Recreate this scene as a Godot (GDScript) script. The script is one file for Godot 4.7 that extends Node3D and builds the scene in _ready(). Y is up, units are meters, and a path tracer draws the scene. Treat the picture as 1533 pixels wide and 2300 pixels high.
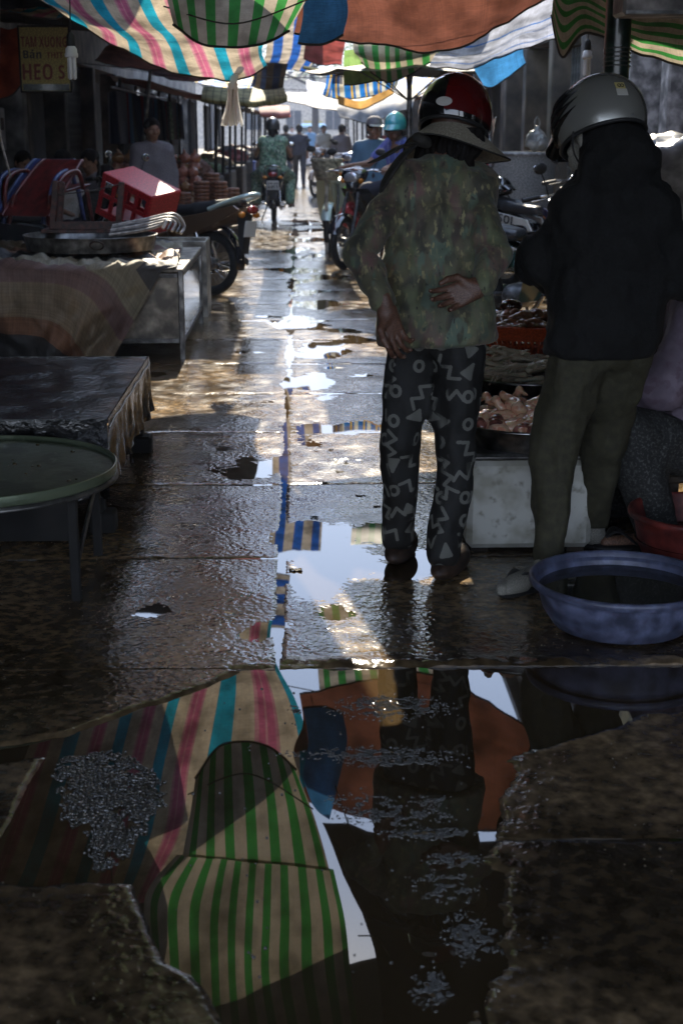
extends Node3D
# Covered market lane after rain. Camera at the origin of the lane, lane runs along -Z.

var rng := RandomNumberGenerator.new()
var M := {}
var T := {}
var used := {}
var n_low := FastNoiseLite.new()
var n_mid := FastNoiseLite.new()
var n_fine := FastNoiseLite.new()
var n_cloth := FastNoiseLite.new()

func V(x: float, y: float, z: float) -> Vector3:
	return Vector3(x, y, z)

# ------------------------------------------------------------------ mesh builder
class MB:
	var v := PackedVector3Array()
	var uv := PackedVector2Array()
	var f := PackedInt32Array()
	func p(a: Vector3, t := Vector2.ZERO) -> int:
		v.append(a)
		uv.append(t)
		return v.size() - 1
	func tri(a: int, b: int, c: int) -> void:
		f.append(a)
		f.append(b)
		f.append(c)
	func quad(a: int, b: int, c: int, d: int) -> void:
		tri(a, b, c)
		tri(a, c, d)
	func box(c: Vector3, s: Vector3, basis := Basis(), bev := 0.0) -> MB:
		var h := s * 0.5
		var b := minf(bev, minf(h.x, minf(h.y, h.z)) * 0.9)
		var id := {}
		for sx in [-1, 1]:
			for sy in [-1, 1]:
				for sz in [-1, 1]:
					var q := Vector3(sx * h.x, sy * h.y, sz * h.z)
					id[[sx, sy, sz, 0]] = p(c + basis * (q - Vector3(0, sy * b, sz * b)))
					id[[sx, sy, sz, 1]] = p(c + basis * (q - Vector3(sx * b, 0, sz * b)))
					id[[sx, sy, sz, 2]] = p(c + basis * (q - Vector3(sx * b, sy * b, 0)))
		for s1 in [-1, 1]:
			_face([id[[s1, -1, -1, 0]], id[[s1, -1, 1, 0]], id[[s1, 1, 1, 0]], id[[s1, 1, -1, 0]]], basis * Vector3(s1, 0, 0))
			_face([id[[-1, s1, -1, 1]], id[[-1, s1, 1, 1]], id[[1, s1, 1, 1]], id[[1, s1, -1, 1]]], basis * Vector3(0, s1, 0))
			_face([id[[-1, -1, s1, 2]], id[[-1, 1, s1, 2]], id[[1, 1, s1, 2]], id[[1, -1, s1, 2]]], basis * Vector3(0, 0, s1))
		if b > 0.0:
			for s1 in [-1, 1]:
				for s2 in [-1, 1]:
					_face([id[[s1, s2, -1, 0]], id[[s1, s2, 1, 0]], id[[s1, s2, 1, 1]], id[[s1, s2, -1, 1]]], basis * Vector3(s1, s2, 0))
					_face([id[[s1, -1, s2, 0]], id[[s1, 1, s2, 0]], id[[s1, 1, s2, 2]], id[[s1, -1, s2, 2]]], basis * Vector3(s1, 0, s2))
					_face([id[[-1, s1, s2, 1]], id[[1, s1, s2, 1]], id[[1, s1, s2, 2]], id[[-1, s1, s2, 2]]], basis * Vector3(0, s1, s2))
					for s3 in [-1, 1]:
						_face([id[[s1, s2, s3, 0]], id[[s1, s2, s3, 1]], id[[s1, s2, s3, 2]]], basis * Vector3(s1, s2, s3))
		return self
	func _face(q: Array, n: Vector3) -> void:
		var a: Vector3 = v[q[0]]
		var m: Vector3 = (v[q[2]] - a).cross(v[q[1]] - a)
		var r := q.duplicate()
		if m.dot(n) < 0.0:
			r.reverse()
		# own vertices for a flat face
		var k := []
		for i in r:
			k.append(p(v[i], uv[i]))
		tri(k[0], k[1], k[2])
		if k.size() == 4:
			tri(k[0], k[2], k[3])
	func tube(pts: Array, rad, sides := 8, caps := true, flat := Vector2.ONE) -> MB:
		var n := pts.size()
		var ring := []
		var t0: Vector3 = (pts[1] - pts[0]).normalized()
		var up := Vector3.UP if absf(t0.y) < 0.9 else Vector3.RIGHT
		var side := t0.cross(up).normalized()
		var len_ := 0.0
		for i in n:
			var t: Vector3 = ((pts[mini(i + 1, n - 1)] - pts[maxi(i - 1, 0)]) as Vector3).normalized()
			side = (side - t * side.dot(t)).normalized()
			var nn := side.cross(t)
			var r: float = rad[i] if rad is Array else rad
			if i > 0:
				len_ += (pts[i] as Vector3).distance_to(pts[i - 1])
			var row := []
			for k in sides:
				var a := TAU * k / sides
				row.append(p(pts[i] + side * cos(a) * r * flat.x + nn * sin(a) * r * flat.y, Vector2(float(k) / sides, len_)))
			ring.append(row)
		for i in n - 1:
			for k in sides:
				var k2 := (k + 1) % sides
				quad(ring[i][k], ring[i][k2], ring[i + 1][k2], ring[i + 1][k])
		if caps:
			for e in [0, n - 1]:
				var c := p(pts[e])
				for k in sides:
					var a: Vector3 = v[ring[e][k]]
					var b: Vector3 = v[ring[e][(k + 1) % sides]]
					if e == 0:
						tri(c, p(b), p(a))
					else:
						tri(c, p(a), p(b))
		return self
	# profile: array of Vector2(radius, y), bottom to top gives outward normals; axis +Y
	func lathe(prof: Array, sides := 24, xf := Transform3D(), squash := Vector2.ONE, wob := 0.0, from := 0.0, to := TAU) -> MB:
		var rows := []
		var full := to - from > TAU - 0.001
		var cnt := sides if full else sides + 1
		for i in prof.size():
			var row := []
			for k in cnt:
				var a := from + (to - from) * k / sides
				var r: float = prof[i].x * (1.0 + wob * sin(a * 3.0 + i) * 0.5 + wob * sin(a * 5.0 + 1.3))
				row.append(p(xf * Vector3(cos(a) * r * squash.x, prof[i].y, sin(a) * r * squash.y), Vector2(float(k) / sides, float(i) / prof.size())))
			rows.append(row)
		for i in prof.size() - 1:
			for k in sides:
				var k2 := (k + 1) % cnt
				quad(rows[i][k], rows[i][k2], rows[i + 1][k2], rows[i + 1][k])
		return self
	# polygon (Vector2 list) pushed along depth, centred; xf places x,y,z
	func extrude(poly: Array, depth: float, xf := Transform3D(), bev := 0.0) -> MB:
		var pk := PackedVector2Array(poly)
		if Geometry2D.is_polygon_clockwise(pk):
			pk.reverse()
		var inner := pk
		if bev > 0.0:
			var off := Geometry2D.offset_polygon(pk, -bev)
			if off.size() == 1:
				inner = off[0]
		for s in [-1.0, 1.0]:
			var idx := Geometry2D.triangulate_polygon(inner)
			var base := v.size()
			for q in inner:
				p(xf * Vector3(q.x, q.y, s * depth * 0.5), q)
			for i in range(0, idx.size(), 3):
				var a: Vector3 = v[base + idx[i]]
				var m: Vector3 = (v[base + idx[i + 2]] - a).cross(v[base + idx[i + 1]] - a)
				if m.dot(xf.basis.z) * s > 0.0:
					tri(base + idx[i], base + idx[i + 1], base + idx[i + 2])
				else:
					tri(base + idx[i], base + idx[i + 2], base + idx[i + 1])
		for i in pk.size():
			var a := pk[i]
			var b := pk[(i + 1) % pk.size()]
			var d2 := depth * 0.5 - bev
			var o := Vector3(b.y - a.y, a.x - b.x, 0)
			_face([p(xf * Vector3(a.x, a.y, -d2)), p(xf * Vector3(b.x, b.y, -d2)), p(xf * Vector3(b.x, b.y, d2)), p(xf * Vector3(a.x, a.y, d2))], xf.basis * o)
		if bev > 0.0 and inner.size() == pk.size():
			var shift := 0
			var best := 1e9
			for j in inner.size():
				if inner[j].distance_to(pk[0]) < best:
					best = inner[j].distance_to(pk[0])
					shift = j
			for i in pk.size():
				var a := pk[i]
				var b := pk[(i + 1) % pk.size()]
				var a2 := inner[(i + shift) % inner.size()]
				var b2 := inner[(i + 1 + shift) % inner.size()]
				for s in [-1.0, 1.0]:
					var o := Vector3(b.y - a.y, a.x - b.x, s * 0.5)
					_face([p(xf * Vector3(a.x, a.y, s * (depth * 0.5 - bev))), p(xf * Vector3(b.x, b.y, s * (depth * 0.5 - bev))), p(xf * Vector3(b2.x, b2.y, s * depth * 0.5)), p(xf * Vector3(a2.x, a2.y, s * depth * 0.5))], xf.basis * o)
		return self
	# rings: array of arrays of Vector3, all the same size; closed round
	func loft(rings: Array, caps := true) -> MB:
		var rows := []
		var n: int = rings[0].size()
		for r in rings.size():
			var row := []
			for k in n:
				row.append(p(rings[r][k], Vector2(float(k) / n, float(r) / rings.size())))
			rows.append(row)
		for i in rings.size() - 1:
			for k in n:
				var k2 := (k + 1) % n
				quad(rows[i][k], rows[i][k2], rows[i + 1][k2], rows[i + 1][k])
		if caps:
			for e in [0, rings.size() - 1]:
				var c := Vector3.ZERO
				for q in rings[e]:
					c += q
				var ci := p(c / n)
				for k in n:
					if e == 0:
						tri(ci, rows[e][(k + 1) % n], rows[e][k])
					else:
						tri(ci, rows[e][k], rows[e][(k + 1) % n])
		return self
	# grid of points rows[j][i]
	func sheet(rows: Array, uvs := []) -> MB:
		var nj := rows.size()
		var ni: int = rows[0].size()
		var base := v.size()
		for j in nj:
			for i in ni:
				p(rows[j][i], uvs[j][i] if uvs else Vector2(float(i) / (ni - 1), float(j) / (nj - 1)))
		for j in nj - 1:
			for i in ni - 1:
				var a := base + j * ni + i
				quad(a, a + 1, a + ni + 1, a + ni)
		return self
	func ball(c: Vector3, r: Vector3, basis := Basis(), nu := 14, nv := 9) -> MB:
		var rows := []
		for j in nv + 1:
			var th := PI * j / nv
			var row := []
			for i in nu:
				var a := TAU * i / nu
				row.append(p(c + basis * Vector3(r.x * sin(th) * cos(a), -r.y * cos(th), r.z * sin(th) * sin(a)), Vector2(float(i) / nu, float(j) / nv)))
			rows.append(row)
		for j in nv:
			for i in nu:
				var k2 := (i + 1) % nu
				quad(rows[j][i], rows[j][k2], rows[j + 1][k2], rows[j + 1][i])
		return self
	func append(o: MB, xf := Transform3D()) -> MB:
		var base := v.size()
		for i in o.v.size():
			p(xf * o.v[i], o.uv[i])
		for i in o.f:
			f.append(base + i)
		return self
	func mesh(m: Material = null) -> ArrayMesh:
		var n := PackedVector3Array()
		n.resize(v.size())
		for i in range(0, f.size(), 3):
			var a := v[f[i]]
			var c := (v[f[i + 2]] - a).cross(v[f[i + 1]] - a)
			n[f[i]] += c
			n[f[i + 1]] += c
			n[f[i + 2]] += c
		for i in n.size():
			n[i] = n[i].normalized() if n[i].length_squared() > 1e-20 else Vector3.UP
		var arr := []
		arr.resize(Mesh.ARRAY_MAX)
		arr[Mesh.ARRAY_VERTEX] = v
		arr[Mesh.ARRAY_NORMAL] = n
		arr[Mesh.ARRAY_TEX_UV] = uv
		arr[Mesh.ARRAY_INDEX] = f
		var am := ArrayMesh.new()
		am.add_surface_from_arrays(Mesh.PRIMITIVE_TRIANGLES, arr)
		if m:
			am.surface_set_material(0, m)
		return am

# ------------------------------------------------------------------ distance field for bodies, hands, heads, soft things
class Field:
	var o: Vector3
	var h: float
	var nx: int
	var ny: int
	var nz: int
	var d := PackedFloat32Array()
	func _init(lo: Vector3, hi: Vector3, cell: float) -> void:
		h = cell
		o = lo
		nx = int((hi.x - lo.x) / h) + 2
		ny = int((hi.y - lo.y) / h) + 2
		nz = int((hi.z - lo.z) / h) + 2
		d.resize(nx * ny * nz)
		d.fill(1.0)
	func cap(a: Vector3, b: Vector3, ra: float, rb: float, k := 0.03, carve := false) -> Field:
		var m := maxf(ra, rb) + k + h * 2.0
		var lo := (a.min(b) - Vector3.ONE * m - o) / h
		var hi := (a.max(b) + Vector3.ONE * m - o) / h
		var ba := b - a
		var l2 := maxf(ba.length_squared(), 1e-9)
		for z in range(maxi(int(lo.z), 0), mini(int(hi.z) + 1, nz)):
			for y in range(maxi(int(lo.y), 0), mini(int(hi.y) + 1, ny)):
				var i := (z * ny + y) * nx
				for x in range(maxi(int(lo.x), 0), mini(int(hi.x) + 1, nx)):
					var q := o + Vector3(x, y, z) * h - a
					var t := clampf(q.dot(ba) / l2, 0.0, 1.0)
					var e := (q - ba * t).length() - (ra + (rb - ra) * t)
					var c := d[i + x]
					if carve:
						d[i + x] = maxf(c, -e)
					else:
						var w := maxf(k - absf(c - e), 0.0) / k
						d[i + x] = minf(c, e) - w * w * k * 0.25
		return self
	func egg(c0: Vector3, r: Vector3, basis := Basis(), k := 0.03, carve := false) -> Field:
		var big := maxf(r.x, maxf(r.y, r.z))
		var small := minf(r.x, minf(r.y, r.z))
		var m := big + k + h * 2.0
		var lo := (c0 - Vector3.ONE * m - o) / h
		var hi := (c0 + Vector3.ONE * m - o) / h
		var inv := basis.transposed()
		for z in range(maxi(int(lo.z), 0), mini(int(hi.z) + 1, nz)):
			for y in range(maxi(int(lo.y), 0), mini(int(hi.y) + 1, ny)):
				var i := (z * ny + y) * nx
				for x in range(maxi(int(lo.x), 0), mini(int(hi.x) + 1, nx)):
					var q := inv * (o + Vector3(x, y, z) * h - c0)
					var s := (q / r).length()
					var s2 := (q / (r * r)).length()
					var e := s * (s - 1.0) / s2 if s2 > 1e-6 else -small
					var c := d[i + x]
					if carve:
						d[i + x] = maxf(c, -e)
					else:
						var w := maxf(k - absf(c - e), 0.0) / k
						d[i + x] = minf(c, e) - w * w * k * 0.25
		return self
	# keep only the side of a plane that n points away from
	func cut(at: Vector3, n: Vector3) -> Field:
		for z in nz:
			for y in ny:
				var i := (z * ny + y) * nx
				for x in nx:
					var e := (o + Vector3(x, y, z) * h - at).dot(n)
					if e > d[i + x]:
						d[i + x] = e
		return self
	func ripple(nz_: FastNoiseLite, amp: float, sc: Vector3) -> Field:
		for z in nz:
			for y in ny:
				var i := (z * ny + y) * nx
				for x in nx:
					if absf(d[i + x]) < h * 3.0 + amp:
						d[i + x] += amp * nz_.get_noise_3dv((o + Vector3(x, y, z) * h) * sc)
		return self
	func net(mb: MB) -> void:
		var at := PackedInt32Array()
		at.resize(nx * ny * nz)
		at.fill(-1)
		var sy := nx
		var sz := nx * ny
		var far := h * 3.4
		for z in nz - 1:
			for y in ny - 1:
				var i := (z * ny + y) * nx
				for x in nx - 1:
					var j := i + x
					var d0 := d[j]
					if d0 > far or d0 < -far:
						continue
					var c := [d0, d[j + 1], d[j + sy], d[j + sy + 1], d[j + sz], d[j + sz + 1], d[j + sz + sy], d[j + sz + sy + 1]]
					var neg := 0
					for q in c:
						if q < 0.0:
							neg += 1
					if neg == 0 or neg == 8:
						continue
					var s := Vector3.ZERO
					var n := 0
					for e in EDGES:
						var a: float = c[e[0]]
						var b: float = c[e[1]]
						if (a < 0.0) != (b < 0.0):
							var t := a / (a - b)
							var pa: Vector3 = CORN[e[0]]
							s += pa + (CORN[e[1]] - pa) * t
							n += 1
					at[j] = mb.p(o + (Vector3(x, y, z) + s / n) * h)
		for z in range(1, nz - 1):
			for y in range(1, ny - 1):
				var i := (z * ny + y) * nx
				for x in range(1, nx - 1):
					var j := i + x
					if at[j] < 0:
						continue
					var inside := d[j] < 0.0
					if inside != (d[j + 1] < 0.0):
						_q(mb, at, j, j - sy, j - sy - sz, j - sz, inside)
					if inside != (d[j + sy] < 0.0):
						_q(mb, at, j, j - sz, j - sz - 1, j - 1, inside)
					if inside != (d[j + sz] < 0.0):
						_q(mb, at, j, j - 1, j - 1 - sy, j - sy, inside)
	func _q(mb: MB, at: PackedInt32Array, a: int, b: int, c: int, e: int, flip: bool) -> void:
		if at[a] < 0 or at[b] < 0 or at[c] < 0 or at[e] < 0:
			return
		if flip:
			mb.quad(at[a], at[b], at[c], at[e])
		else:
			mb.quad(at[e], at[c], at[b], at[a])
	const EDGES := [[0, 1], [2, 3], [4, 5], [6, 7], [0, 2], [1, 3], [4, 6], [5, 7], [0, 4], [1, 5], [2, 6], [3, 7]]
	const CORN := [Vector3(0, 0, 0), Vector3(1, 0, 0), Vector3(0, 1, 0), Vector3(1, 1, 0), Vector3(0, 0, 1), Vector3(1, 0, 1), Vector3(0, 1, 1), Vector3(1, 1, 1)]

# ------------------------------------------------------------------ naming
func numbered(called: String) -> String:
	if not used.has(called):
		used[called] = 0
		return called
	used[called] += 1
	return "%s_%03d" % [called, used[called]]

func tag(o: Node, label: String, category := "", group := "", kind := "") -> Node:
	if label:
		o.set_meta("label", label)
	if category:
		o.set_meta("category", category)
	if group:
		o.set_meta("group", group)
	if kind:
		o.set_meta("kind", kind)
	return o

func thing(called: String, label: String, category: String, at := Vector3.ZERO, turn := 0.0, group := "") -> Node3D:
	var o := Node3D.new()
	o.name = numbered(called)
	add_child(o)
	o.position = at
	o.rotation.y = turn
	tag(o, label, category, group)
	return o

func part(called: String, mb, m: Material, parent: Node = null) -> MeshInstance3D:
	var o := MeshInstance3D.new()
	o.mesh = mb.mesh() if mb is MB else mb
	o.material_override = null
	o.mesh.surface_set_material(0, m) if o.mesh is ArrayMesh else null
	if parent:
		o.name = called
		parent.add_child(o, true)
	else:
		o.name = numbered(called)
		add_child(o)
	return o

# a part that shares a mesh with its alikes
func same(called: String, m: Mesh, parent: Node, at: Transform3D) -> MeshInstance3D:
	var o := MeshInstance3D.new()
	o.mesh = m
	o.name = called
	parent.add_child(o, true)
	o.transform = at
	return o

func copy(src: Node3D, at: Vector3, turn := 0.0, label := "", group := "") -> Node3D:
	var c: Node3D = src.duplicate()
	var base := String(src.name)
	var re := RegEx.create_from_string("_\\d{3}$")
	c.name = numbered(re.sub(base, ""))
	add_child(c)
	c.position = at
	c.rotation = Vector3(0, turn, 0)
	if label:
		c.set_meta("label", label)
	if group:
		c.set_meta("group", group)
	return c

func tf(at: Vector3, rx := 0.0, ry := 0.0, rz := 0.0, s := Vector3.ONE) -> Transform3D:
	return Transform3D(Basis.from_euler(Vector3(rx, ry, rz)) * Basis.from_scale(s), at)

# smooth curve through points
func curve(pts: Array, n := 8) -> Array:
	var r := []
	for i in pts.size() - 1:
		var a: Vector3 = pts[maxi(i - 1, 0)]
		var b: Vector3 = pts[i]
		var c: Vector3 = pts[i + 1]
		var d: Vector3 = pts[mini(i + 2, pts.size() - 1)]
		for k in n:
			r.append(b.cubic_interpolate(c, a, d, float(k) / n))
	r.append(pts[-1])
	return r

# ------------------------------------------------------------------ textures and materials
func noise_tex(key: String, freq: float, oct: int, dark: float, light: float, size := 512, kind := FastNoiseLite.TYPE_SIMPLEX_SMOOTH, bias := 0.5) -> Texture2D:
	if T.has(key):
		return T[key]
	var n := FastNoiseLite.new()
	n.noise_type = kind
	n.frequency = freq
	n.fractal_octaves = oct
	n.seed = key.hash() % 1000
	var im := n.get_seamless_image(size, size)
	var by := im.get_data()
	for i in by.size():
		var x := by[i] / 255.0
		x = clampf((x - 0.5) * 1.5 + bias, 0.0, 1.0)
		by[i] = int(255.0 * lerpf(dark, light, x))
	T[key] = ImageTexture.create_from_image(Image.create_from_data(size, size, false, Image.FORMAT_L8, by))
	return T[key]

func lin(r: float, g: float, b: float) -> Color:
	return Color(r, g, b).linear_to_srgb()

# opts: rough, metal, spec, tex, scale, world, bump (texture), depth (cm), bscale, coat, back, rtex, uv
func mat(key: String, c: Color, o := {}) -> StandardMaterial3D:
	if M.has(key):
		return M[key]
	var m := StandardMaterial3D.new()
	m.resource_name = key
	m.albedo_color = Color(c.r, c.g, c.b).linear_to_srgb()
	m.roughness = o.get("rough", 0.6)
	m.metallic = o.get("metal", 0.0)
	m.metallic_specular = o.get("spec", 0.5)
	var s: float = o.get("scale", 1.0)
	if o.has("tex"):
		m.albedo_texture = o.tex
	if o.has("stain"):
		m.detail_enabled = true
		m.detail_blend_mode = BaseMaterial3D.BLEND_MODE_MUL
		m.detail_albedo = o.stain
		m.detail_uv_layer = BaseMaterial3D.DETAIL_UV_2
		m.uv2_triplanar = true
		m.uv2_world_triplanar = true
		m.uv2_scale = Vector3.ONE * 0.55
	if o.has("rtex"):
		m.roughness_texture = o.rtex
		m.roughness_texture_channel = BaseMaterial3D.TEXTURE_CHANNEL_RED
	if o.has("bump"):
		m.heightmap_enabled = true
		m.heightmap_texture = o.bump
		m.heightmap_scale = o.get("depth", 0.2)
	if not o.get("uv", false):
		m.uv1_triplanar = true
		m.uv1_world_triplanar = o.get("world", false)
	m.uv1_scale = Vector3(s, s, s) if not o.has("scale3") else o.scale3
	if o.has("coat"):
		m.clearcoat_enabled = true
		m.clearcoat = o.coat
		m.clearcoat_roughness = o.get("coat_rough", 0.05)
	if o.has("back"):
		m.backlight_enabled = true
		var b: float = o.back
		m.backlight = lin(b, b, b)
	if o.has("sheen"):
		m.rim_enabled = true
		m.rim = o.sheen
		m.rim_tint = 0.6
	if o.has("sss"):
		m.subsurf_scatter_enabled = true
		m.subsurf_scatter_strength = o.sss
	if o.has("alpha"):
		m.transparency = BaseMaterial3D.TRANSPARENCY_ALPHA
		m.albedo_color.a = o.alpha
	m.cull_mode = BaseMaterial3D.CULL_DISABLED
	M[key] = m
	return m

func C(r: float, g: float, b: float) -> Color:
	return Color(r, g, b)

# striped woven plastic sheet: bands = [[Color linear, width], ...]; thread noise along both ways
func stripe_tex(key: String, bands: Array, size := 512, thread := 0.12) -> Texture2D:
	if T.has(key):
		return T[key]
	var r := RandomNumberGenerator.new()
	r.seed = key.hash()
	var im := Image.create(size, size, false, Image.FORMAT_RGB8)
	var total := 0.0
	for b in bands:
		total += b[1]
	var col := []
	for x in size:
		var t := (x + 0.5) / size * total
		var c := Color.BLACK
		for b in bands:
			if t <= b[1]:
				c = b[0]
				break
			t -= b[1]
		var k := 1.0 + thread * r.randf_range(-1, 1)
		col.append(Color(c.r * k, c.g * k, c.b * k))
	var row := []
	for y in size:
		row.append(1.0 + thread * r.randf_range(-1, 1))
	var by := PackedByteArray()
	by.resize(size * size * 3)
	var i := 0
	var nz := FastNoiseLite.new()
	nz.frequency = 0.02
	nz.seed = key.hash() % 777
	for y in size:
		var ry: float = row[y]
		for x in size:
			var k: float = ry * (1.0 + 0.2 * nz.get_noise_2d(x * 0.7, y * 2.5))
			var c: Color = col[x]
			by[i] = int(255.0 * pow(clampf(c.r * k, 0, 1), 0.4545))
			by[i + 1] = int(255.0 * pow(clampf(c.g * k, 0, 1), 0.4545))
			by[i + 2] = int(255.0 * pow(clampf(c.b * k, 0, 1), 0.4545))
			i += 3
	T[key] = ImageTexture.create_from_image(Image.create_from_data(size, size, false, Image.FORMAT_RGB8, by))
	return T[key]

# soft sheet through a net of control points; fold = size of the wrinkles
func sheet_rows(net: Array, nu: int, nv: int, fold: float, seed_ := 0, ripple := 0.0) -> Array:
	var cols := []
	for row in net:
		cols.append(curve(row, nu))
	var rows := []
	for j in (net.size() - 1) * nv + 1:
		rows.append([])
	var w: int = cols[0].size()
	for i in w:
		var line := []
		for j in net.size():
			line.append(cols[j][i])
		var c := curve(line, nv)
		for j in c.size():
			var q: Vector3 = c[j]
			var u := float(i) / (w - 1)
			var t := float(j) / (c.size() - 1)
			if fold > 0.0:
				q.y += fold * n_cloth.get_noise_3d(q.x * 60.0 + seed_ * 37.0, q.z * 22.0, q.y * 50.0)
				q.z += fold * 0.6 * n_cloth.get_noise_3d(q.x * 70.0 - seed_ * 17.0, q.z * 30.0, q.y * 40.0 + 90.0)
			if ripple > 0.0:
				q.y += ripple * sin(u * 17.0 + seed_) * (1.0 - t) * (1.0 - t)
			rows[j].append(q)
	return rows

func net_of(a: Array) -> Array:
	var r := []
	for row in a:
		var l := []
		for i in range(0, row.size(), 3):
			l.append(Vector3(row[i], row[i + 1], row[i + 2]))
		r.append(l)
	return r

func tarp(called: String, label: String, net: Array, m: Material, fold := 0.03, nu := 10, nv := 8, uscale := Vector2.ONE, group := "", hem := true) -> MeshInstance3D:
	var rows := sheet_rows(net_of(net), nu, nv, fold, used.size())
	var uvs := []
	for j in rows.size():
		var l := []
		for i in rows[0].size():
			l.append(Vector2(float(i) / (rows[0].size() - 1) * uscale.x, float(j) / (rows.size() - 1) * uscale.y))
		uvs.append(l)
	var mb := MB.new()
	mb.sheet(rows, uvs)
	var o := part(called, mb, m)
	tag(o, label, "tarp", group)
	if hem:
		var e := []
		for q in rows[0]:
			e.append(q + Vector3(0, -0.004, 0))
		part("hem", MB.new().tube(e, 0.007, 5), M.hem, o)
	return o

# ------------------------------------------------------------------ the lane's surface
const RAISED := [
	[Vector2(0.500, -3.119), Vector2(0.475, -3.023), Vector2(0.444, -2.909), Vector2(0.409, -2.763), Vector2(0.373, -2.629), Vector2(0.381, -2.583), Vector2(0.401, -2.564), Vector2(0.394, -2.487), Vector2(0.370, -2.406), Vector2(0.360, -2.300), Vector2(0.356, -2.242), Vector2(0.302, -2.162), Vector2(0.280, -2.073), Vector2(0.263, -1.935), Vector2(0.2, 0.0), Vector2(3.5, 0.0), Vector2(3.5, -3.4), Vector2(1.178, -3.397), Vector2(0.940, -3.375), Vector2(0.841, -3.349), Vector2(0.742, -3.255), Vector2(0.657, -3.217)],
	[Vector2(-3.5, -2.57), Vector2(-0.605, -2.559), Vector2(-0.428, -2.554), Vector2(-0.339, -2.551), Vector2(-0.313, -2.474), Vector2(-0.275, -2.348), Vector2(-0.244, -2.267), Vector2(-0.201, -2.238), Vector2(-0.166, -2.176), Vector2(-0.131, -2.085), Vector2(-0.089, -1.945), Vector2(0.0, -1.0), Vector2(0.0, 0.0), Vector2(-3.5, 0.0)],
	[Vector2(-3.5, -3.832), Vector2(-0.150, -3.790), Vector2(-0.165, -3.681), Vector2(-0.295, -3.531), Vector2(-0.435, -3.415), Vector2(-0.583, -3.267), Vector2(-0.735, -3.206), Vector2(-3.5, -3.1)],
	[Vector2(-3.5, -3.2), Vector2(-0.778, -3.107), Vector2(-0.608, -3.151), Vector2(-0.624, -3.008), Vector2(-0.627, -2.813), Vector2(-0.636, -2.714), Vector2(-0.629, -2.551), Vector2(-3.5, -2.5)],
]
# rough spots that break the water: x, z, radius x, radius z
const ROUGH := [[0.23, -3.43, 0.15, 0.08], [0.17, -3.15, 0.2, 0.035], [0.24, -3.10, 0.14, 0.03], [0.13, -2.9, 0.08, 0.035], [0.2, -2.83, 0.12, 0.05], [0.27, -2.74, 0.11, 0.028], [0.28, -2.52, 0.06, 0.06], [0.31, -2.34, 0.05, 0.08], [0.22, -2.18, 0.035, 0.06], [0.31, -2.63, 0.06, 0.03], [-0.02, -3.42, 0.02, 0.03], [0.28, -2.9, 0.05, 0.02]]

func poly_dist(q: Vector2, pl: Array) -> float:
	var best := 1e9
	var inside := false
	var n := pl.size()
	for i in n:
		var a: Vector2 = pl[i]
		var b: Vector2 = pl[(i + 1) % n]
		var ab := b - a
		var aq := q - a
		var t := clampf(aq.dot(ab) / ab.length_squared(), 0.0, 1.0)
		best = minf(best, (aq - ab * t).length_squared())
		if (a.y > q.y) != (b.y > q.y) and q.x < (b.x - a.x) * (q.y - a.y) / (b.y - a.y) + a.x:
			inside = not inside
	return -sqrt(best) if inside else sqrt(best)

func ground_h(x: float, z: float) -> float:
	var a := n_low.get_noise_2d(x, z * 0.8)
	var b := n_mid.get_noise_2d(x, z)
	var c := n_fine.get_noise_2d(x, z)
	if z < -3.70:
		# laid slabs under a film of water; hollows hold it
		var h := 0.0042 + 0.0085 * a + 0.0008 * b + 0.0009 * c
		h -= 0.0035 * exp(-pow((x - 0.12) / 0.28, 2.0))
		if z > -3.95:
			h += 0.009 * exp(-pow((z + 3.74) / 0.035, 2.0)) * (1.0 + 1.5 * b) * smoothstep(-0.3, 0.0, x)
		return h
	var h := -0.02 + 0.006 * b
	if z > -3.9 and z < 0.2 and absf(x) < 1.8:
		var q := Vector2(x + 0.012 * b + 0.006 * c, z + 0.012 * n_mid.get_noise_2d(z, x))
		var d := 1e9
		for pl in RAISED:
			d = minf(d, poly_dist(q, pl))
		var t := clampf(0.5 - d / 0.05, 0.0, 1.0)
		h = lerpf(h, 0.006 + 0.006 * a + 0.0012 * b + 0.0006 * c, t * t * (3.0 - 2.0 * t))
		# crumbled lip
		h += 0.006 * exp(-pow(d / 0.022, 2.0)) * (0.5 + 0.9 * b + 0.35 * c)
		for s in ROUGH:
			var e: float = pow((x - s[0]) / s[2], 2.0) + pow((z - s[1]) / s[3], 2.0)
			if e < 4.0:
				h = maxf(h, -0.006 * e - 0.003 + 0.010 * c + 0.004 * b)
		h = minf(h, 0.02)
	else:
		h = 0.006 + 0.006 * a + 0.003 * b
	return h

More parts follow.
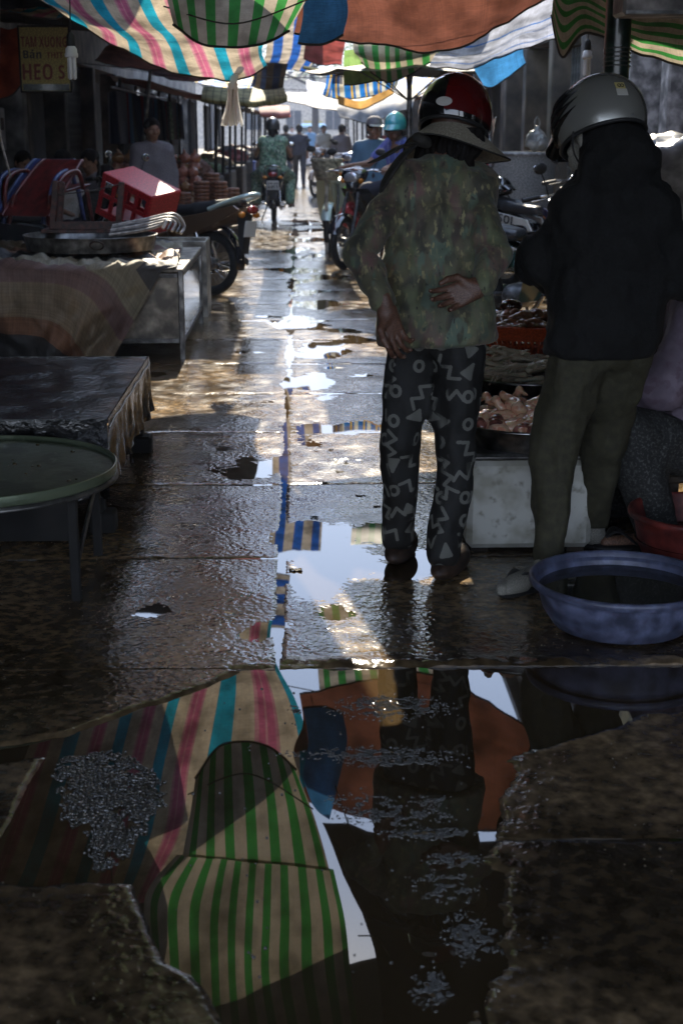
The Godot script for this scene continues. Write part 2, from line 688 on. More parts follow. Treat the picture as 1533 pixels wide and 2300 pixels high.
func slab(parent: Node, x0: float, x1: float, z0: float, z1: float, cell: float, m: Material = null) -> void:
	var g := 0.006
	var nx := maxi(int(ceil((x1 - x0) / cell)), 2)
	var nz := maxi(int(ceil((z1 - z0) / cell)), 2)
	var mb := MB.new()
	var rows := []
	for j in nz + 1:
		var row := []
		for i in nx + 1:
			var x := lerpf(x0 + g, x1 - g, float(i) / nx)
			var z := lerpf(z0 + g, z1 - g, float(j) / nz)
			var h := ground_h(x, z)
			var e := minf(minf(x - x0, x1 - x), minf(z - z0, z1 - z))
			if e < 0.02 and not (x < -0.2 and absf(z + 3.70) < 0.03):
				var k := 1.0 - e / 0.02
				h -= k * k * 0.007 * (1.0 + 1.2 * n_mid.get_noise_2d(x * 2.0, z * 2.0 + 9.0))
			row.append(Vector3(x, h, z))
		rows.append(row)
	mb.sheet(rows)
	# sides go down into the joint
	var rim := []
	for i in nx + 1:
		rim.append(rows[0][i])
	for j in range(1, nz + 1):
		rim.append(rows[j][nx])
	for i in range(nx - 1, -1, -1):
		rim.append(rows[nz][i])
	for j in range(nz - 1, 0, -1):
		rim.append(rows[j][0])
	var prev := -1
	var first := -1
	for q in rim + [rim[0]]:
		var a := mb.p(q)
		mb.p(q - Vector3(0, 0.05, 0))
		if prev >= 0:
			mb.quad(prev, a, a + 1, prev + 1)
		prev = a
	var o := part("slab", mb, m if m else M.concrete, parent)
	o.mesh.resource_name = "slab"

func build_ground() -> void:
	var base := MB.new().box(V(0, -0.16, -150), V(400, 0.2, 500))
	tag(part("ground", base, M.mud), "", "", "", "structure")
	var pave := Node3D.new()
	pave.name = "pavement"
	add_child(pave)
	tag(pave, "", "", "", "structure")
	var xs := [-3.3, -1.32, -0.07, 1.17, 2.8]
	for r in 21:
		var z1 := -3.70 - 1.065 * r
		var z0 := z1 - 1.065
		for c in 4:
			var cell := 0.011 if r < 2 else 0.016 if r < 4 else 0.03 if r < 8 else 0.06
			if c == 0 or c == 3:
				cell = maxf(cell, 0.05)
			slab(pave, xs[c], xs[c + 1], z0, z1, cell)
	# lower slabs of the near end
	slab(pave, -3.3, -1.0, -3.70, -1.7, 0.05)
	slab(pave, -1.0, 0.3, -3.70, -1.7, 0.008)
	slab(pave, 0.3, 1.35, -3.70, -2.7, 0.009)
	slab(pave, 0.3, 1.35, -2.7, -1.7, 0.009)
	slab(pave, 1.35, 2.36, -3.70, -1.7, 0.05)
	slab(pave, -3.3, -0.07, -1.7, 1.0, 0.1)
	slab(pave, -0.07, 2.36, -1.7, 1.0, 0.1)
	slab(pave, -3.3, -0.07, 1.0, 9.0, 0.25)
	slab(pave, -0.07, 2.36, 1.0, 9.0, 0.25)
	var far := MB.new()
	var rows := []
	for j in 60:
		var row := []
		for i in 14:
			var x := lerpf(-3.3, 2.8, i / 13.0)
			var z := -26.065 - 2.2 * j
			row.append(V(x, 0.004 + 0.012 * n_low.get_noise_2d(x, z * 0.8), z))
		rows.append(row)
	far.sheet(rows)
	tag(part("road", far, M.concrete), "", "", "", "structure")
	# standing water over slabs, hollows and joints
	var w := MB.new().sheet([[V(-3.3, 0, -26.0), V(2.8, 0, -26.0)], [V(-3.3, 0, 0.5), V(2.8, 0, 0.5)]])
	tag(part("water", w, M.water), "", "", "", "structure")

func build_foam() -> void:
	var pl := [Vector2(-0.583, -3.007), Vector2(-0.565, -3.150), Vector2(-0.483, -3.173), Vector2(-0.384, -3.145), Vector2(-0.325, -3.022), Vector2(-0.308, -2.888), Vector2(-0.317, -2.784), Vector2(-0.356, -2.706), Vector2(-0.371, -2.596), Vector2(-0.425, -2.597), Vector2(-0.447, -2.690), Vector2(-0.512, -2.810)]
	var ball := MB.new().ball(Vector3.ZERO, V(1, 0.8, 1), Basis(), 10, 6)
	var bm := ball.mesh(M.foam)
	var spots := []
	for k in 11000:
		var q := Vector2(rng.randf_range(-0.6, -0.3), rng.randf_range(-3.2, -2.58))
		var d := poly_dist(q, pl) + 0.03 * n_mid.get_noise_2d(q.x, q.y)
		if d > -0.03 * rng.randf() or (n_mid.get_noise_2d(q.x * 1.6 + 7.0, q.y * 1.6) < -0.28):
			continue
		var r := rng.randf_range(0.001, 0.008) * rng.randf_range(0.5, 1.0) * (1.0 if d < -0.02 else 0.7)
		var lift := 0.006 * n_mid.get_noise_2d(q.x * 2.0, q.y * 2.0)
		spots.append(Transform3D(Basis.from_scale(V(r * rng.randf_range(0.8, 1.4), r, r * rng.randf_range(0.8, 1.4))), V(q.x, maxf(lift, -0.001) + rng.randf_range(-0.001, 0.003), q.y)))
	# froth where the rough concrete breaks the water
	for q in ROUGH:
		for k in int(300000.0 * q[2] * q[3]) + 20:
			var a := rng.randf() * TAU
			var e := sqrt(-log(1.0 - rng.randf() * 0.98)) * 0.62
			var x: float = q[0] + cos(a) * e * q[2]
			var z: float = q[1] + sin(a) * e * q[3]
			if n_fine.get_noise_2d(x * 0.6, z * 0.9) + 0.5 * n_mid.get_noise_2d(x, z) < -0.05 + rng.randf_range(-0.1, 0.1):
				continue
			var r := rng.randf_range(0.0005, 0.0021)
			spots.append(Transform3D(Basis.from_scale(V(r * rng.randf_range(0.8, 2.2), r * 1.2, r)), V(x, rng.randf_range(-0.0003, 0.0008), z)))
	# loose bubbles drifting over the puddle
	for k in 420:
		var a := rng.randf_range(-0.35, 0.5)
		var z := rng.randf_range(-3.6, -2.2)
		if n_mid.get_noise_2d(a * 1.5 + 3.0, z * 1.5) < 0.22 or a > 0.45:
			continue
		var r := rng.randf_range(0.0012, 0.004)
		spots.append(Transform3D(Basis.from_scale(V(r, r, r)), V(a, 0.0005, z)))
	var mm := MultiMesh.new()
	mm.transform_format = MultiMesh.TRANSFORM_3D
	mm.mesh = bm
	mm.instance_count = spots.size()
	for i in spots.size():
		mm.set_instance_transform(i, spots[i])
	var o := MultiMeshInstance3D.new()
	o.multimesh = mm
	o.name = "foam"
	add_child(o)
	tag(o, "grey bubbly foam floating on the puddle in a ragged patch", "foam", "", "stuff")

func build_grit() -> void:
	var st := MB.new().ball(Vector3.ZERO, V(1, 0.6, 0.8), Basis(), 6, 4).mesh(mat("grit", C(0.2, 0.17, 0.12), {"rough": 0.6}))
	var spots := []
	for k in 5200:
		var x := rng.randf_range(-1.0, 1.3)
		var z := rng.randf_range(-6.5, -1.9)
		var h := ground_h(x, z)
		if h < 0.0005 or n_mid.get_noise_2d(x * 0.5 + 20.0, z * 0.5) < rng.randf_range(-0.1, 0.5):
			continue
		var r := rng.randf_range(0.0008, 0.0035) * rng.randf_range(0.5, 1.0)
		spots.append(Transform3D(Basis(Vector3.UP, rng.randf() * TAU) * Basis.from_scale(V(r, r, r)), V(x, h, z)))
	var mm := MultiMesh.new()
	mm.transform_format = MultiMesh.TRANSFORM_3D
	mm.mesh = st
	mm.instance_count = spots.size()
	for i in spots.size():
		mm.set_instance_transform(i, spots[i])
	var o := MultiMeshInstance3D.new()
	o.multimesh = mm
	o.name = "grit"
	add_child(o)
	tag(o, "loose grit scattered over the wet slabs", "grit", "", "stuff")

# ------------------------------------------------------------------ canopy of sheets
func sheet_mat(key: String, bands: Array, back := 0.62, thread := 0.12) -> StandardMaterial3D:
	return mat(key, Color.WHITE, {"tex": stripe_tex(key, bands, 512, thread), "uv": true, "rough": 0.65, "back": back, "spec": 0.3, "stain": noise_tex("sheet_stain", 0.012, 6, 0.45, 1.0, 512, FastNoiseLite.TYPE_SIMPLEX_SMOOTH, 0.72)})

func build_canopy() -> void:
	var beige := C(0.58, 0.51, 0.40)
	var green := C(0.055, 0.32, 0.07)
	var gb := sheet_mat("sheet_green", [[beige, 0.55], [green, 0.45]])
	var pink := C(0.62, 0.16, 0.27)
	var cyan := C(0.02, 0.38, 0.52)
	var pk := sheet_mat("sheet_pink", [[C(0.66, 0.55, 0.40), 0.24], [C(0.66, 0.30, 0.34), 0.05], [pink, 0.07], [C(0.7, 0.34, 0.36), 0.02], [pink, 0.09], [C(0.66, 0.30, 0.34), 0.04], [C(0.66, 0.55, 0.40), 0.24], [cyan, 0.25]])
	var bw := sheet_mat("sheet_blue_white", [[C(0.66, 0.56, 0.44), 0.5], [C(0.02, 0.13, 0.5), 0.5]])
	var by := sheet_mat("sheet_blue_yellow", [[C(0.02, 0.2, 0.62), 0.34], [C(0.75, 0.48, 0.05), 0.14], [C(0.02, 0.2, 0.62), 0.16], [C(0.8, 0.78, 0.66), 0.3], [C(0.02, 0.3, 0.7), 0.06]])
	var wb := sheet_mat("sheet_white", [[C(0.66, 0.7, 0.84), 0.7], [C(0.08, 0.25, 0.7), 0.1], [C(0.66, 0.7, 0.84), 0.5]])
	var br := sheet_mat("sheet_brown", [[C(0.20, 0.072, 0.046), 1.0]], 0.6, 0.2)
	var bl := sheet_mat("sheet_blue", [[C(0.06, 0.28, 0.62), 1.0]], 0.7, 0.25)
	var lm := sheet_mat("sheet_lime", [[C(0.34, 0.55, 0.16), 0.5], [C(0.42, 0.62, 0.2), 0.5]])
	var rd := sheet_mat("sheet_red", [[C(0.32, 0.07, 0.06), 1.0]], 0.8)
	var dk := sheet_mat("sheet_dark", [[C(0.035, 0.033, 0.03), 1.0]], 0.05, 0.3)
	var ye := sheet_mat("sheet_yellow", [[C(0.42, 0.40, 0.2), 0.8], [C(0.2, 0.2, 0.1), 0.2]], 0.7)
	var og := sheet_mat("sheet_orange", [[C(0.72, 0.42, 0.14), 1.0]], 0.8)
	var gy := sheet_mat("sheet_grey", [[C(0.25, 0.25, 0.25), 1.0]], 0.25)
	M.hem = mat("hem", C(0.04, 0.035, 0.03), {"rough": 0.9})
	var g := "awning sheets strung over the lane"

	tarp("striped_tarp", "green and beige striped sheet with its rounded lower corner hanging between pink and brown sheets", [
		[-0.58,1.93,-7.03, -0.45,1.85,-7.29, -0.22,1.84,-7.28, -0.04,1.90,-7.07],
		[-0.60,2.05,-6.86, -0.44,2.03,-6.97, -0.17,2.03,-6.97, 0.06,2.05,-6.79],
		[-0.63,2.20,-6.69, -0.42,2.20,-6.66, -0.14,2.20,-6.59, 0.13,2.20,-6.52]], gb, 0.015, 10, 10, Vector2(7.2, 4), g)
	tarp("striped_tarp", "green and beige striped sheet mirrored whole in the puddle", [
		[-0.66,2.205,-6.705, -0.42,2.205,-6.69, -0.14,2.205,-6.62, 0.15,2.205,-6.545],
		[-0.82,2.38,-6.62, -0.46,2.36,-6.41, -0.14,2.36,-6.35, 0.20,2.36,-6.34],
		[-0.78,2.52,-6.25, -0.44,2.50,-6.04, -0.14,2.50,-6.03, 0.22,2.50,-6.12],
		[-0.74,2.66,-5.80, -0.40,2.70,-5.60, -0.07,2.70,-5.60, 0.25,2.66,-5.75],
		[-0.74,2.70,-5.30, -0.40,2.74,-5.10, -0.07,2.74,-5.10, 0.26,2.70,-5.25],
		[-0.74,2.72,-4.60, -0.40,2.74,-4.60, -0.07,2.74,-4.60, 0.26,2.72,-4.60]], gb, 0.02, 10, 8, Vector2(11, 9), g, false)
	tarp("striped_tarp", "pink, blue and beige striped sheet folded along its lower edge", [
		[-1.66,2.28,-9.30, -1.22,2.00,-9.40, -0.85,1.83,-9.50, -0.49,1.75,-9.60, -0.20,1.84,-9.55],
		[-1.68,2.30,-9.00, -1.20,2.04,-9.02, -0.86,1.955,-9.0, -0.53,1.935,-9.0, -0.21,1.925,-8.98],
		[-1.73,2.32,-8.55, -1.30,2.14,-8.55, -0.94,2.07,-8.50, -0.57,2.06,-8.48, -0.05,2.05,-8.45],
		[-1.76,2.42,-8.05, -1.36,2.36,-8.03, -1.01,2.34,-8.03, -0.63,2.32,-8.0, 0.03,2.24,-8.05],
		[-1.80,2.60,-7.60, -1.42,2.58,-7.60, -1.06,2.56,-7.60, -0.66,2.52,-7.62, -0.06,2.45,-7.75],
		[-1.86,2.75,-7.0, -1.48,2.72,-7.0, -1.12,2.70,-7.0, -0.85,2.66,-7.05, -0.70,2.62,-7.1]], pk, 0.03, 9, 7, Vector2(4.9, 4), g)
	tarp("plain_tarp", "reddish brown sheet with a frayed dark hem above the two shoppers", [
		[-0.02,1.97,-8.30, 0.45,1.90,-8.40, 0.78,1.87,-8.40, 1.08,1.98,-8.30, 1.46,2.2,-8.20],
		[0.0,2.08,-8.10, 0.43,2.06,-8.12, 0.74,2.06,-8.12, 1.07,2.11,-8.05, 1.50,2.28,-8.00],
		[-0.06,2.26,-8.05, 0.33,2.27,-8.0, 0.67,2.28,-8.0, 1.06,2.30,-8.0, 1.52,2.42,-8.0],
		[0.02,2.52,-7.95, 0.34,2.56,-7.80, 0.62,2.58,-7.75, 1.03,2.62,-7.75, 1.52,2.7,-7.8]], br, 0.035, 9, 8, Vector2(3, 3), g)
	tarp("plain_tarp", "narrow blue sheet squeezed between green striped and brown sheets", [
		[0.00,1.90,-7.90, 0.12,1.89,-7.90, 0.24,1.93,-7.90],
		[0.03,2.06,-7.78, 0.14,2.06,-7.78, 0.26,2.07,-7.78],
		[0.00,2.22,-7.67, 0.07,2.25,-7.66, 0.20,2.28,-7.65],
		[0.05,2.36,-7.58, 0.09,2.40,-7.55, 0.15,2.44,-7.53]], bl, 0.02, 7, 7, Vector2(1, 2), g)
	tarp("plain_tarp", "heavy black sheet roofing the poultry stall", [
		[0.11,2.55,-7.73, 0.78,2.80,-8.0, 1.76,3.00,-8.2, 3.0,3.10,-8.2],
		[0.24,2.55,-7.00, 0.83,2.80,-7.2, 1.68,3.00,-7.2, 3.0,3.10,-7.2],
		[0.35,2.55,-6.34, 0.88,2.80,-6.5, 1.67,3.00,-6.5, 3.0,3.10,-6.5],
		[0.36,2.55,-5.76, 0.80,2.80,-5.8, 1.53,3.00,-5.8, 3.0,3.10,-5.8],
		[0.35,2.56,-4.95, 0.70,2.80,-4.9, 1.34,3.00,-4.9, 3.0,3.10,-4.9],
		[0.28,2.70,-4.4, 0.70,2.86,-4.2, 1.34,3.00,-4.0, 3.0,3.10,-4.0]], dk, 0.05, 6, 6, Vector2(2, 3), g, false)
	tarp("striped_tarp", "green striped sheet sagging behind the green post", [
		[1.22,1.99,-7.20, 1.28,1.79,-7.20, 1.35,1.89,-7.00, 1.53,1.79,-6.80, 1.66,1.76,-6.80, 1.95,1.69,-6.60],
		[1.20,2.05,-7.05, 1.25,1.95,-7.05, 1.33,1.97,-6.9, 1.50,1.86,-6.7, 1.60,1.84,-6.65, 1.9,1.80,-6.5],
		[1.19,2.09,-6.90, 1.25,2.06,-6.90, 1.32,2.04,-6.75, 1.48,1.93,-6.50, 1.58,1.92,-6.40, 1.88,1.91,-6.3],
		[1.13,2.2,-6.60, 1.23,2.18,-6.60, 1.31,2.16,-6.40, 1.40,2.10,-6.20, 1.52,2.08,-6.00, 1.9,2.08,-6.00]], turned(gb), 0.02, 7, 6, Vector2(1, 1), g)
	tarp("striped_tarp", "white sheet with thin blue lines stretched above the parked motorbikes", [
		[1.05,1.94,-12.00, 1.41,1.94,-12.00, 1.76,2.07,-12.00, 2.10,2.17,-11.50],
		[1.06,1.99,-11.5, 1.38,2.00,-11.5, 1.68,2.12,-11.5, 2.05,2.24,-11.2],
		[1.06,2.05,-11.00, 1.35,2.07,-11.00, 1.64,2.18,-11.00, 2.0,2.30,-10.9],
		[1.1,2.35,-10.4, 1.4,2.40,-10.4, 1.7,2.5,-10.4, 2.2,2.6,-10.4]], turned(wb), 0.03, 8, 7, Vector2(1, 1), g)
	tarp("plain_tarp", "bright blue sheet hanging under the white sheet", [
		[1.55,1.80,-12.40, 1.66,1.81,-12.40, 1.90,1.99,-12.40],
		[1.44,1.95,-12.25, 1.61,1.96,-12.25, 1.85,2.07,-12.25],
		[1.41,2.10,-12.10, 1.61,2.12,-12.10, 1.85,2.22,-12.10]], bl, 0.02, 7, 6, Vector2(1, 1), g)
	tarp("striped_tarp", "blue and cream striped sheet high over the middle of the lane", [
		[-0.52,2.28,-20.80, -0.18,2.26,-20.80, 0.13,2.24,-20.80],
		[-0.42,2.45,-19.84, -0.06,2.45,-19.83, 0.27,2.45,-19.82],
		[-0.36,2.80,-17.30, -0.02,2.80,-17.29, 0.28,2.80,-17.28],
		[-0.38,3.10,-15.20, -0.09,3.10,-15.19, 0.21,3.10,-15.18]], bw, 0.04, 9, 8, Vector2(3.2, 4), g)
	tarp("striped_tarp", "green and cream striped sheet hanging in a loop before the umbrella", [
		[0.55,2.02,-13.00, 0.76,1.86,-13.00, 0.98,1.92,-13.00, 1.25,2.09,-13.00],
		[0.52,2.06,-12.85, 0.74,1.97,-12.85, 0.95,2.00,-12.85, 1.25,2.13,-12.85],
		[0.47,2.12,-12.70, 0.72,2.10,-12.70, 0.93,2.12,-12.70, 1.25,2.18,-12.70],
		[0.48,2.5,-13.4, 0.75,2.5,-13.4, 1.0,2.5,-13.4, 1.35,2.5,-13.4]], gb, 0.02, 8, 7, Vector2(7, 2), g)
	tarp("plain_tarp", "lime green sheet tied under the looped striped sheet", [
		[0.43,1.86,-14.00, 0.63,1.87,-14.00, 0.84,1.90,-14.00],
		[0.42,1.98,-13.8, 0.57,2.02,-13.8, 0.76,1.96,-13.8],
		[0.42,2.14,-13.5, 0.54,2.14,-13.5, 0.70,2.12,-13.5]], lm, 0.02, 7, 6, Vector2(2, 2), g)
	tarp("plain_tarp", "dark red sheet over the lane beyond the brown one", [
		[0.06,2.23,-17.00, 0.26,2.16,-17.00, 0.50,2.15,-17.00],
		[0.08,2.33,-16.5, 0.27,2.30,-16.5, 0.50,2.26,-16.5],
		[0.10,2.55,-15.6, 0.3,2.52,-15.6, 0.55,2.5,-15.6]], rd, 0.03, 7, 6, Vector2(1, 1), g)
	tarp("striped_tarp", "blue, yellow and white striped sheet drawn tight above the talking men", [
		[0.39,1.79,-17.00, 0.67,1.79,-17.00, 0.92,1.84,-17.00, 1.10,1.87,-17.00],
		[0.38,1.90,-16.80, 0.65,1.90,-16.80, 0.90,1.92,-16.80, 1.12,1.93,-16.80],
		[0.38,2.04,-16.60, 0.64,2.02,-16.60, 0.89,2.02,-16.60, 1.14,2.05,-16.60]], by, 0.02, 8, 6, Vector2(5, 1), g)
	tarp("striped_tarp", "blue and yellow striped sheet tied upright beyond the dark red one", [
		[0.36,1.95,-22.00, 0.46,1.9,-22.00, 0.62,1.92,-22.00],
		[0.41,2.1,-22.00, 0.50,2.1,-22.00, 0.64,2.1,-22.00],
		[0.43,2.3,-22.00, 0.54,2.3,-22.00, 0.68,2.3,-22.00]], by, 0.03, 7, 6, Vector2(1.2, 1), g)
	tarp("plain_tarp", "orange cloth valance sagging under the blue and yellow sheet", [
		[0.43,1.72,-16.00, 0.68,1.66,-16.00, 0.87,1.74,-16.00, 1.03,1.83,-16.00],
		[0.42,1.80,-15.90, 0.67,1.74,-15.90, 0.86,1.82,-15.90, 1.00,1.88,-15.90]], og, 0.01, 7, 5, Vector2(1, 1), g)
	tarp("plain_tarp", "faded yellow awning with a scalloped dark fringe on the shop side", [
		[-1.24,1.80,-19.00, -0.80,1.73,-19.00, -0.40,1.74,-19.00, -0.14,1.79,-19.00],
		[-1.24,1.87,-19.1, -0.82,1.83,-19.1, -0.42,1.83,-19.1, -0.14,1.86,-19.1],
		[-1.30,2.02,-20.4, -0.85,2.0,-20.4, -0.45,2.0,-20.4, -0.2,2.0,-20.4]], ye, 0.02, 8, 6, Vector2(14, 1), g)
	tarp("striped_tarp", "dim blue and brown striped sheet under the lane's blue and cream one", [
		[-0.60,2.0,-19.00, -0.42,1.95,-19.00, -0.19,1.98,-19.00],
		[-0.56,2.1,-18.8, -0.40,2.08,-18.8, -0.16,2.1,-18.8],
		[-0.52,2.24,-18.50, -0.38,2.24,-18.50, -0.12,2.24,-18.50]], sheet_mat("sheet_blue_brown", [[C(0.02, 0.035, 0.09), 0.5], [C(0.12, 0.09, 0.06), 0.5]], 0.4), 0.02, 7, 6, Vector2(3, 1), g)
	tarp("plain_tarp", "faded pink awning above the green-dressed rider's shoulder", [
		[-0.66,1.66,-27.00, -0.39,1.64,-27.00, -0.14,1.66,-27.00],
		[-0.70,1.74,-27.00, -0.42,1.74,-27.00, -0.15,1.74,-27.00],
		[-0.74,1.90,-27.4, -0.47,1.90,-27.4, -0.17,1.88,-27.4]], sheet_mat("sheet_faded", [[C(0.5, 0.2, 0.17), 1.0]], 0.7), 0.02, 6, 5, Vector2(1, 1), g)
	# dark cloths on the sides
	tarp("plain_tarp", "orange red sheet curtaining the shop behind the butcher's sign", [
		[-3.2,1.62,-12.9, -2.9,1.6,-13.0, -2.6,1.7,-13.1, -2.4,1.85,-13.2],
		[-3.2,1.9,-12.9, -2.9,1.9,-13.0, -2.6,1.95,-13.1, -2.4,2.0,-13.2],
		[-3.2,2.3,-12.9, -2.9,2.3,-13.0, -2.6,2.3,-13.1, -2.4,2.3,-13.2]], sheet_mat("sheet_rust", [[C(0.30, 0.055, 0.02), 1.0]], 0.6), 0.05, 8, 7, Vector2(2, 2), g)
	tarp("plain_tarp", "dark canvas stretched above the mirrored green striped sheet", [
		[-1.0,3.0,-6.3, -0.3,3.02,-6.55, 0.3,3.0,-6.95, 1.2,3.2,-7.5],
		[-1.0,3.08,-5.2, -0.3,3.1,-5.2, 0.3,3.08,-5.2, 1.2,3.3,-5.2],
		[-1.0,3.2,-4.2, -0.3,3.2,-4.2, 0.3,3.2,-4.2, 1.2,3.36,-4.2]], dk, 0.03, 7, 6, Vector2(2, 2), g, false)
	tarp("plain_tarp", "dark canvas high above the pink striped sheet", [
		[-2.4,3.3,-10.9, -1.8,3.3,-10.8, -1.35,3.25,-10.6, -1.0,3.2,-10.3],
		[-2.4,3.35,-9.8, -1.7,3.35,-9.8, -1.2,3.3,-9.8, -0.82,3.25,-9.6],
		[-2.4,3.4,-8.0, -1.6,3.4,-8.0, -1.05,3.35,-8.4, -0.68,3.3,-8.7]], dk, 0.05, 7, 6, Vector2(2, 2), g, false)
	tarp("plain_tarp", "faded pink sheet strung high past the tassel", [
		[-1.25,3.0,-15.4, -0.7,3.0,-15.4, -0.44,3.02,-15.4],
		[-1.25,3.0,-13.8, -0.7,2.98,-13.8, -0.44,3.0,-13.8],
		[-1.25,3.0,-12.95, -0.7,3.0,-12.95, -0.44,3.02,-12.95]], sheet_mat("sheet_faded", [[C(0.5, 0.2, 0.17), 1.0]], 0.7), 0.04, 7, 6, Vector2(1, 1), g)
	tarp("striped_tarp", "small blue and cream striped sheet strung high past the tassel", [
		[-0.42,2.96,-13.9, -0.28,2.95,-13.9, -0.12,2.97,-13.9],
		[-0.41,2.98,-13.3, -0.28,2.97,-13.3, -0.14,2.99,-13.3],
		[-0.40,3.0,-12.4, -0.28,3.0,-12.4, -0.16,3.0,-12.4]], turned(bw), 0.03, 7, 6, Vector2(1, 0.8), g)
	tarp("striped_tarp", "green and cream striped sheet strung high beyond the brown sheet", [
		[0.10,3.0,-13.0, 0.5,2.97,-13.0, 0.9,3.0,-12.9, 1.4,3.1,-12.8],
		[0.12,3.0,-12.0, 0.5,2.97,-12.0, 0.9,3.0,-11.9, 1.4,3.1,-11.9],
		[0.14,3.02,-10.9, 0.5,3.0,-10.8, 0.9,3.02,-10.4, 1.4,3.12,-10.0]], gb, 0.03, 8, 6, Vector2(9, 3), g)
	tarp("plain_tarp", "long dark canvas high along the shaded shop side", [
		[-3.2,3.3,-27.0, -2.2,3.25,-27.0, -1.3,3.25,-27.0, -0.75,3.3,-27.0],
		[-3.2,3.3,-22.0, -2.2,3.25,-22.0, -1.3,3.25,-22.0, -0.62,3.3,-22.0],
		[-3.2,3.3,-18.0, -2.2,3.25,-18.0, -1.3,3.25,-18.0, -0.68,3.3,-18.0],
		[-3.2,3.3,-13.5, -2.2,3.25,-13.5, -1.3,3.25,-13.5, -0.8,3.3,-13.5]], dk, 0.06, 7, 6, Vector2(2, 3), g, false)
	# further sheets down the lane
	var far := [
		["plain_tarp", "grey plastic sheet sagging over the far stalls", gy, [[-0.5,1.98,-24.0, 0.1,1.82,-23.6, 0.8,1.7,-23.2],[-0.5,2.04,-25.0, 0.1,1.92,-24.6, 0.8,1.84,-24.4],[-0.5,2.1,-26.0, 0.1,2.05,-26, 0.8,2.0,-26.0]]],
		["plain_tarp", "pale grey sheet bulging above the teal-helmeted rider", gy, [[0.55,1.62,-19.5, 0.95,1.56,-19.5, 1.5,1.72,-19.5],[0.5,1.74,-19.7, 0.95,1.72,-19.7, 1.55,1.86,-19.7],[0.5,1.9,-20.2, 0.95,1.9,-20.2, 1.6,2.0,-20.2]]],
		["striped_tarp", "white and blue lined sheet far above the crowd", wb, [[0.25,2.0,-30, 0.9,1.9,-30, 1.8,2.0,-30],[0.2,2.2,-32, 0.9,2.1,-32, 1.8,2.2,-32],[0.2,2.6,-36, 0.9,2.5,-36, 1.8,2.6,-36]]],
		["striped_tarp", "blue and yellow sheet over the stalls past the umbrella", by, [[1.0,1.9,-20, 1.5,1.85,-20, 2.1,1.9,-20],[1.0,2.0,-21, 1.5,2.0,-21, 2.1,2.0,-21],[1.0,2.3,-23, 1.5,2.3,-23, 2.1,2.3,-23]]],
		["striped_tarp", "white, blue and yellow sheet far along the lane's left stalls", by, [[-2.2,2.4,-30, -1.2,2.2,-30, -0.5,2.4,-30],[-2.2,2.6,-32, -1.2,2.4,-32, -0.5,2.6,-32],[-2.2,2.9,-36, -1.2,2.8,-36, -0.5,2.9,-36]]],
		["plain_tarp", "pink sheet far over the lane's left stalls", sheet_mat("sheet_faded", [], 0.7), [[-2.4,2.3,-24, -1.6,2.2,-24, -0.7,2.35,-24],[-2.4,2.5,-25, -1.6,2.45,-25, -0.7,2.5,-25],[-2.4,2.9,-27, -1.6,2.8,-27, -0.7,2.9,-27]]],
		["plain_tarp", "green sheet sloping over the stalls by the shop columns", lm, [[1.1,2.2,-15.0, 1.6,2.15,-15.0, 2.3,2.3,-15.0],[1.1,2.3,-16, 1.6,2.3,-16, 2.3,2.4,-16],[1.1,2.6,-18, 1.6,2.6,-18, 2.3,2.7,-18]]],
		["plain_tarp", "black sheet over the parked scooter and upturned table", dk, [[-3.2,2.5,-14.2, -2.4,2.4,-14.2, -1.3,2.3,-14.2],[-3.2,2.55,-12.0, -2.4,2.5,-12.0, -1.4,2.42,-12.0],[-3.2,2.6,-9.8, -2.4,2.55,-9.8, -1.75,2.5,-9.8]]],
		["plain_tarp", "black sheet roofing the tray table and the low black stall", dk, [[-3.2,2.9,-9.7, -2.6,2.85,-9.7, -1.85,2.8,-9.6],[-3.2,2.95,-7.6, -2.2,2.9,-7.5, -0.76,2.9,-7.5],[-3.2,3.0,-5.6, -2.4,2.95,-5.6, -0.74,2.92,-5.7],[-3.2,3.0,-4.0, -2.4,2.95,-4.0, -0.5,2.9,-4.2]]],
		["plain_tarp", "brown sheet far over the lane by the pink awning", br, [[-2.3,2.2,-17.0, -1.6,2.1,-17.0, -0.75,2.15,-17.0],[-2.3,2.4,-18, -1.6,2.3,-18, -0.8,2.3,-18],[-2.3,2.7,-20, -1.6,2.7,-20, -0.8,2.6,-20]]],
		["striped_tarp", "pink and blue striped sheet behind the hanging tassel", pk, [[-2.4,2.3,-11.2, -1.7,2.25,-11.2, -1.0,2.2,-11.2],[-2.4,2.4,-12.5, -1.7,2.4,-12.5, -1.0,2.35,-12.5],[-2.5,2.6,-14.5, -1.7,2.6,-14.5, -1.0,2.5,-14.5]]],
		["striped_tarp", "green and cream sheet far over the shaded crowd", gb, [[0.6,2.2,-40, 1.4,2.1,-40, 2.3,2.2,-40],[0.6,2.4,-42, 1.4,2.3,-42, 2.3,2.4,-42],[0.6,2.7,-46, 1.4,2.6,-46, 2.3,2.7,-46]]],
	]
	for a in far:
		tarp(a[0], a[1], a[3], a[2], 0.04, 8, 6, Vector2(4, 2), g)
	# tin roof that shades the near end of the lane
	var roof := thing("tin_roof", "corrugated tin roof darkened by age over the near end of the lane", "roof", V(0, 3.3, 0.4))
	for k in 14:
		var rows := []
		for j in 2:
			var row := []
			for i in 33:
				var x := -0.24 + 0.48 * i / 32.0
				row.append(V(x, 0.012 * cos(i * PI / 2.0), -4.9 if j == 0 else 2.3))
			rows.append(row)
		var s := part("roof_sheet", MB.new().sheet(rows), M.tin, roof)
		s.position = V(-3.05 + 0.46 * k, 0.004 * (k % 2), 0)
	for z in [-4.5, -2.2, 0.0, 2.0]:
		part("rafter", MB.new().box(V(0, -0.06, z), V(6.4, 0.08, 0.06)), M.dark_wood, roof)
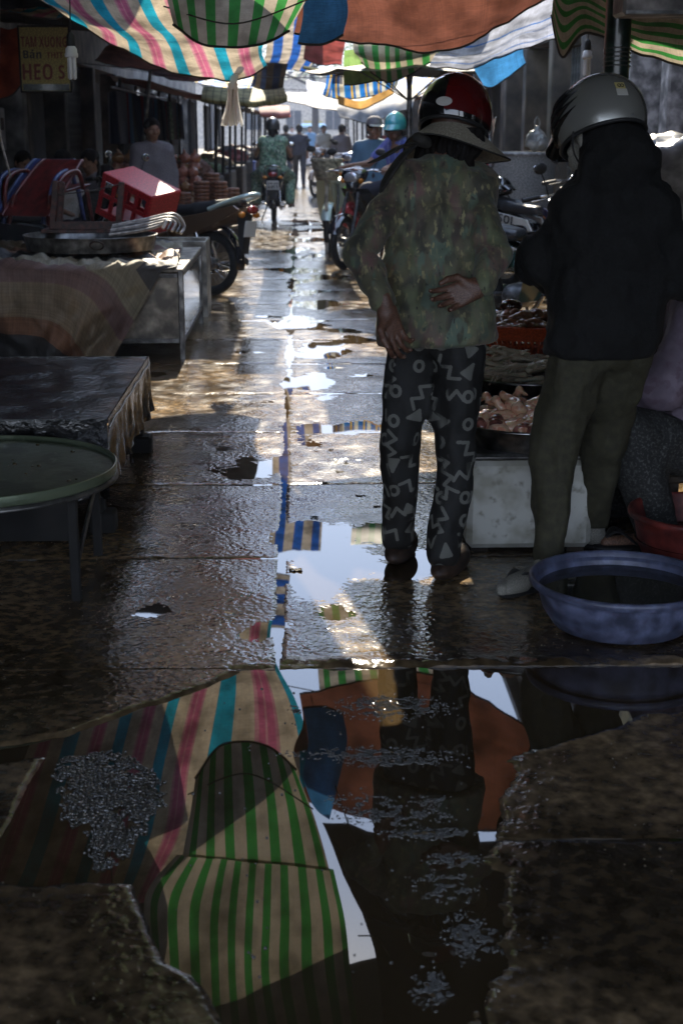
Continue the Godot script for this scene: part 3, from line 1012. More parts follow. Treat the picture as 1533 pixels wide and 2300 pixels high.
	# twisted end of the pink sheet: knot and fringe
	var ts := thing("tassel", "knotted frayed end of the pink striped sheet, hanging as a white tassel", "tassel", V(-0.42, 1.755, -9.52))
	var rows := []
	part("knot", MB.new().tube(curve([V(0.06, 0.17, 0), V(0.045, 0.09, 0.01), V(0.015, 0.02, 0), V(0.0, -0.06, 0)]), 0.03, 8, true, Vector2(1.2, 0.8)), M.fringe, ts)
	for k in 60:
		var a := rng.randf() * TAU
		var r := sqrt(rng.randf())
		var e := V(cos(a) * 0.075 * r - 0.01, -0.27 + rng.randf_range(-0.02, 0.03), sin(a) * 0.075 * r)
		part("strand", MB.new().tube(curve([V(cos(a) * 0.03 * r, -0.02, sin(a) * 0.03 * r), V(cos(a) * 0.036 * r, -0.13, sin(a) * 0.036 * r), e], 4), 0.005, 4), M.fringe, ts)
	# guy ropes
	var rp := [[V(-0.62, 2.0, -7.0), V(-0.3, 1.93, -7.1), V(0.05, 2.02, -6.85)], [V(0.05, 1.98, -8.3), V(0.2, 2.3, -7.6), V(0.42, 2.56, -6.6)], [V(0.27, 2.5, -6.4), V(0.36, 2.5, -6.38), V(0.42, 2.56, -6.33)], [V(0.16, 2.24, -6.9), V(0.26, 2.4, -6.95), V(0.36, 2.55, -6.98)], [V(-3.2, 2.5, -10), V(-0.5, 2.2, -9.2), V(2.3, 2.7, -8.6)], [V(-3.2, 2.2, -16), V(0.2, 1.95, -15), V(2.3, 2.3, -16)], [V(-3.2, 2.4, -22), V(0.2, 1.98, -21), V(2.3, 2.4, -22)], [V(0.05, 2.06, -15.2), V(0.3, 2.02, -15.2), V(0.7, 2.0, -15.2)]]
	var rl := ["thin dark cord sewn across the striped sheet's lower corner", "thin dark cord from the brown sheet to the black roof sheet", "short black tie bridging the strip of open sky", "yellowish cord crossing the strip of open sky", "long cord strung between the shop fronts near the tassel", "long cord strung across the lane by the talking men", "long cord strung across the far lane", "yellow bamboo rod holding the dark red sheet"]
	for i in rp.size():
		var o := part("rope" if i < 7 else "bamboo_rod", MB.new().tube(curve(rp[i], 8), 0.004 if i < 7 else 0.018, 5), M.hem if i < 7 else M.bamboo)
		tag(o, rl[i], "rope" if i < 7 else "rod")

func turned(m: StandardMaterial3D) -> StandardMaterial3D:
	# the same weave with its bands running along the other edge
	var key := m.resource_name + "_turned"
	if M.has(key):
		return M[key]
	var src: Image = m.albedo_texture.get_image().duplicate()
	src.rotate_90(CLOCKWISE)
	var c: StandardMaterial3D = m.duplicate()
	c.resource_name = key
	c.albedo_texture = ImageTexture.create_from_image(src)
	c.uv1_scale = Vector3(1, 7 if m.resource_name == "sheet_green" else 4, 1)
	M[key] = c
	return c

# ------------------------------------------------------------------ shop fronts
func wall_block(called: String, label: String, x: float, z0: float, z1: float, dir: float, m: Material, opts := {}) -> Node3D:
	# dir +1: front faces +x (building stands on the -x side)
	var t := thing(called, label, "building", V(x, 0, (z0 + z1) * 0.5), 0.0, opts.get("group", "shop houses along the lane"))
	var L := z1 - z0
	var h: float = opts.get("h", 5.5)
	var top: float = opts.get("door_h", 2.4)
	var d := -dir
	# front wall with an opening per bay: piers, lintel, recessed back
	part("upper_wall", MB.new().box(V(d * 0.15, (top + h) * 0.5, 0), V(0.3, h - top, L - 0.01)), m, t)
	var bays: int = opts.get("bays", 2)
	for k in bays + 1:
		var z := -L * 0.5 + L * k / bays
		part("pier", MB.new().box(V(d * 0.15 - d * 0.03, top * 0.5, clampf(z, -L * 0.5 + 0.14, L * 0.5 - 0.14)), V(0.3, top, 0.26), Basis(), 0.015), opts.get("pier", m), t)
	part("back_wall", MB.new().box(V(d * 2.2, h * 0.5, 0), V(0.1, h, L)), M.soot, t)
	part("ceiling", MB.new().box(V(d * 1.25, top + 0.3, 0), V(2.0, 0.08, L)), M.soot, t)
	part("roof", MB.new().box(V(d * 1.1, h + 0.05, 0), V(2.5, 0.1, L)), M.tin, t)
	for s in opts.get("shut", []):
		var zc: float = -L * 0.5 + L * (s + 0.5) / bays
		var w := L / bays - 0.28
		var gate := part("gate_rail", MB.new().box(V(d * 0.2, top - 0.04, zc), V(0.06, 0.08, w)), M.steel_dull, t)
		var n := int(w / 0.085)
		var rib := MB.new().box(Vector3.ZERO, V(0.035, top - 0.1, 0.06), Basis(), 0.012).mesh(M.gate)
		for i in n:
			same("gate_rib", rib, t, tf(V(d * 0.2 + (0.012 if i % 2 else -0.012), (top - 0.1) * 0.5, zc - w * 0.5 + (i + 0.5) * w / n)))
	return t

func build_shops() -> void:
	wall_block("shop_house", "grey cement shop house behind the tray table", -3.3, -8.0, 1.0, 1.0, M.plaster_grey, {"bays": 3, "shut": [0, 2]})
	wall_block("shop_house", "grimy grey shop house behind the seated women", -3.3, -18.0, -8.0, 1.0, M.plaster_grey, {"bays": 3, "shut": [1]})
	wall_block("shop_house", "brown stained shop house behind the dried shrimp stall", -3.3, -30.0, -18.0, 1.0, M.plaster_brown, {"bays": 4, "shut": [0, 2]})
	wall_block("shop_house", "pale shop house on the far shaded side beyond the dried shrimp stall", -3.3, -48.0, -30.0, 1.0, M.plaster_grey, {"bays": 5, "shut": [1, 3]})
	wall_block("shop_house", "grey cement shop house behind the poultry seller", 2.36, -8.3, 1.0, -1.0, M.plaster_grey, {"bays": 3, "shut": [1]})
	wall_block("shop_house", "shop house with pale door posts and a folding gate behind the green post", 2.8, -12.6, -8.3, -1.0, M.plaster_yellow, {"bays": 3, "shut": [1, 2], "pier": M.paint_white})
	wall_block("shop_house", "shop house with slim grey columns behind the big metal tub", 2.8, -20.0, -12.6, -1.0, M.plaster_brown, {"bays": 4, "shut": [2], "pier": M.plaster_brown})
	wall_block("shop_house", "long dark shop house past the umbrella", 2.8, -48.0, -20.0, -1.0, M.plaster_brown, {"bays": 8, "shut": [2, 5]})
	# end of the lane: sunlit street fronts
	var t := thing("street_house", "pale sunlit house closing the end of the lane", "building", V(-2, 0, -128))
	part("wall", MB.new().box(V(0, 3, 0), V(30, 6, 2)), M.plaster_white, t)
	for k in 8:
		for s in 1:
			var w := part("window", MB.new().box(V(-12 + 3.4 * k, 2.2 + 3.4 * s, 1.02), V(1.3, 1.6, 0.08)), M.soot, t)
			part("window_frame", MB.new().box(V(-12 + 3.4 * k, 2.2 + 3.4 * s, 1.06), V(0.08, 1.6, 0.06)), M.paint_white, w)
	part("cornice", MB.new().box(V(0, 6.1, 0.2), V(30.4, 0.25, 2.6)), M.plaster_grey, t)

const SUN_DIR := Vector3(0.0, -0.62, 0.785)
const SKY_E := 1.3
const EXPO := 2.65

func materials() -> void:
	var gr := noise_tex("grime", 0.008, 5, 0.45, 1.0, 512)
	var gf := noise_tex("speck", 0.05, 4, 0.6, 1.0, 512)
	var bp := noise_tex("bump", 0.03, 5, 0.0, 1.0, 512)
	var bf := noise_tex("bump_fine", 0.09, 4, 0.0, 1.0, 512)
	var rr := noise_tex("gloss", 0.012, 5, 0.16, 0.75, 512)
	var cm := mat("concrete", C(0.36, 0.245, 0.13), {"tex": noise_tex("conc", 0.02, 6, 0.5, 1.0, 1024), "scale": 0.8, "world": true, "rough": 0.32, "rtex": rr, "spec": 0.55, "bump": bf, "depth": 0.10})
	cm.detail_enabled = true
	cm.detail_blend_mode = BaseMaterial3D.BLEND_MODE_MUL
	cm.detail_albedo = noise_tex("stain", 0.006, 5, 0.5, 1.0, 512, FastNoiseLite.TYPE_SIMPLEX_SMOOTH, 0.55)
	cm.detail_uv_layer = BaseMaterial3D.DETAIL_UV_2
	cm.uv2_triplanar = true
	cm.uv2_world_triplanar = true
	cm.uv2_scale = Vector3(0.37, 0.37, 0.37)
	mat("mud", C(0.06, 0.045, 0.03), {"tex": gr, "scale": 0.5, "world": true, "rough": 0.8})
	mat("water", C(0.045, 0.03, 0.014), {"rough": 0.015, "spec": 0.62})
	mat("foam", C(0.045, 0.042, 0.034), {"rough": 0.04, "spec": 0.7071, "coat": 1.0, "coat_rough": 0.02})
	mat("plaster_grey", C(0.20, 0.19, 0.175), {"tex": gr, "scale": 0.5, "world": true, "rough": 0.85, "bump": bp, "depth": 0.3})
	mat("plaster_brown", C(0.12, 0.095, 0.07), {"tex": gr, "scale": 0.45, "world": true, "rough": 0.85})
	mat("plaster_yellow", C(0.42, 0.32, 0.14), {"tex": gr, "scale": 0.6, "world": true, "rough": 0.8})
	mat("plaster_white", C(0.62, 0.52, 0.4), {"tex": gf, "scale": 0.2, "world": true, "rough": 0.8})
	mat("paint_white", C(0.42, 0.38, 0.36), {"tex": gr, "scale": 1.5, "world": true, "rough": 0.6})
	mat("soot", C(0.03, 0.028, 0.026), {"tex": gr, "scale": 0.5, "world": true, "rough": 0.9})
	mat("tin", C(0.07, 0.06, 0.055), {"tex": gr, "scale": 0.8, "rough": 0.6, "metal": 0.3})
	mat("gate", C(0.10, 0.105, 0.11), {"tex": gr, "scale": 2.0, "rough": 0.5})
	mat("steel_dull", C(0.3, 0.3, 0.3), {"tex": gr, "scale": 2.0, "rough": 0.4, "metal": 0.8})
	mat("dark_wood", C(0.05, 0.035, 0.022), {"tex": gr, "scale": 2.0, "rough": 0.8})
	mat("fringe", C(0.9, 0.87, 0.8), {"rough": 0.7, "back": 1.0})
	mat("bamboo", C(0.55, 0.42, 0.12), {"tex": gf, "scale": 3.0, "rough": 0.5})

# ------------------------------------------------------------------ people
func basis_to(d: Vector3, up := Vector3.UP) -> Basis:
	# z axis along d
	var z := d.normalized()
	var u := up if absf(z.dot(up)) < 0.97 else Vector3.RIGHT
	var x := u.cross(z).normalized()
	return Basis(x, z.cross(x), z)

func hand(mb: MB, wrist: Vector3, dir: Vector3, palm: Vector3, thumb: float, curl: Array, size := 1.0, cell := 0.004) -> void:
	var d := dir.normalized()
	var n := (palm - d * palm.dot(d)).normalized()
	var s := d.cross(n) * thumb
	var c := wrist + d * 0.09 * size
	var e := Vector3.ONE * 0.13 * size
	var f := Field.new(c - e, c + e, cell)
	var spread := [0.03, 0.010, -0.010, -0.029]
	var reach := [0.088, 0.092, 0.088, 0.078]
	var seg := [[0.042, 0.026, 0.02], [0.046, 0.030, 0.021], [0.042, 0.028, 0.02], [0.033, 0.021, 0.018]]
	f.cap(wrist - d * 0.03 * size, wrist + d * 0.012 * size, 0.024 * size, 0.024 * size, 0.02)
	for i in 4:
		var a: Vector3 = wrist + (d * 0.015 + s * spread[i] * 0.6) * size
		var k: Vector3 = wrist + (d * reach[i] + s * spread[i]) * size
		f.cap(a, k, 0.016 * size, 0.0115 * size, 0.016)
		var q := k
		var dd: Vector3 = (d + s * spread[i] * 4.0).normalized()
		for j in 3:
			dd = dd.rotated(d.cross(n).normalized(), curl[i] * (0.7 + 0.35 * j))
			var b: Vector3 = q + dd * seg[i][j] * size
			f.cap(q, b, (0.0098 - 0.0012 * j) * size, (0.0092 - 0.0013 * j) * size, 0.003)
			q = b
	var t0 := wrist + (d * 0.028 + s * 0.026 + n * 0.006) * size
	var t1 := t0 + (d * 0.034 + s * 0.024 + n * 0.012) * size
	var t2 := t1 + (d * 0.032 + s * 0.004 + n * 0.012) * size
	var t3 := t2 + (d * 0.024 - s * 0.004 + n * 0.006) * size
	f.cap(wrist + d * 0.02 * size, t1, 0.018 * size, 0.012 * size, 0.012)
	f.cap(t1, t2, 0.0115 * size, 0.0105 * size, 0.004)
	f.cap(t2, t3, 0.0105 * size, 0.0085 * size, 0.004)
	f.net(mb)

func head_mesh(mb: MB, c: Vector3, b: Basis, cell := 0.006, s := 1.0) -> void:
	# b.z = face direction, b.y = up
	var e := Vector3.ONE * 0.15 * s
	var f := Field.new(c - e - Vector3(0, 0.03, 0), c + e, cell)
	f.egg(c + b * V(0, 0.02, -0.012) * s, V(0.074, 0.088, 0.092) * s, b, 0.03)
	f.egg(c + b * V(0, -0.035, 0.022) * s, V(0.060, 0.075, 0.066) * s, b, 0.03)
	f.cap(c + b * V(-0.018, -0.09, 0.055) * s, c + b * V(0.018, -0.09, 0.055) * s, 0.02 * s, 0.02 * s, 0.03)
	for q in [-1.0, 1.0]:
		f.egg(c + b * V(q * 0.031, 0.004, 0.095) * s, V(0.017, 0.011, 0.016) * s, b, 0.01, true)
		f.egg(c + b * V(q * 0.045, -0.028, 0.062) * s, V(0.022, 0.018, 0.02) * s, b, 0.02)
		f.egg(c + b * V(q * 0.030, 0.024, 0.082) * s, V(0.02, 0.006, 0.008) * s, b, 0.012)
		f.egg(c + b * V(q * 0.077, -0.008, -0.008) * s, V(0.009, 0.032, 0.019) * s, b, 0.006)
	f.cap(c + b * V(0, 0.012, 0.088) * s, c + b * V(0, -0.026, 0.108) * s, 0.008 * s, 0.012 * s, 0.012)
	f.cap(c + b * V(-0.012, -0.03, 0.096) * s, c + b * V(0.012, -0.03, 0.096) * s, 0.008 * s, 0.008 * s, 0.008)
	f.cap(c + b * V(-0.02, -0.056, 0.086) * s, c + b * V(0.02, -0.056, 0.086) * s, 0.007 * s, 0.007 * s, 0.006)
	f.cap(c + b * V(-0.016, -0.07, 0.084) * s, c + b * V(0.016, -0.07, 0.084) * s, 0.008 * s, 0.008 * s, 0.006)
	f.cap(c + b * V(0, -0.07, -0.03) * s, c + V(0, -0.16, 0) * s - b.z * 0.035 * s, 0.05 * s, 0.053 * s, 0.03)
	f.net(mb)

func face_bits(t: Node, c: Vector3, b: Basis, s := 1.0) -> void:
	for q in [-1.0, 1.0]:
		var e := part("eye", MB.new().ball(c + b * V(q * 0.031, 0.003, 0.078) * s, Vector3.ONE * 0.0125 * s, b, 10, 7), M.eye_white, t)
		part("iris", MB.new().ball(c + b * V(q * 0.031, 0.001, 0.0875) * s, V(0.0062, 0.0062, 0.0035) * s, b, 8, 6), M.black_soft, e)
		part("eyebrow", MB.new().tube(curve([c + b * V(q * 0.014, 0.025, 0.091) * s, c + b * V(q * 0.032, 0.031, 0.087) * s, c + b * V(q * 0.05, 0.024, 0.074) * s], 3), 0.0038 * s, 5), M.black_soft, t)
	part("mouth", MB.new().ball(c + b * V(0, -0.0635, 0.0905) * s, V(0.022, 0.0045, 0.005) * s, b, 10, 6), M.lip, t)

func hair_cap(c: Vector3, b: Basis, back := 0.0, s := 1.0, cell := 0.01) -> MB:
	var e := V(0.17, 0.2 + back, 0.17) * s
	var f := Field.new(c - e, c + e, cell)
	f.egg(c + b * V(0, 0.03, -0.018) * s, V(0.084, 0.09, 0.096) * s, b, 0.02)
	f.egg(c + b * V(0, -0.03, -0.055) * s, V(0.07, 0.07, 0.05) * s, b, 0.02)
	if back > 0.0:
		f.cap(c + b * V(0, -0.02, -0.07) * s, c + b * V(0, -0.02, -0.085) * s - Vector3(0, 0.1 + back, 0) * s, 0.05 * s, 0.03 * s, 0.03)
	f.egg(c + b * V(0, -0.035, 0.085) * s, V(0.07, 0.085, 0.065) * s, b, 0.01, true)
	f.ripple(n_cloth, 0.008, Vector3(500, 160, 500))
	var mb := MB.new()
	f.net(mb)
	return mb

# a dome helmet; panels: [[material, from angle, to angle], ...]
func helmet(parent: Node, called: String, c: Vector3, b: Basis, shell: Material, opts := {}) -> Node3D:
	var r: float = opts.get("r", 0.132)
	var prof := []
	for i in 13:
		var a := lerpf(-0.42, PI / 2, i / 12.0)
		prof.append(Vector2(cos(a) * r, sin(a) * r * 1.06))
	prof[12].x = 0.0005
	var xf := Transform3D(b, c)
	var sq := Vector2(0.93, 1.12)
	var h := part(called, MB.new().lathe(prof, 40, xf, sq), shell, parent)
	var inner := []
	for q in prof:
		inner.append(Vector2(q.x * 0.93, q.y * 0.93))
	part("liner", MB.new().lathe(inner, 28, xf, sq), M.black_soft, h)
	# edge trim follows the lower rim
	var ring := []
	for k in 41:
		var a := TAU * k / 40
		ring.append(xf * Vector3(cos(a) * prof[0].x * sq.x, prof[0].y, sin(a) * prof[0].x * sq.y))
	part("rim_trim", MB.new().tube(ring, 0.0065, 6, false), M.rubber, h)
	for q in opts.get("panels", []):
		var pr := []
		for i in range(q[3] if q.size() > 3 else 0, 13 - (q[4] if q.size() > 4 else 0)):
			pr.append(Vector2(prof[i].x * 1.008, prof[i].y * 1.008))
		part("painted_panel", MB.new().lathe(pr, 14, xf, sq, 0.0, q[1], q[2]), q[0], h)
	if opts.get("peak", true):
		var rows := []
		for j in 5:
			var row := []
			for i in 15:
				var a := lerpf(PI / 2 - 0.95, PI / 2 + 0.95, i / 14.0)
				var k := j / 4.0
				var ex := 1.0 + k * 0.36 * cos((a - PI / 2) * 1.45)
				row.append(xf * Vector3(cos(a) * r * sq.x * ex, -0.005 - 0.03 * k + 0.02 * (1.0 - k), sin(a) * r * sq.y * ex))
			rows.append(row)
		part("peak", MB.new().sheet(rows), opts.get("peak_mat", shell), h)
	for s in [-1.0, 1.0]:
		part("strap", MB.new().tube(curve([xf * V(s * r * 0.88, -0.05, 0.0), xf * V(s * r * 0.74, -0.11, 0.03), xf * V(s * 0.02, -0.165, 0.06)], 5), 0.006, 5, true, Vector2(1.6, 0.5)), M.rubber, h)
	return h

# cfg: joints are relative to the thing's base
func person(label: String, at: Vector3, turn: float, g: Dictionary, group := "") -> Node3D:
	var t := thing("person", label, "person", at, turn, group)
	var cell: float = g.get("cell", 0.016)
	var fat: float = g.get("fat", 1.0)
	var pel: Vector3 = g.pelvis
	var che: Vector3 = g.chest
	var nk: Vector3 = g.neck
	var hd: Vector3 = g.head
	var fb := basis_to(g.face, g.get("crown", Vector3.UP))
	var pts := [pel, che, nk, hd]
	for a in g.arms:
		pts += a
	for l in g.legs:
		pts += l
	var lo := pel
	var hi := pel
	for q in pts:
		lo = lo.min(q)
		hi = hi.max(q)
	var pad := Vector3.ONE * 0.2
	var sk := MB.new()
	var f := Field.new(lo - pad * 0.6, hi + pad * 0.6, cell)
	var sh0: Vector3 = g.arms[0][0]
	var sh1: Vector3 = g.arms[1][0]
	var hp0: Vector3 = g.legs[0][0]
	var hp1: Vector3 = g.legs[1][0]
	f.cap(sh0.lerp(che, 0.4), hp0.lerp(pel, 0.3), 0.075 * fat, 0.08 * fat, 0.06)
	f.cap(sh1.lerp(che, 0.4), hp1.lerp(pel, 0.3), 0.075 * fat, 0.08 * fat, 0.06)
	f.cap(che, nk, 0.085 * fat, 0.045, 0.05)
	f.cap(sh0, nk - Vector3(0, 0.07, 0), 0.05 * fat, 0.06 * fat, 0.05)
	f.cap(sh1, nk - Vector3(0, 0.07, 0), 0.05 * fat, 0.06 * fat, 0.05)
	f.cap(nk, hd - fb.z * 0.03 - Vector3(0, 0.05, 0), 0.048, 0.046, 0.03)
	for a in g.arms:
		f.cap(a[0], a[1], 0.046 * fat, 0.036 * fat, 0.02)
		f.cap(a[1], a[2], 0.036 * fat, 0.025, 0.02)
	for l in g.legs:
		f.cap(l[0], l[1], 0.078 * fat, 0.052 * fat, 0.03)
		f.cap(l[1], l[2], 0.052 * fat, 0.034, 0.02)
		f.cap(l[2] + Vector3(0, -0.02, 0), l[2].lerp(l[3], 0.15) + Vector3(0, -0.035, 0), 0.034, 0.03, 0.02)
		f.cap(l[2].lerp(l[3], 0.1) + Vector3(0, -0.035, 0), l[3], 0.03, 0.022, 0.02)
	f.net(sk)
	head_mesh(sk, hd, fb, g.get("head_cell", 0.008))
	for i in g.get("hands", []).size():
		var q: Array = g.hands[i]
		hand(sk, g.arms[i][2], q[0], q[1], q[2], q[3], 1.0, g.get("hand_cell", 0.006))
	part("body", sk, g.get("skin", M.skin), t)
	if g.get("show_face", false):
		face_bits(t, hd, fb)
	# shirt
	var w: float = g.get("loose", 0.018)
	var s := Field.new(lo - pad, hi + pad, cell)
	s.cap(sh0.lerp(che, 0.35), hp0.lerp(pel, 0.2), 0.08 * fat + w, 0.088 * fat + w + g.get("flare", 0.012), 0.07)
	s.cap(sh1.lerp(che, 0.35), hp1.lerp(pel, 0.2), 0.08 * fat + w, 0.088 * fat + w + g.get("flare", 0.012), 0.07)
	s.cap(sh0, nk - Vector3(0, 0.03, 0), 0.05 * fat + w, 0.045 + w * 0.5, 0.06)
	s.cap(sh1, nk - Vector3(0, 0.03, 0), 0.05 * fat + w, 0.045 + w * 0.5, 0.06)
	s.cap(che, nk + (che - nk) * 0.25, 0.09 * fat + w, 0.065, 0.05)
	var slv: float = g.get("sleeve", 0.95)
	var aw: float = g.get("arm_loose", w)
	var ak: float = g.get("arm_k", 0.028)
	for a in g.arms:
		if slv > 0.0:
			var el: Vector3 = a[0].lerp(a[1], minf(slv * 2.0, 1.0))
			s.cap(a[0], el, 0.05 * fat + aw, 0.042 * fat + aw, ak)
			if slv > 0.5:
				s.cap(el, a[1].lerp(a[2], (slv - 0.5) * 2.0), 0.042 * fat + aw, 0.03 + aw, ak)
	if g.has("hood"):
		for q in g.hood:
			s.egg(q[0], q[1], fb, 0.05)
	s.ripple(n_cloth, g.get("fold", 0.012), Vector3(150, 110, 150))
	var hem: Vector3 = g.get("hem", pel + Vector3(0, -0.06, 0))
	s.cut(hem, g.get("hem_n", Vector3.DOWN))
	if not g.has("hood"):
		s.cap(nk, nk + (hd - nk) * 0.9, 0.055, 0.06, 0.01, true)
		s.cut(nk + Vector3(0, 0.045, 0), Vector3.UP)
	var smb := MB.new()
	s.net(smb)
	part("shirt", smb, g.shirt, t)
	# trousers
	var p := Field.new(lo - pad, hi + pad, cell)
	var lw: float = g.get("leg_loose", 0.016)
	p.cap(pel + Vector3(0, 0.08, 0), pel, 0.1 * fat, 0.1 * fat, 0.05)
	for l in g.legs:
		p.cap(l[0], l[1], 0.084 * fat + lw, 0.058 * fat + lw, 0.04)
		var an: Vector3 = l[1].lerp(l[2], g.get("leg_len", 0.97))
		p.cap(l[1], an, 0.058 * fat + lw, g.get("cuff", 0.042) + lw * 0.6, 0.03)
	p.ripple(n_cloth, g.get("fold", 0.012), Vector3(150, 70, 150))
	if g.has("leg_cut"):
		p.cut(Vector3(0, g.leg_cut, 0), Vector3.DOWN)
	var pmb := MB.new()
	p.net(pmb)
	part("trousers", pmb, g.trousers, t)
	if g.has("hair"):
		part("hair", hair_cap(hd, fb, g.get("hair_back", 0.0), 1.0, maxf(g.get("head_cell", 0.008), 0.008)), g.hair, t)
	for l in g.legs:
		if g.has("shoe"):
			var d: Vector3 = ((l[3] - l[2]) * Vector3(1, 0, 1)).normalized()
			var m: Vector3 = (l[2] + l[3]) * 0.5 * Vector3(1, 0, 1)
			var b2 := basis_to(d)
			var y0: float = l[3].y - 0.03
			var rings := []
			for k in 3:
				var ring := []
				for i in 20:
					var a := TAU * i / 20.0
					var ww := 0.046 - 0.008 * sin(a) * -1.0
					ring.append(m + b2 * V(cos(a) * ww * (0.96 if k != 1 else 1.0), 0, sin(a) * 0.135) + Vector3(0, y0 + 0.012 * k, 0))
				rings.append(ring)
			var sole := part("sandal", MB.new().loft(rings), g.shoe, t)
			var tip: Vector3 = m + b2 * V(0, y0 + 0.03, 0.1)
			for q in [-1.0, 1.0]:
				part("sandal_strap", MB.new().tube(curve([m + b2 * V(q * 0.042, 0, -0.01) + Vector3(0, y0 + 0.03, 0), m + b2 * V(q * 0.03, 0, 0.05) + Vector3(0, y0 + 0.075, 0), m + b2 * V(0, 0, 0.085) + Vector3(0, y0 + 0.05, 0)], 4), 0.009, 6, true, Vector2(1.5, 0.5)), g.shoe, sole)
	return t

func print_tex(key: String) -> Texture2D:
	# dark trousers printed with loose zigzags, wedges and rings
	var n := 512
	var r := RandomNumberGenerator.new()
	r.seed = 21
	var im := Image.create(n, n, false, Image.FORMAT_RGB8)
	var nz := FastNoiseLite.new()
	nz.frequency = 0.02
	for y in n:
		for x in n:
			var k := 0.075 + 0.03 * nz.get_noise_2d(x, y)
			im.set_pixel(x, y, Color(k, k * 0.94, k * 0.84))
	var ink := Color(0.38, 0.38, 0.355)
	for cy in 9:
		for cx in 9:
			var c := Vector2((cx + 0.5) * n / 9.0 + r.randf_range(-9, 9), (cy + 0.5) * n / 9.0 + r.randf_range(-9, 9))
			var a := r.randf() * TAU
			var kind := (cx * 2 + cy * 3 + r.randi() % 2) % 4
			var rot := Transform2D(a, c).scaled_local(Vector2(0.8, 0.8))
			var seg := []
			var th := 4.0
			if kind == 0 or kind == 3:
				var q := Vector2(-36, 10)
				for i in 4:
					var q2 := Vector2(-36 + 20 * (i + 1), -13 if i % 2 == 0 else 13)
					seg.append([rot * q, rot * q2])
					q = q2
			elif kind == 1:
				for i in 14:
					seg.append([c + Vector2.from_angle(TAU * i / 14) * V2(10, 12), c + Vector2.from_angle(TAU * (i + 1) / 14) * V2(10, 12)])
			else:
				for i in 9:
					var k := i / 8.0
					seg.append([rot * Vector2(-15 + 15 * k, 18 - 36 * k), rot * Vector2(15 - 15 * k, 18 - 36 * k)])
			for y in range(int(c.y) - 46, int(c.y) + 46):
				for x in range(int(c.x) - 46, int(c.x) + 46):
					var p := Vector2(x, y)
					for q in seg:
						var ab: Vector2 = q[1] - q[0]
						var t := clampf((p - q[0]).dot(ab) / maxf(ab.length_squared(), 0.01), 0, 1)
						if p.distance_squared_to(q[0] + ab * t) < th * th:
							im.set_pixel(posmod(x, n), posmod(y, n), ink)
							break
	T[key] = ImageTexture.create_from_image(im)
	return T[key]

func V2(x: float, y: float) -> Vector2:
	return Vector2(x, y)

# blotched cloth: layers of [Color linear, noise frequency, threshold]
func blotch_tex(key: String, base: Color, layers: Array, n := 384) -> Texture2D:
	if T.has(key):
		return T[key]
	var buf := []
	for i in layers.size():
		var nz := FastNoiseLite.new()
		nz.seed = key.hash() % 500 + i * 13
		nz.frequency = layers[i][1]
		nz.fractal_octaves = 4
		buf.append(nz.get_seamless_image(n, n).get_data())
	var by := PackedByteArray()
	by.resize(n * n * 3)
	for p in n * n:
		var c := base
		for i in layers.size():
			var x: float = buf[i][p] / 255.0
			var k := smoothstep(layers[i][2], layers[i][2] + layers[i][3], x)
			if k > 0.0:
				c = c.lerp(layers[i][0], k)
		by[p * 3] = int(255.0 * pow(c.r, 0.4545))
		by[p * 3 + 1] = int(255.0 * pow(c.g, 0.4545))
		by[p * 3 + 2] = int(255.0 * pow(c.b, 0.4545))
	T[key] = ImageTexture.create_from_image(Image.create_from_data(n, n, false, Image.FORMAT_RGB8, by))
	return T[key]

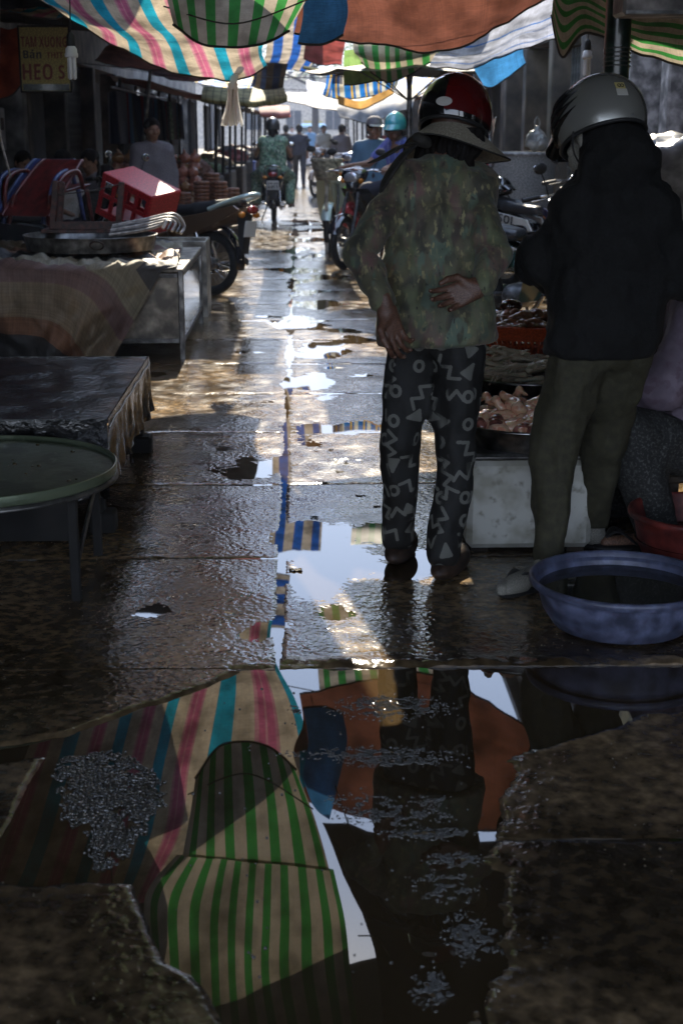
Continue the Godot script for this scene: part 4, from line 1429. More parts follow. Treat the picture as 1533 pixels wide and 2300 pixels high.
func people_materials() -> void:
	var gr := noise_tex("grime", 0.008, 5, 0.45, 1.0, 512)
	var gf := noise_tex("speck", 0.05, 4, 0.6, 1.0, 512)
	var weave := noise_tex("weave", 0.12, 3, 0.0, 1.0, 256)
	mat("skin", C(0.36, 0.19, 0.12), {"tex": gf, "scale": 4.0, "rough": 0.5, "sss": 0.15})
	mat("skin_dark", C(0.20, 0.10, 0.065), {"tex": gf, "scale": 6.0, "rough": 0.45, "sss": 0.1, "bump": weave, "depth": 0.06})
	mat("eye_white", C(0.6, 0.58, 0.54), {"rough": 0.2})
	mat("black_soft", C(0.012, 0.011, 0.010), {"rough": 0.8})
	mat("hair", C(0.012, 0.010, 0.009), {"rough": 0.85, "spec": 0.25})
	mat("lip", C(0.26, 0.09, 0.07), {"rough": 0.5})
	mat("rubber", C(0.018, 0.018, 0.018), {"rough": 0.6})
	mat("camo", Color.WHITE, {"tex": blotch_tex("camo", C(0.105, 0.095, 0.055), [[C(0.03, 0.028, 0.02), 0.012, 0.42, 0.22], [C(0.13, 0.15, 0.075), 0.010, 0.5, 0.25], [C(0.15, 0.08, 0.07), 0.012, 0.56, 0.2], [C(0.09, 0.14, 0.10), 0.011, 0.65, 0.08], [C(0.30, 0.27, 0.13), 0.045, 0.7, 0.08], [C(0.015, 0.015, 0.012), 0.05, 0.79, 0.04]], 512), "scale3": Vector3(1.5, 0.75, 1.5), "rough": 0.7, "sheen": 0.3, "bump": weave, "depth": 0.08})
	mat("print", Color.WHITE, {"tex": print_tex("print"), "scale": 1.35, "rough": 0.75, "bump": weave, "depth": 0.05})
	M.print.uv1_triplanar_sharpness = 12.0
	mat("black_cloth", C(0.006, 0.006, 0.0055), {"tex": gf, "scale": 3.0, "rough": 0.9, "bump": weave, "depth": 0.1})
	mat("olive", C(0.055, 0.05, 0.026), {"tex": noise_tex("soft", 0.03, 4, 0.75, 1.0, 256), "scale": 4.0, "rough": 0.85, "bump": weave, "depth": 0.08})
	mat("mauve", C(0.24, 0.20, 0.24), {"tex": blotch_tex("mauve", C(0.6, 0.56, 0.6), [[C(0.85, 0.8, 0.84), 0.02, 0.5, 0.2], [C(0.5, 0.4, 0.45), 0.03, 0.62, 0.1]], 256), "scale": 2.0, "rough": 0.75, "bump": weave, "depth": 0.08})
	mat("dark_print", Color.WHITE, {"tex": blotch_tex("dark_print", C(0.012, 0.012, 0.011), [[C(0.08, 0.08, 0.075), 0.09, 0.58, 0.06]], 256), "scale": 3.0, "rough": 0.8})
	mat("floral", Color.WHITE, {"tex": blotch_tex("floral", C(0.07, 0.17, 0.10), [[C(0.22, 0.36, 0.22), 0.03, 0.52, 0.08], [C(0.02, 0.05, 0.03), 0.035, 0.58, 0.05], [C(0.45, 0.45, 0.38), 0.06, 0.68, 0.04]], 256), "scale": 1.6, "rough": 0.8})
	mat("blue_stripe_shirt", Color.WHITE, {"tex": stripe_tex("shirt_lines", [[C(0.10, 0.12, 0.40), 0.4], [C(0.4, 0.4, 0.55), 0.05], [C(0.07, 0.09, 0.33), 0.5], [C(0.3, 0.32, 0.5), 0.05]], 128), "scale": 6.0, "rough": 0.8})
	mat("blue_shirt", C(0.10, 0.22, 0.36), {"tex": gf, "scale": 3.0, "rough": 0.8})
	mat("navy", C(0.02, 0.022, 0.045), {"tex": gf, "scale": 3.0, "rough": 0.8})
	mat("grey_shirt", C(0.24, 0.23, 0.26), {"tex": gf, "scale": 3.0, "rough": 0.8})
	mat("red_shirt", C(0.30, 0.03, 0.03), {"tex": gf, "scale": 3.0, "rough": 0.8})
	mat("white_shirt", C(0.5, 0.48, 0.46), {"tex": gf, "scale": 3.0, "rough": 0.8})
	mat("beige_cloth", C(0.58, 0.52, 0.40), {"tex": gf, "scale": 5.0, "rough": 0.85, "bump": weave, "depth": 0.08})
	mat("dark_cloth", C(0.05, 0.045, 0.038), {"tex": gr, "scale": 5.0, "rough": 0.85})
	mat("brown_shoe", C(0.07, 0.04, 0.026), {"tex": gr, "scale": 5.0, "rough": 0.6})
	mat("sock", C(0.42, 0.40, 0.34), {"tex": gf, "scale": 8.0, "rough": 0.9, "bump": weave, "depth": 0.1})
	mat("gloss_black", C(0.008, 0.008, 0.008), {"rough": 0.12, "coat": 1.0})
	mat("gloss_red", C(0.09, 0.006, 0.006), {"rough": 0.12, "coat": 1.0})
	mat("bright_red", C(0.45, 0.02, 0.02), {"rough": 0.15, "coat": 1.0})
	mat("silver", C(0.34, 0.34, 0.31), {"rough": 0.25, "metal": 0.5, "coat": 0.8})
	mat("teal_shell", C(0.04, 0.30, 0.36), {"rough": 0.2, "coat": 1.0})
	mat("dark_shell", C(0.03, 0.028, 0.026), {"rough": 0.35, "coat": 0.4})
	mat("sticker", C(0.5, 0.49, 0.45), {"rough": 0.5})
	mat("sticker_yellow", C(0.5, 0.42, 0.16), {"rough": 0.5})
	mat("clear_plastic", C(0.8, 0.8, 0.8), {"rough": 0.05, "alpha": 0.12})
	mat("visor", C(0.1, 0.1, 0.1), {"rough": 0.05, "alpha": 0.35})

func rel(a: Array, base: Vector3) -> Array:
	var r := []
	for q in a:
		r.append(q - base)
	return r

func build_shoppers() -> void:
	# shopper in the blotched shirt, hands behind her back
	var b := V(0.42, 0.0, -4.62)
	var A := {
		"pelvis": V(0.445, 0.83, -4.63) - b, "chest": V(0.45, 1.17, -4.70) - b, "neck": V(0.475, 1.345, -4.76) - b, "head": V(0.515, 1.455, -4.83) - b,
		"face": V(0.42, -0.38, -0.82), "crown": V(0.1, 1, -0.25),
		"arms": [rel([V(0.345, 1.265, -4.71), V(0.182, 1.07, -4.56), V(0.268, 0.915, -4.43)], b), rel([V(0.57, 1.265, -4.72), V(0.61, 1.065, -4.53), V(0.56, 0.98, -4.425)], b)],
		"legs": [rel([V(0.37, 0.80, -4.65), V(0.335, 0.44, -4.64), V(0.33, 0.09, -4.70), V(0.39, 0.03, -4.90)], b), rel([V(0.515, 0.80, -4.61), V(0.51, 0.43, -4.57), V(0.475, 0.09, -4.52), V(0.55, 0.03, -4.68)], b)],
		"hands": [[V(0.25, -0.94, 0.12), V(0.45, 0.1, 0.9), 1.0, [0.42, 0.45, 0.5, 0.55]], [V(-0.86, -0.32, 0.12), V(0.0, 0.25, 1.0), 1.0, [0.35, 0.4, 0.45, 0.5]]],
		"skin": M.skin_dark, "shirt": M.camo, "trousers": M.print, "cell": 0.011, "head_cell": 0.006, "hand_cell": 0.0036, "loose": 0.021, "leg_loose": 0.006, "cuff": 0.056, "leg_len": 1.0, "leg_cut": 0.045, "fold": 0.02, "flare": 0.030, "arm_loose": 0.011, "arm_k": 0.012,
		"hem": V(0.45, 0.775, -4.6) - b, "hem_n": V(0.06, -1, 0), "sleeve": 0.93,
	}
	var t := person("woman in a blotched dark green shirt and zigzag-printed trousers, hands clasped behind her back", b, 0.0, A)
	var hb := basis_to(A.face, A.crown)
	var hc: Vector3 = A.head + hb * V(0, 0.035, -0.012)
	var h := helmet(t, "helmet", hc, hb, M.gloss_black, {"r": 0.128, "peak": false, "panels": [[M.gloss_red, 2.3, 4.6, 1, 1]]})
	# hinged clear shield with its black pivot
	part("pivot", MB.new().lathe([V2(0.0, -0.006), V2(0.028, -0.006), V2(0.028, 0.006), V2(0.0, 0.006)], 16, Transform3D(hb * Basis(Vector3.FORWARD, PI / 2), hc + hb * V(0.122, 0.0, 0.03))), M.rubber, h)
	var rows := []
	for j in 6:
		var row := []
		for i in 13:
			var a := lerpf(PI / 2 - 1.25, PI / 2 + 1.25, i / 12.0)
			row.append(hc + hb * V(cos(a) * 0.128, 0.03 - 0.14 * j / 5.0, sin(a) * 0.155))
		rows.append(row)
	part("face_shield", MB.new().sheet(rows), M.clear_plastic, h)
	part("ear_flap", MB.new().extrude([V2(-0.035, 0.02), V2(0.03, 0.02), V2(0.02, -0.09), V2(-0.01, -0.1), V2(-0.03, -0.05)], 0.012, Transform3D(hb * Basis(Vector3.UP, PI / 2), hc + hb * V(0.108, -0.05, 0.04)), 0.004), M.rubber, h)
	part("badge", MB.new().lathe([V2(0.02, 0.0), V2(0.02, 0.002), V2(0.0005, 0.002)], 18, Transform3D(basis_to(hb * V(-0.25, 0.1, -1)) * Basis(Vector3.RIGHT, PI / 2), hc + hb * V(-0.012, -0.012, -0.1435)), Vector2(1.3, 0.8)), M.sticker, h)
	# cloth sun hat under the helmet: floppy brim
	rows = []
	for j in 5:
		var row := []
		for i in 41:
			var a := TAU * i / 40
			var k := j / 4.0
			var bk := 0.5 - 0.5 * sin(a)
			var r := lerpf(0.098, lerpf(0.19, 0.158, bk) + 0.02 * cos(a + 2.6), k)
			var dip := -k * lerpf(0.05, 0.088, bk) - 0.022 * k * sin(a * 2.0 + 0.8)
			row.append(hc + hb * V(cos(a) * r, -0.058 + dip, sin(a) * r * 1.05 + 0.01))
		rows.append(row)
	var hat := part("sun_hat", MB.new().sheet(rows), M.beige_cloth, t)
	var edge := []
	for q in rows[4]:
		edge.append(q)
	part("brim_binding", MB.new().tube(edge, 0.003, 5, false), M.dark_cloth, hat)
	# head scarf knotted at the back, two tails
	var kn: Vector3 = V(0.395, 1.415, -4.70) - b
	var sc := part("scarf_knot", MB.new().ball(kn, V(0.035, 0.022, 0.028), Basis(Vector3.FORWARD, 0.5), 12, 8), M.dark_cloth, t)
	for q in [[V(-0.06, -0.045, 0.02), V(-0.115, -0.12, 0.03), V(-0.135, -0.165, 0.03), 0.028], [V(-0.07, -0.02, 0.02), V(-0.135, -0.055, 0.03), V(-0.175, -0.07, 0.03), 0.018]]:
		var cl: Array = curve([kn, kn + q[0], kn + q[1], kn + q[2]], 6)
		var rad := []
		for i in cl.size():
			rad.append(0.008 + q[3] * sin(PI * i / (cl.size() - 1.0)) * (1.0 if i > 0 else 0.5))
		part("scarf_tail", MB.new().tube(cl, rad, 8, true, Vector2(1.0, 0.22)), M.dark_cloth, sc)
	# hair below the hat
	var hm := MB.new()
	for k in 26:
		var a := rng.randf_range(-0.11, 0.07)
		var s: Vector3 = A.head + hb * V(a, -0.04, -0.075)
		hm.tube(curve([s, s + V(rng.randf_range(-0.03, 0.01), -0.05, 0.02), s + V(rng.randf_range(-0.05, 0.0), -0.10 - rng.randf() * 0.04, 0.015), s + V(rng.randf_range(-0.04, 0.02), -0.12 - rng.randf() * 0.05, 0.0)], 4), [0.014, 0.014, 0.014, 0.013, 0.013, 0.012, 0.012, 0.011, 0.01, 0.009, 0.007, 0.005, 0.003], 6)
	part("hair", hm, M.hair, t)
	# closed clogs
	for l in A.legs:
		var d: Vector3 = ((l[3] - l[2]) * V(1, 0, 1)).normalized()
		var bb := basis_to(d)
		var m: Vector3 = (l[2] * V(1, 0, 1)) + d * 0.055
		var fl := Field.new(m - V(0.2, 0.03, 0.2), m + V(0.2, 0.16, 0.2), 0.007)
		fl.egg(m + V(0, 0.035, 0), V(0.05, 0.04, 0.135), bb, 0.02)
		fl.egg(m + V(0, 0.055, 0) + d * 0.05, V(0.045, 0.04, 0.08), bb, 0.02)
		fl.cut(m + V(0, 0.004, 0), Vector3.DOWN)
		fl.egg(m + V(0, 0.105, 0) - d * 0.05, V(0.045, 0.05, 0.07), bb, 0.01, true)
		var fm := MB.new()
		fl.net(fm)
		part("shoe", fm, M.brown_shoe, t)

	# shopper in black
	b = V(0.98, 0.0, -4.6)
	var B := {
		"pelvis": V(0.985, 0.78, -4.60) - b, "chest": V(1.005, 1.11, -4.60) - b, "neck": V(0.985, 1.305, -4.62) - b, "head": V(0.945, 1.425, -4.66) - b,
		"face": V(-0.52, -0.32, -0.79), "crown": V(-0.1, 1, -0.2),
		"arms": [rel([V(0.905, 1.21, -4.62), V(0.79, 1.03, -4.70), V(0.87, 0.96, -4.86)], b), rel([V(1.115, 1.205, -4.58), V(1.225, 0.99, -4.60), V(1.13, 0.92, -4.82)], b)],
		"legs": [rel([V(0.915, 0.76, -4.60), V(0.835, 0.425, -4.56), V(0.80, 0.085, -4.44), V(0.635, 0.035, -4.29)], b), rel([V(1.055, 0.76, -4.62), V(1.04, 0.41, -4.78), V(1.045, 0.085, -4.86), V(0.93, 0.035, -5.02)], b)],
		"hands": [[V(0.8, -0.1, -0.6), V(0, 1, 0), 1.0, [0.3, 0.3, 0.3, 0.3]], [V(-0.8, -0.1, -0.6), V(0, 1, 0), -1.0, [0.3, 0.3, 0.3, 0.3]]],
		"skin": M.sock, "shirt": M.black_cloth, "trousers": M.olive, "cell": 0.012, "head_cell": 0.007, "loose": 0.031, "leg_loose": 0.012, "cuff": 0.048, "leg_len": 1.0, "leg_cut": 0.085, "fold": 0.028, "flare": 0.01,
		"hem": V(0.98, 0.735, -4.6) - b, "sleeve": 0.98, "fat": 1.04,
		"hood": [[V(0.985, 1.40, -4.605) - b, V(0.105, 0.12, 0.10)], [V(1.01, 1.33, -4.59) - b, V(0.12, 0.09, 0.11)], [V(1.03, 1.365, -4.56) - b, V(0.085, 0.09, 0.08)]],
	}
	t = person("person in a black hooded jacket, olive trousers and a silver helmet by the poultry trays", b, 0.0, B)
	hb = basis_to(V(-0.52, -0.42, -0.74), V(0.05, 1, -0.2))
	hc = B.head + V(0.01, 0.045, 0.01)
	h = helmet(t, "helmet", hc, hb, M.silver, {"r": 0.143, "peak": true, "peak_mat": M.gloss_black})
	# black claw marks on the side and rear
	for k in 4:
		var pr := []
		var pts := []
		for i in 9:
			var u := i / 8.0
			var a := 0.95 - 1.15 * u - 0.05 * k
			var e: float = -0.28 + 0.2 * k + 0.42 * u
			pts.append(hc + hb * V(cos(a) * cos(e) * 0.144 * 0.93, sin(e) * 0.144 * 1.06, sin(a) * cos(e) * 0.144 * 1.12))
		part("claw_mark", MB.new().tube(pts, [0.001, 0.009, 0.014, 0.016, 0.015, 0.012, 0.008, 0.004, 0.001], 6, true, Vector2(1, 0.35)), M.gloss_black, h)
	for q in [[0.35, -0.95, M.sticker_yellow, 0.016, 0.014], [0.17, -0.97, M.sticker, 0.018, 0.012]]:
		var d: Vector3 = hb * V(0.35, q[0], -1.0).normalized()
		var at: Vector3 = hc + hb * (V(0.35, q[0], -1.0).normalized() * V(0.143 * 0.93, 0.143 * 1.06, 0.143 * 1.12)) * 1.0
		var st := part("sticker", MB.new().box(at, V(q[3] * 2, q[4] * 2, 0.003), basis_to(d), 0.001), q[2], h)
		if q[2] == M.sticker_yellow:
			for e in [V(-0.004, 0, 0.002), V(0.006, 0, 0.002)]:
				var ring := []
				for i in 13:
					ring.append(at + basis_to(d) * (e + V(cos(TAU * i / 12) * 0.005, sin(TAU * i / 12) * 0.006, 0)))
				part("printed_ring", MB.new().tube(ring, 0.0016, 4, false), M.black_soft, st)
	part("rivet", MB.new().ball(hc + hb * V(0.02, -0.05, -0.155), Vector3.ONE * 0.004), M.steel_dull, h)
	# face mask edge
	part("face_mask", MB.new().ball(B.head + basis_to(B.face) * V(0, -0.05, 0.05), V(0.066, 0.06, 0.062), basis_to(B.face)), M.sock, t)
	for l in B.legs:
		var d: Vector3 = ((l[3] - l[2]) * V(1, 0, 1)).normalized()
		var bb := basis_to(d)
		var m: Vector3 = (l[2] * V(1, 0, 1)) + d * 0.09
		var fl := Field.new(m - V(0.2, 0.03, 0.2), m + V(0.2, 0.2, 0.2), 0.007)
		fl.cap(m + V(0, 0.05, 0) - d * 0.09, m + V(0, 0.042, 0) + d * 0.075, 0.036, 0.03, 0.02)
		fl.cap(m + V(0, 0.042, 0) + d * 0.05 + bb.x * 0.018, m + V(0, 0.036, 0) + d * 0.115 + bb.x * 0.012, 0.028, 0.02, 0.02)
		fl.cap(m + V(0, 0.042, 0) + d * 0.07 - bb.x * 0.026, m + V(0, 0.036, 0) + d * 0.105 - bb.x * 0.024, 0.016, 0.014, 0.008)
		fl.cap(m + V(0, 0.05, 0) - d * 0.09, m + V(0, 0.11, 0) - d * 0.088, 0.034, 0.024, 0.02)
		var fm := MB.new()
		fl.net(fm)
		part("sock", fm, M.sock, t)
		var rings := []
		for k in 2:
			var ring := []
			for i in 22:
				var a := TAU * i / 22.0
				ring.append(m + bb * V(cos(a) * 0.047, 0.004 + 0.014 * k, sin(a) * 0.135))
			rings.append(ring)
		var sole := part("flip_flop", MB.new().loft(rings), M.rubber, t)
		for q in [-1.0, 1.0]:
			part("thong", MB.new().tube(curve([m + bb * V(q * 0.045, 0.02, -0.02), m + bb * V(q * 0.03, 0.072, 0.03), m + bb * V(-0.012, 0.055, 0.085)], 5), 0.008, 6, true, Vector2(1.6, 0.6)), M.rubber, sole)

	# seated poultry seller
	b = V(1.42, 0.0, -5.05)
	var S := {
		"pelvis": V(0.05, 0.36, 0.0), "chest": V(0.0, 0.66, 0.0), "neck": V(-0.03, 0.86, -0.02), "head": V(-0.06, 1.0, -0.04),
		"face": V(-0.8, -0.35, -0.3),
		"arms": [[V(-0.03, 0.80, 0.14), V(-0.16, 0.57, 0.17), V(-0.30, 0.50, 0.06)], [V(-0.01, 0.80, -0.16), V(-0.12, 0.58, -0.24), V(-0.34, 0.54, -0.2)]],
		"legs": [[V(0.0, 0.34, 0.10), V(-0.26, 0.42, 0.2), V(-0.16, 0.07, 0.2), V(-0.34, 0.03, 0.22)], [V(0.0, 0.34, -0.1), V(-0.28, 0.42, -0.22), V(-0.2, 0.07, -0.24), V(-0.36, 0.03, -0.26)]],
		"hands": [[V(-0.9, 0.0, -0.3), V(0, -1, 0), 1.0, [0.3, 0.3, 0.3, 0.3]], [V(-0.9, 0.0, 0.1), V(0, -1, 0), -1.0, [0.3, 0.3, 0.3, 0.3]]],
		"shirt": M.mauve, "trousers": M.dark_print, "cell": 0.014, "loose": 0.03, "leg_loose": 0.03, "cuff": 0.06, "fold": 0.022, "sleeve": 0.97, "shoe": M.rubber, "hair": M.hair, "hem": V(0, 0.30, 0),
	}
	t = person("seated poultry seller in a pale mauve long-sleeved shirt", b, 0.0, S)
	var st := thing("low_stool", "low wooden stool under the poultry seller", "stool", V(1.46, 0, -5.05))
	part("seat", MB.new().box(V(0, 0.235, 0), V(0.3, 0.03, 0.26), Basis(), 0.006), M.dark_wood, st)
	for x in [-0.12, 0.12]:
		for z in [-0.1, 0.1]:
			part("leg", MB.new().box(V(x, 0.11, z), V(0.035, 0.22, 0.035)), M.dark_wood, st)

# ------------------------------------------------------------------ poultry stall and basins
func stall_materials() -> void:
	var gr := noise_tex("grime", 0.008, 5, 0.45, 1.0, 512)
	var gf := noise_tex("speck", 0.05, 4, 0.6, 1.0, 512)
	var bp := noise_tex("bump", 0.03, 5, 0.0, 1.0, 512)
	mat("styro", C(0.62, 0.62, 0.58), {"tex": blotch_tex("styro", C(0.9, 0.9, 0.88), [[C(0.62, 0.6, 0.53), 0.012, 0.4, 0.4], [C(0.42, 0.4, 0.34), 0.04, 0.6, 0.4]], 256), "scale": 1.6, "rough": 0.6, "bump": bp, "depth": 0.05})
	mat("alu", C(0.55, 0.55, 0.54), {"tex": gr, "scale": 3.0, "rough": 0.32, "metal": 1.0, "bump": bp, "depth": 0.05})
	mat("alu_dull", C(0.34, 0.33, 0.31), {"tex": gr, "scale": 2.5, "rough": 0.45, "metal": 0.8})
	mat("orange_plastic", C(0.62, 0.10, 0.03), {"tex": gf, "scale": 3.0, "rough": 0.4})
	mat("blue_plastic", C(0.17, 0.19, 0.31), {"tex": gr, "scale": 3.0, "rough": 0.38, "sss": 0.1})
	mat("red_plastic", C(0.26, 0.045, 0.035), {"tex": gr, "scale": 3.0, "rough": 0.45})
	mat("crate_red", C(0.50, 0.025, 0.035), {"tex": gf, "scale": 2.0, "rough": 0.4})
	mat("chicken", C(0.78, 0.55, 0.43), {"tex": blotch_tex("chicken", C(0.95, 0.88, 0.74), [[C(0.8, 0.42, 0.36), 0.02, 0.52, 0.15], [C(1, 0.95, 0.85), 0.03, 0.6, 0.1]], 256), "scale": 5.0, "rough": 0.22, "sss": 0.25, "coat": 0.7, "bump": gf, "depth": 0.05})
	mat("meat", C(0.50, 0.20, 0.16), {"tex": gr, "scale": 6.0, "rough": 0.25, "sss": 0.2, "coat": 0.6})
	mat("foot_skin", C(0.62, 0.53, 0.38), {"tex": gf, "scale": 12.0, "rough": 0.35, "sss": 0.15, "bump": gf, "depth": 0.08, "coat": 0.3})
	mat("offal", C(0.30, 0.135, 0.07), {"tex": gr, "scale": 7.0, "rough": 0.3, "sss": 0.1, "coat": 0.5})
	mat("offal_dark", C(0.08, 0.035, 0.025), {"tex": gr, "scale": 7.0, "rough": 0.2, "coat": 0.8})
	mat("murky", C(0.03, 0.03, 0.022), {"rough": 0.02, "spec": 0.6})
	mat("tray_green", C(0.24, 0.27, 0.2), {"tex": blotch_tex("tray", C(0.7, 0.75, 0.66), [[C(0.45, 0.5, 0.42), 0.012, 0.5, 0.2], [C(0.95, 0.97, 0.9), 0.02, 0.66, 0.1]], 256), "scale": 1.5, "rough": 0.3, "metal": 0.4, "bump": bp, "depth": 0.05})
	mat("black_vinyl", C(0.018, 0.017, 0.017), {"tex": gr, "scale": 2.0, "rough": 0.22, "bump": bp, "depth": 0.12, "spec": 0.6})
	mat("panel_cream", C(0.50, 0.46, 0.38), {"tex": gr, "scale": 1.5, "rough": 0.35})
	mat("cover", Color.WHITE, {"tex": stripe_tex("cover", [[C(0.22, 0.17, 0.11), 0.30], [C(0.20, 0.10, 0.055), 0.14], [C(0.035, 0.035, 0.035), 0.2], [C(0.2, 0.18, 0.12), 0.2], [C(0.16, 0.10, 0.09), 0.16]], 512, 0.25), "uv": true, "rough": 0.6, "bump": noise_tex("crumple", 0.02, 4, 0.0, 1.0, 256), "depth": 0.4})
	mat("glass_pane", C(0.3, 0.32, 0.3), {"rough": 0.08, "spec": 0.6, "tex": gr, "scale": 1.2})
	mat("maroon_wood", C(0.10, 0.028, 0.02), {"tex": gr, "scale": 4.0, "rough": 0.5})
	mat("chair_blue", C(0.06, 0.09, 0.25), {"tex": gr, "scale": 3.0, "rough": 0.35})
	mat("chair_red", C(0.16, 0.02, 0.018), {"tex": gr, "scale": 3.0, "rough": 0.35})
	mat("white_tube", C(0.62, 0.60, 0.58), {"tex": gr, "scale": 4.0, "rough": 0.3})
	mat("plastic_bag", C(0.62, 0.62, 0.66), {"rough": 0.3, "back": 0.5})
	mat("film", C(0.62, 0.64, 0.64), {"rough": 0.3, "alpha": 0.35})
	mat("film_white", C(0.36, 0.36, 0.35), {"tex": gr, "scale": 2.0, "rough": 0.35, "back": 0.3})
	mat("pale_green", C(0.3, 0.42, 0.3), {"rough": 0.4})
	mat("green_post", C(0.025, 0.05, 0.04), {"tex": gr, "scale": 4.0, "rough": 0.3, "coat": 0.4})
	mat("cfl", C(0.7, 0.68, 0.66), {"rough": 0.3})

func basin(called: String, label: String, at: Vector3, r: float, h: float, m: Material, water := 0.0, thick := 0.012) -> Node3D:
	var t := thing(called, label, "basin", at)
	var sh := MB.new().lathe([V2(r * 0.985, h - 0.022), V2(r * 1.0, h - 0.016), V2(r * 1.005, h - 0.008), V2(r * 0.995, h), V2(r * 0.965, h + 0.002), V2(r * 0.935, h - 0.004), V2(r * 0.925, h - 0.02), V2(r * 0.89, h * 0.7), V2(r * 0.82, h * 0.35), V2(r * 0.7, 0.02), V2(0.001, 0.016)], 56)
	sh.lathe([V2(0.001, 0.003), V2(r * 0.62, 0.003), V2(r * 0.73, 0.012), V2(r * 0.845, h * 0.38), V2(r * 0.905, h * 0.74), V2(r * 0.925, h * 0.9), V2(r * 0.985, h - 0.022)], 56)
	part("bowl", sh, m, t)
	if water > 0.0:
		part("liquid", MB.new().lathe([V2(r * 0.9, water), V2(r * 0.5, water + 0.0005), V2(0.001, water)], 40), M.murky, t)
	return t

func chicken_foot_mesh(seed_: int) -> ArrayMesh:
	var r := RandomNumberGenerator.new()
	r.seed = seed_
	var f := Field.new(V(-0.04, -0.03, -0.05), V(0.15, 0.05, 0.05), 0.0035)
	f.cap(V(-0.005, 0, 0), V(0.012, 0.002, 0), 0.0125, 0.009, 0.006)
	f.cap(V(0.01, 0.002, 0), V(0.072, 0.004, 0), 0.0075, 0.0068, 0.006)
	f.egg(V(0.078, 0.003, 0), V(0.013, 0.01, 0.012), Basis(), 0.008)
	for k in 3:
		var a := (k - 1) * (0.42 + r.randf() * 0.2)
		var q := V(0.08, 0.003, 0)
		var d := V(cos(a), r.randf_range(-0.15, 0.35), sin(a)).normalized()
		for j in 3:
			var e := q + d * (0.018 - 0.002 * j)
			f.cap(q, e, 0.0062 - j * 0.0008, 0.0056 - j * 0.0012, 0.003)
			q = e
			d = (d + V(0, -0.35, 0)).normalized()
	f.cap(V(0.074, 0.002, 0), V(0.06, -0.012, 0.016), 0.005, 0.0035, 0.003)
	var mb := MB.new()
	f.net(mb)
	return mb.mesh(M.foot_skin)

func chicken_piece_mesh(kind: int) -> ArrayMesh:
	var f := Field.new(V(-0.11, -0.06, -0.09), V(0.16, 0.09, 0.09), 0.006)
	if kind == 0:   # leg quarter
		f.egg(V(0, 0.0, 0), V(0.062, 0.036, 0.05), Basis(), 0.03)
		f.cap(V(0.03, 0, 0.0), V(0.10, 0.012, 0.02), 0.034, 0.016, 0.03)
		f.cap(V(0.10, 0.012, 0.02), V(0.13, 0.02, 0.03), 0.013, 0.012, 0.01)
		f.egg(V(-0.05, 0.01, -0.02), V(0.03, 0.02, 0.03), Basis(), 0.02)
	elif kind == 1:  # wing
		f.cap(V(-0.06, 0, 0), V(0.0, 0.02, 0.01), 0.028, 0.02, 0.02)
		f.cap(V(0.0, 0.02, 0.01), V(0.05, 0.06, -0.01), 0.018, 0.013, 0.015)
		f.cap(V(0.05, 0.06, -0.01), V(0.09, 0.03, -0.02), 0.012, 0.005, 0.01)
	else:           # breast
		f.egg(V(0, 0.01, 0.02), V(0.07, 0.034, 0.038), Basis(Vector3.UP, 0.4), 0.03)
		f.egg(V(0.01, 0.01, -0.03), V(0.065, 0.032, 0.034), Basis(Vector3.UP, -0.3), 0.02)
	f.ripple(n_cloth, 0.008, Vector3(500, 500, 500))
	var mb := MB.new()
	f.net(mb)
	return mb.mesh(M.chicken)

func offal_mesh(kind: int) -> ArrayMesh:
	var f := Field.new(V(-0.07, -0.04, -0.06), V(0.07, 0.05, 0.06), 0.006)
	f.egg(V(0, 0, 0), V(0.05, 0.02, 0.034), Basis(Vector3.RIGHT, 0.2 * kind), 0.02)
	f.egg(V(0.02 - 0.02 * kind, 0.012, 0.01), V(0.034, 0.018, 0.026), Basis(Vector3.UP, 0.7 * kind), 0.012)
	f.ripple(n_cloth, 0.012, Vector3(420, 420, 420))
	var mb := MB.new()
	f.net(mb)
	return mb.mesh(M.offal)

func solo(called: String, m: Mesh, at: Vector3, b: Basis, label: String, category: String, group: String) -> MeshInstance3D:
	var o := MeshInstance3D.new()
	o.mesh = m
	o.name = numbered(called)
	add_child(o)
	o.transform = Transform3D(b, at)
	tag(o, label, category, group)
	return o

func tray(label: String, at: Vector3, r: float, h: float, m: Material) -> Node3D:
	var t := thing("metal_tray", label, "tray", at)
	var mb := MB.new().lathe([V2(0.001, 0.002), V2(r * 0.93, 0.002), V2(r * 0.97, h * 0.5), V2(r * 1.0, h), V2(r * 1.03, h + 0.003), V2(r * 1.035, h - 0.006), V2(r * 1.01, h - 0.008), V2(r * 0.98, h * 0.5), V2(r * 0.94, 0.0)], 48)
	part("pan", mb, m, t)
	return t

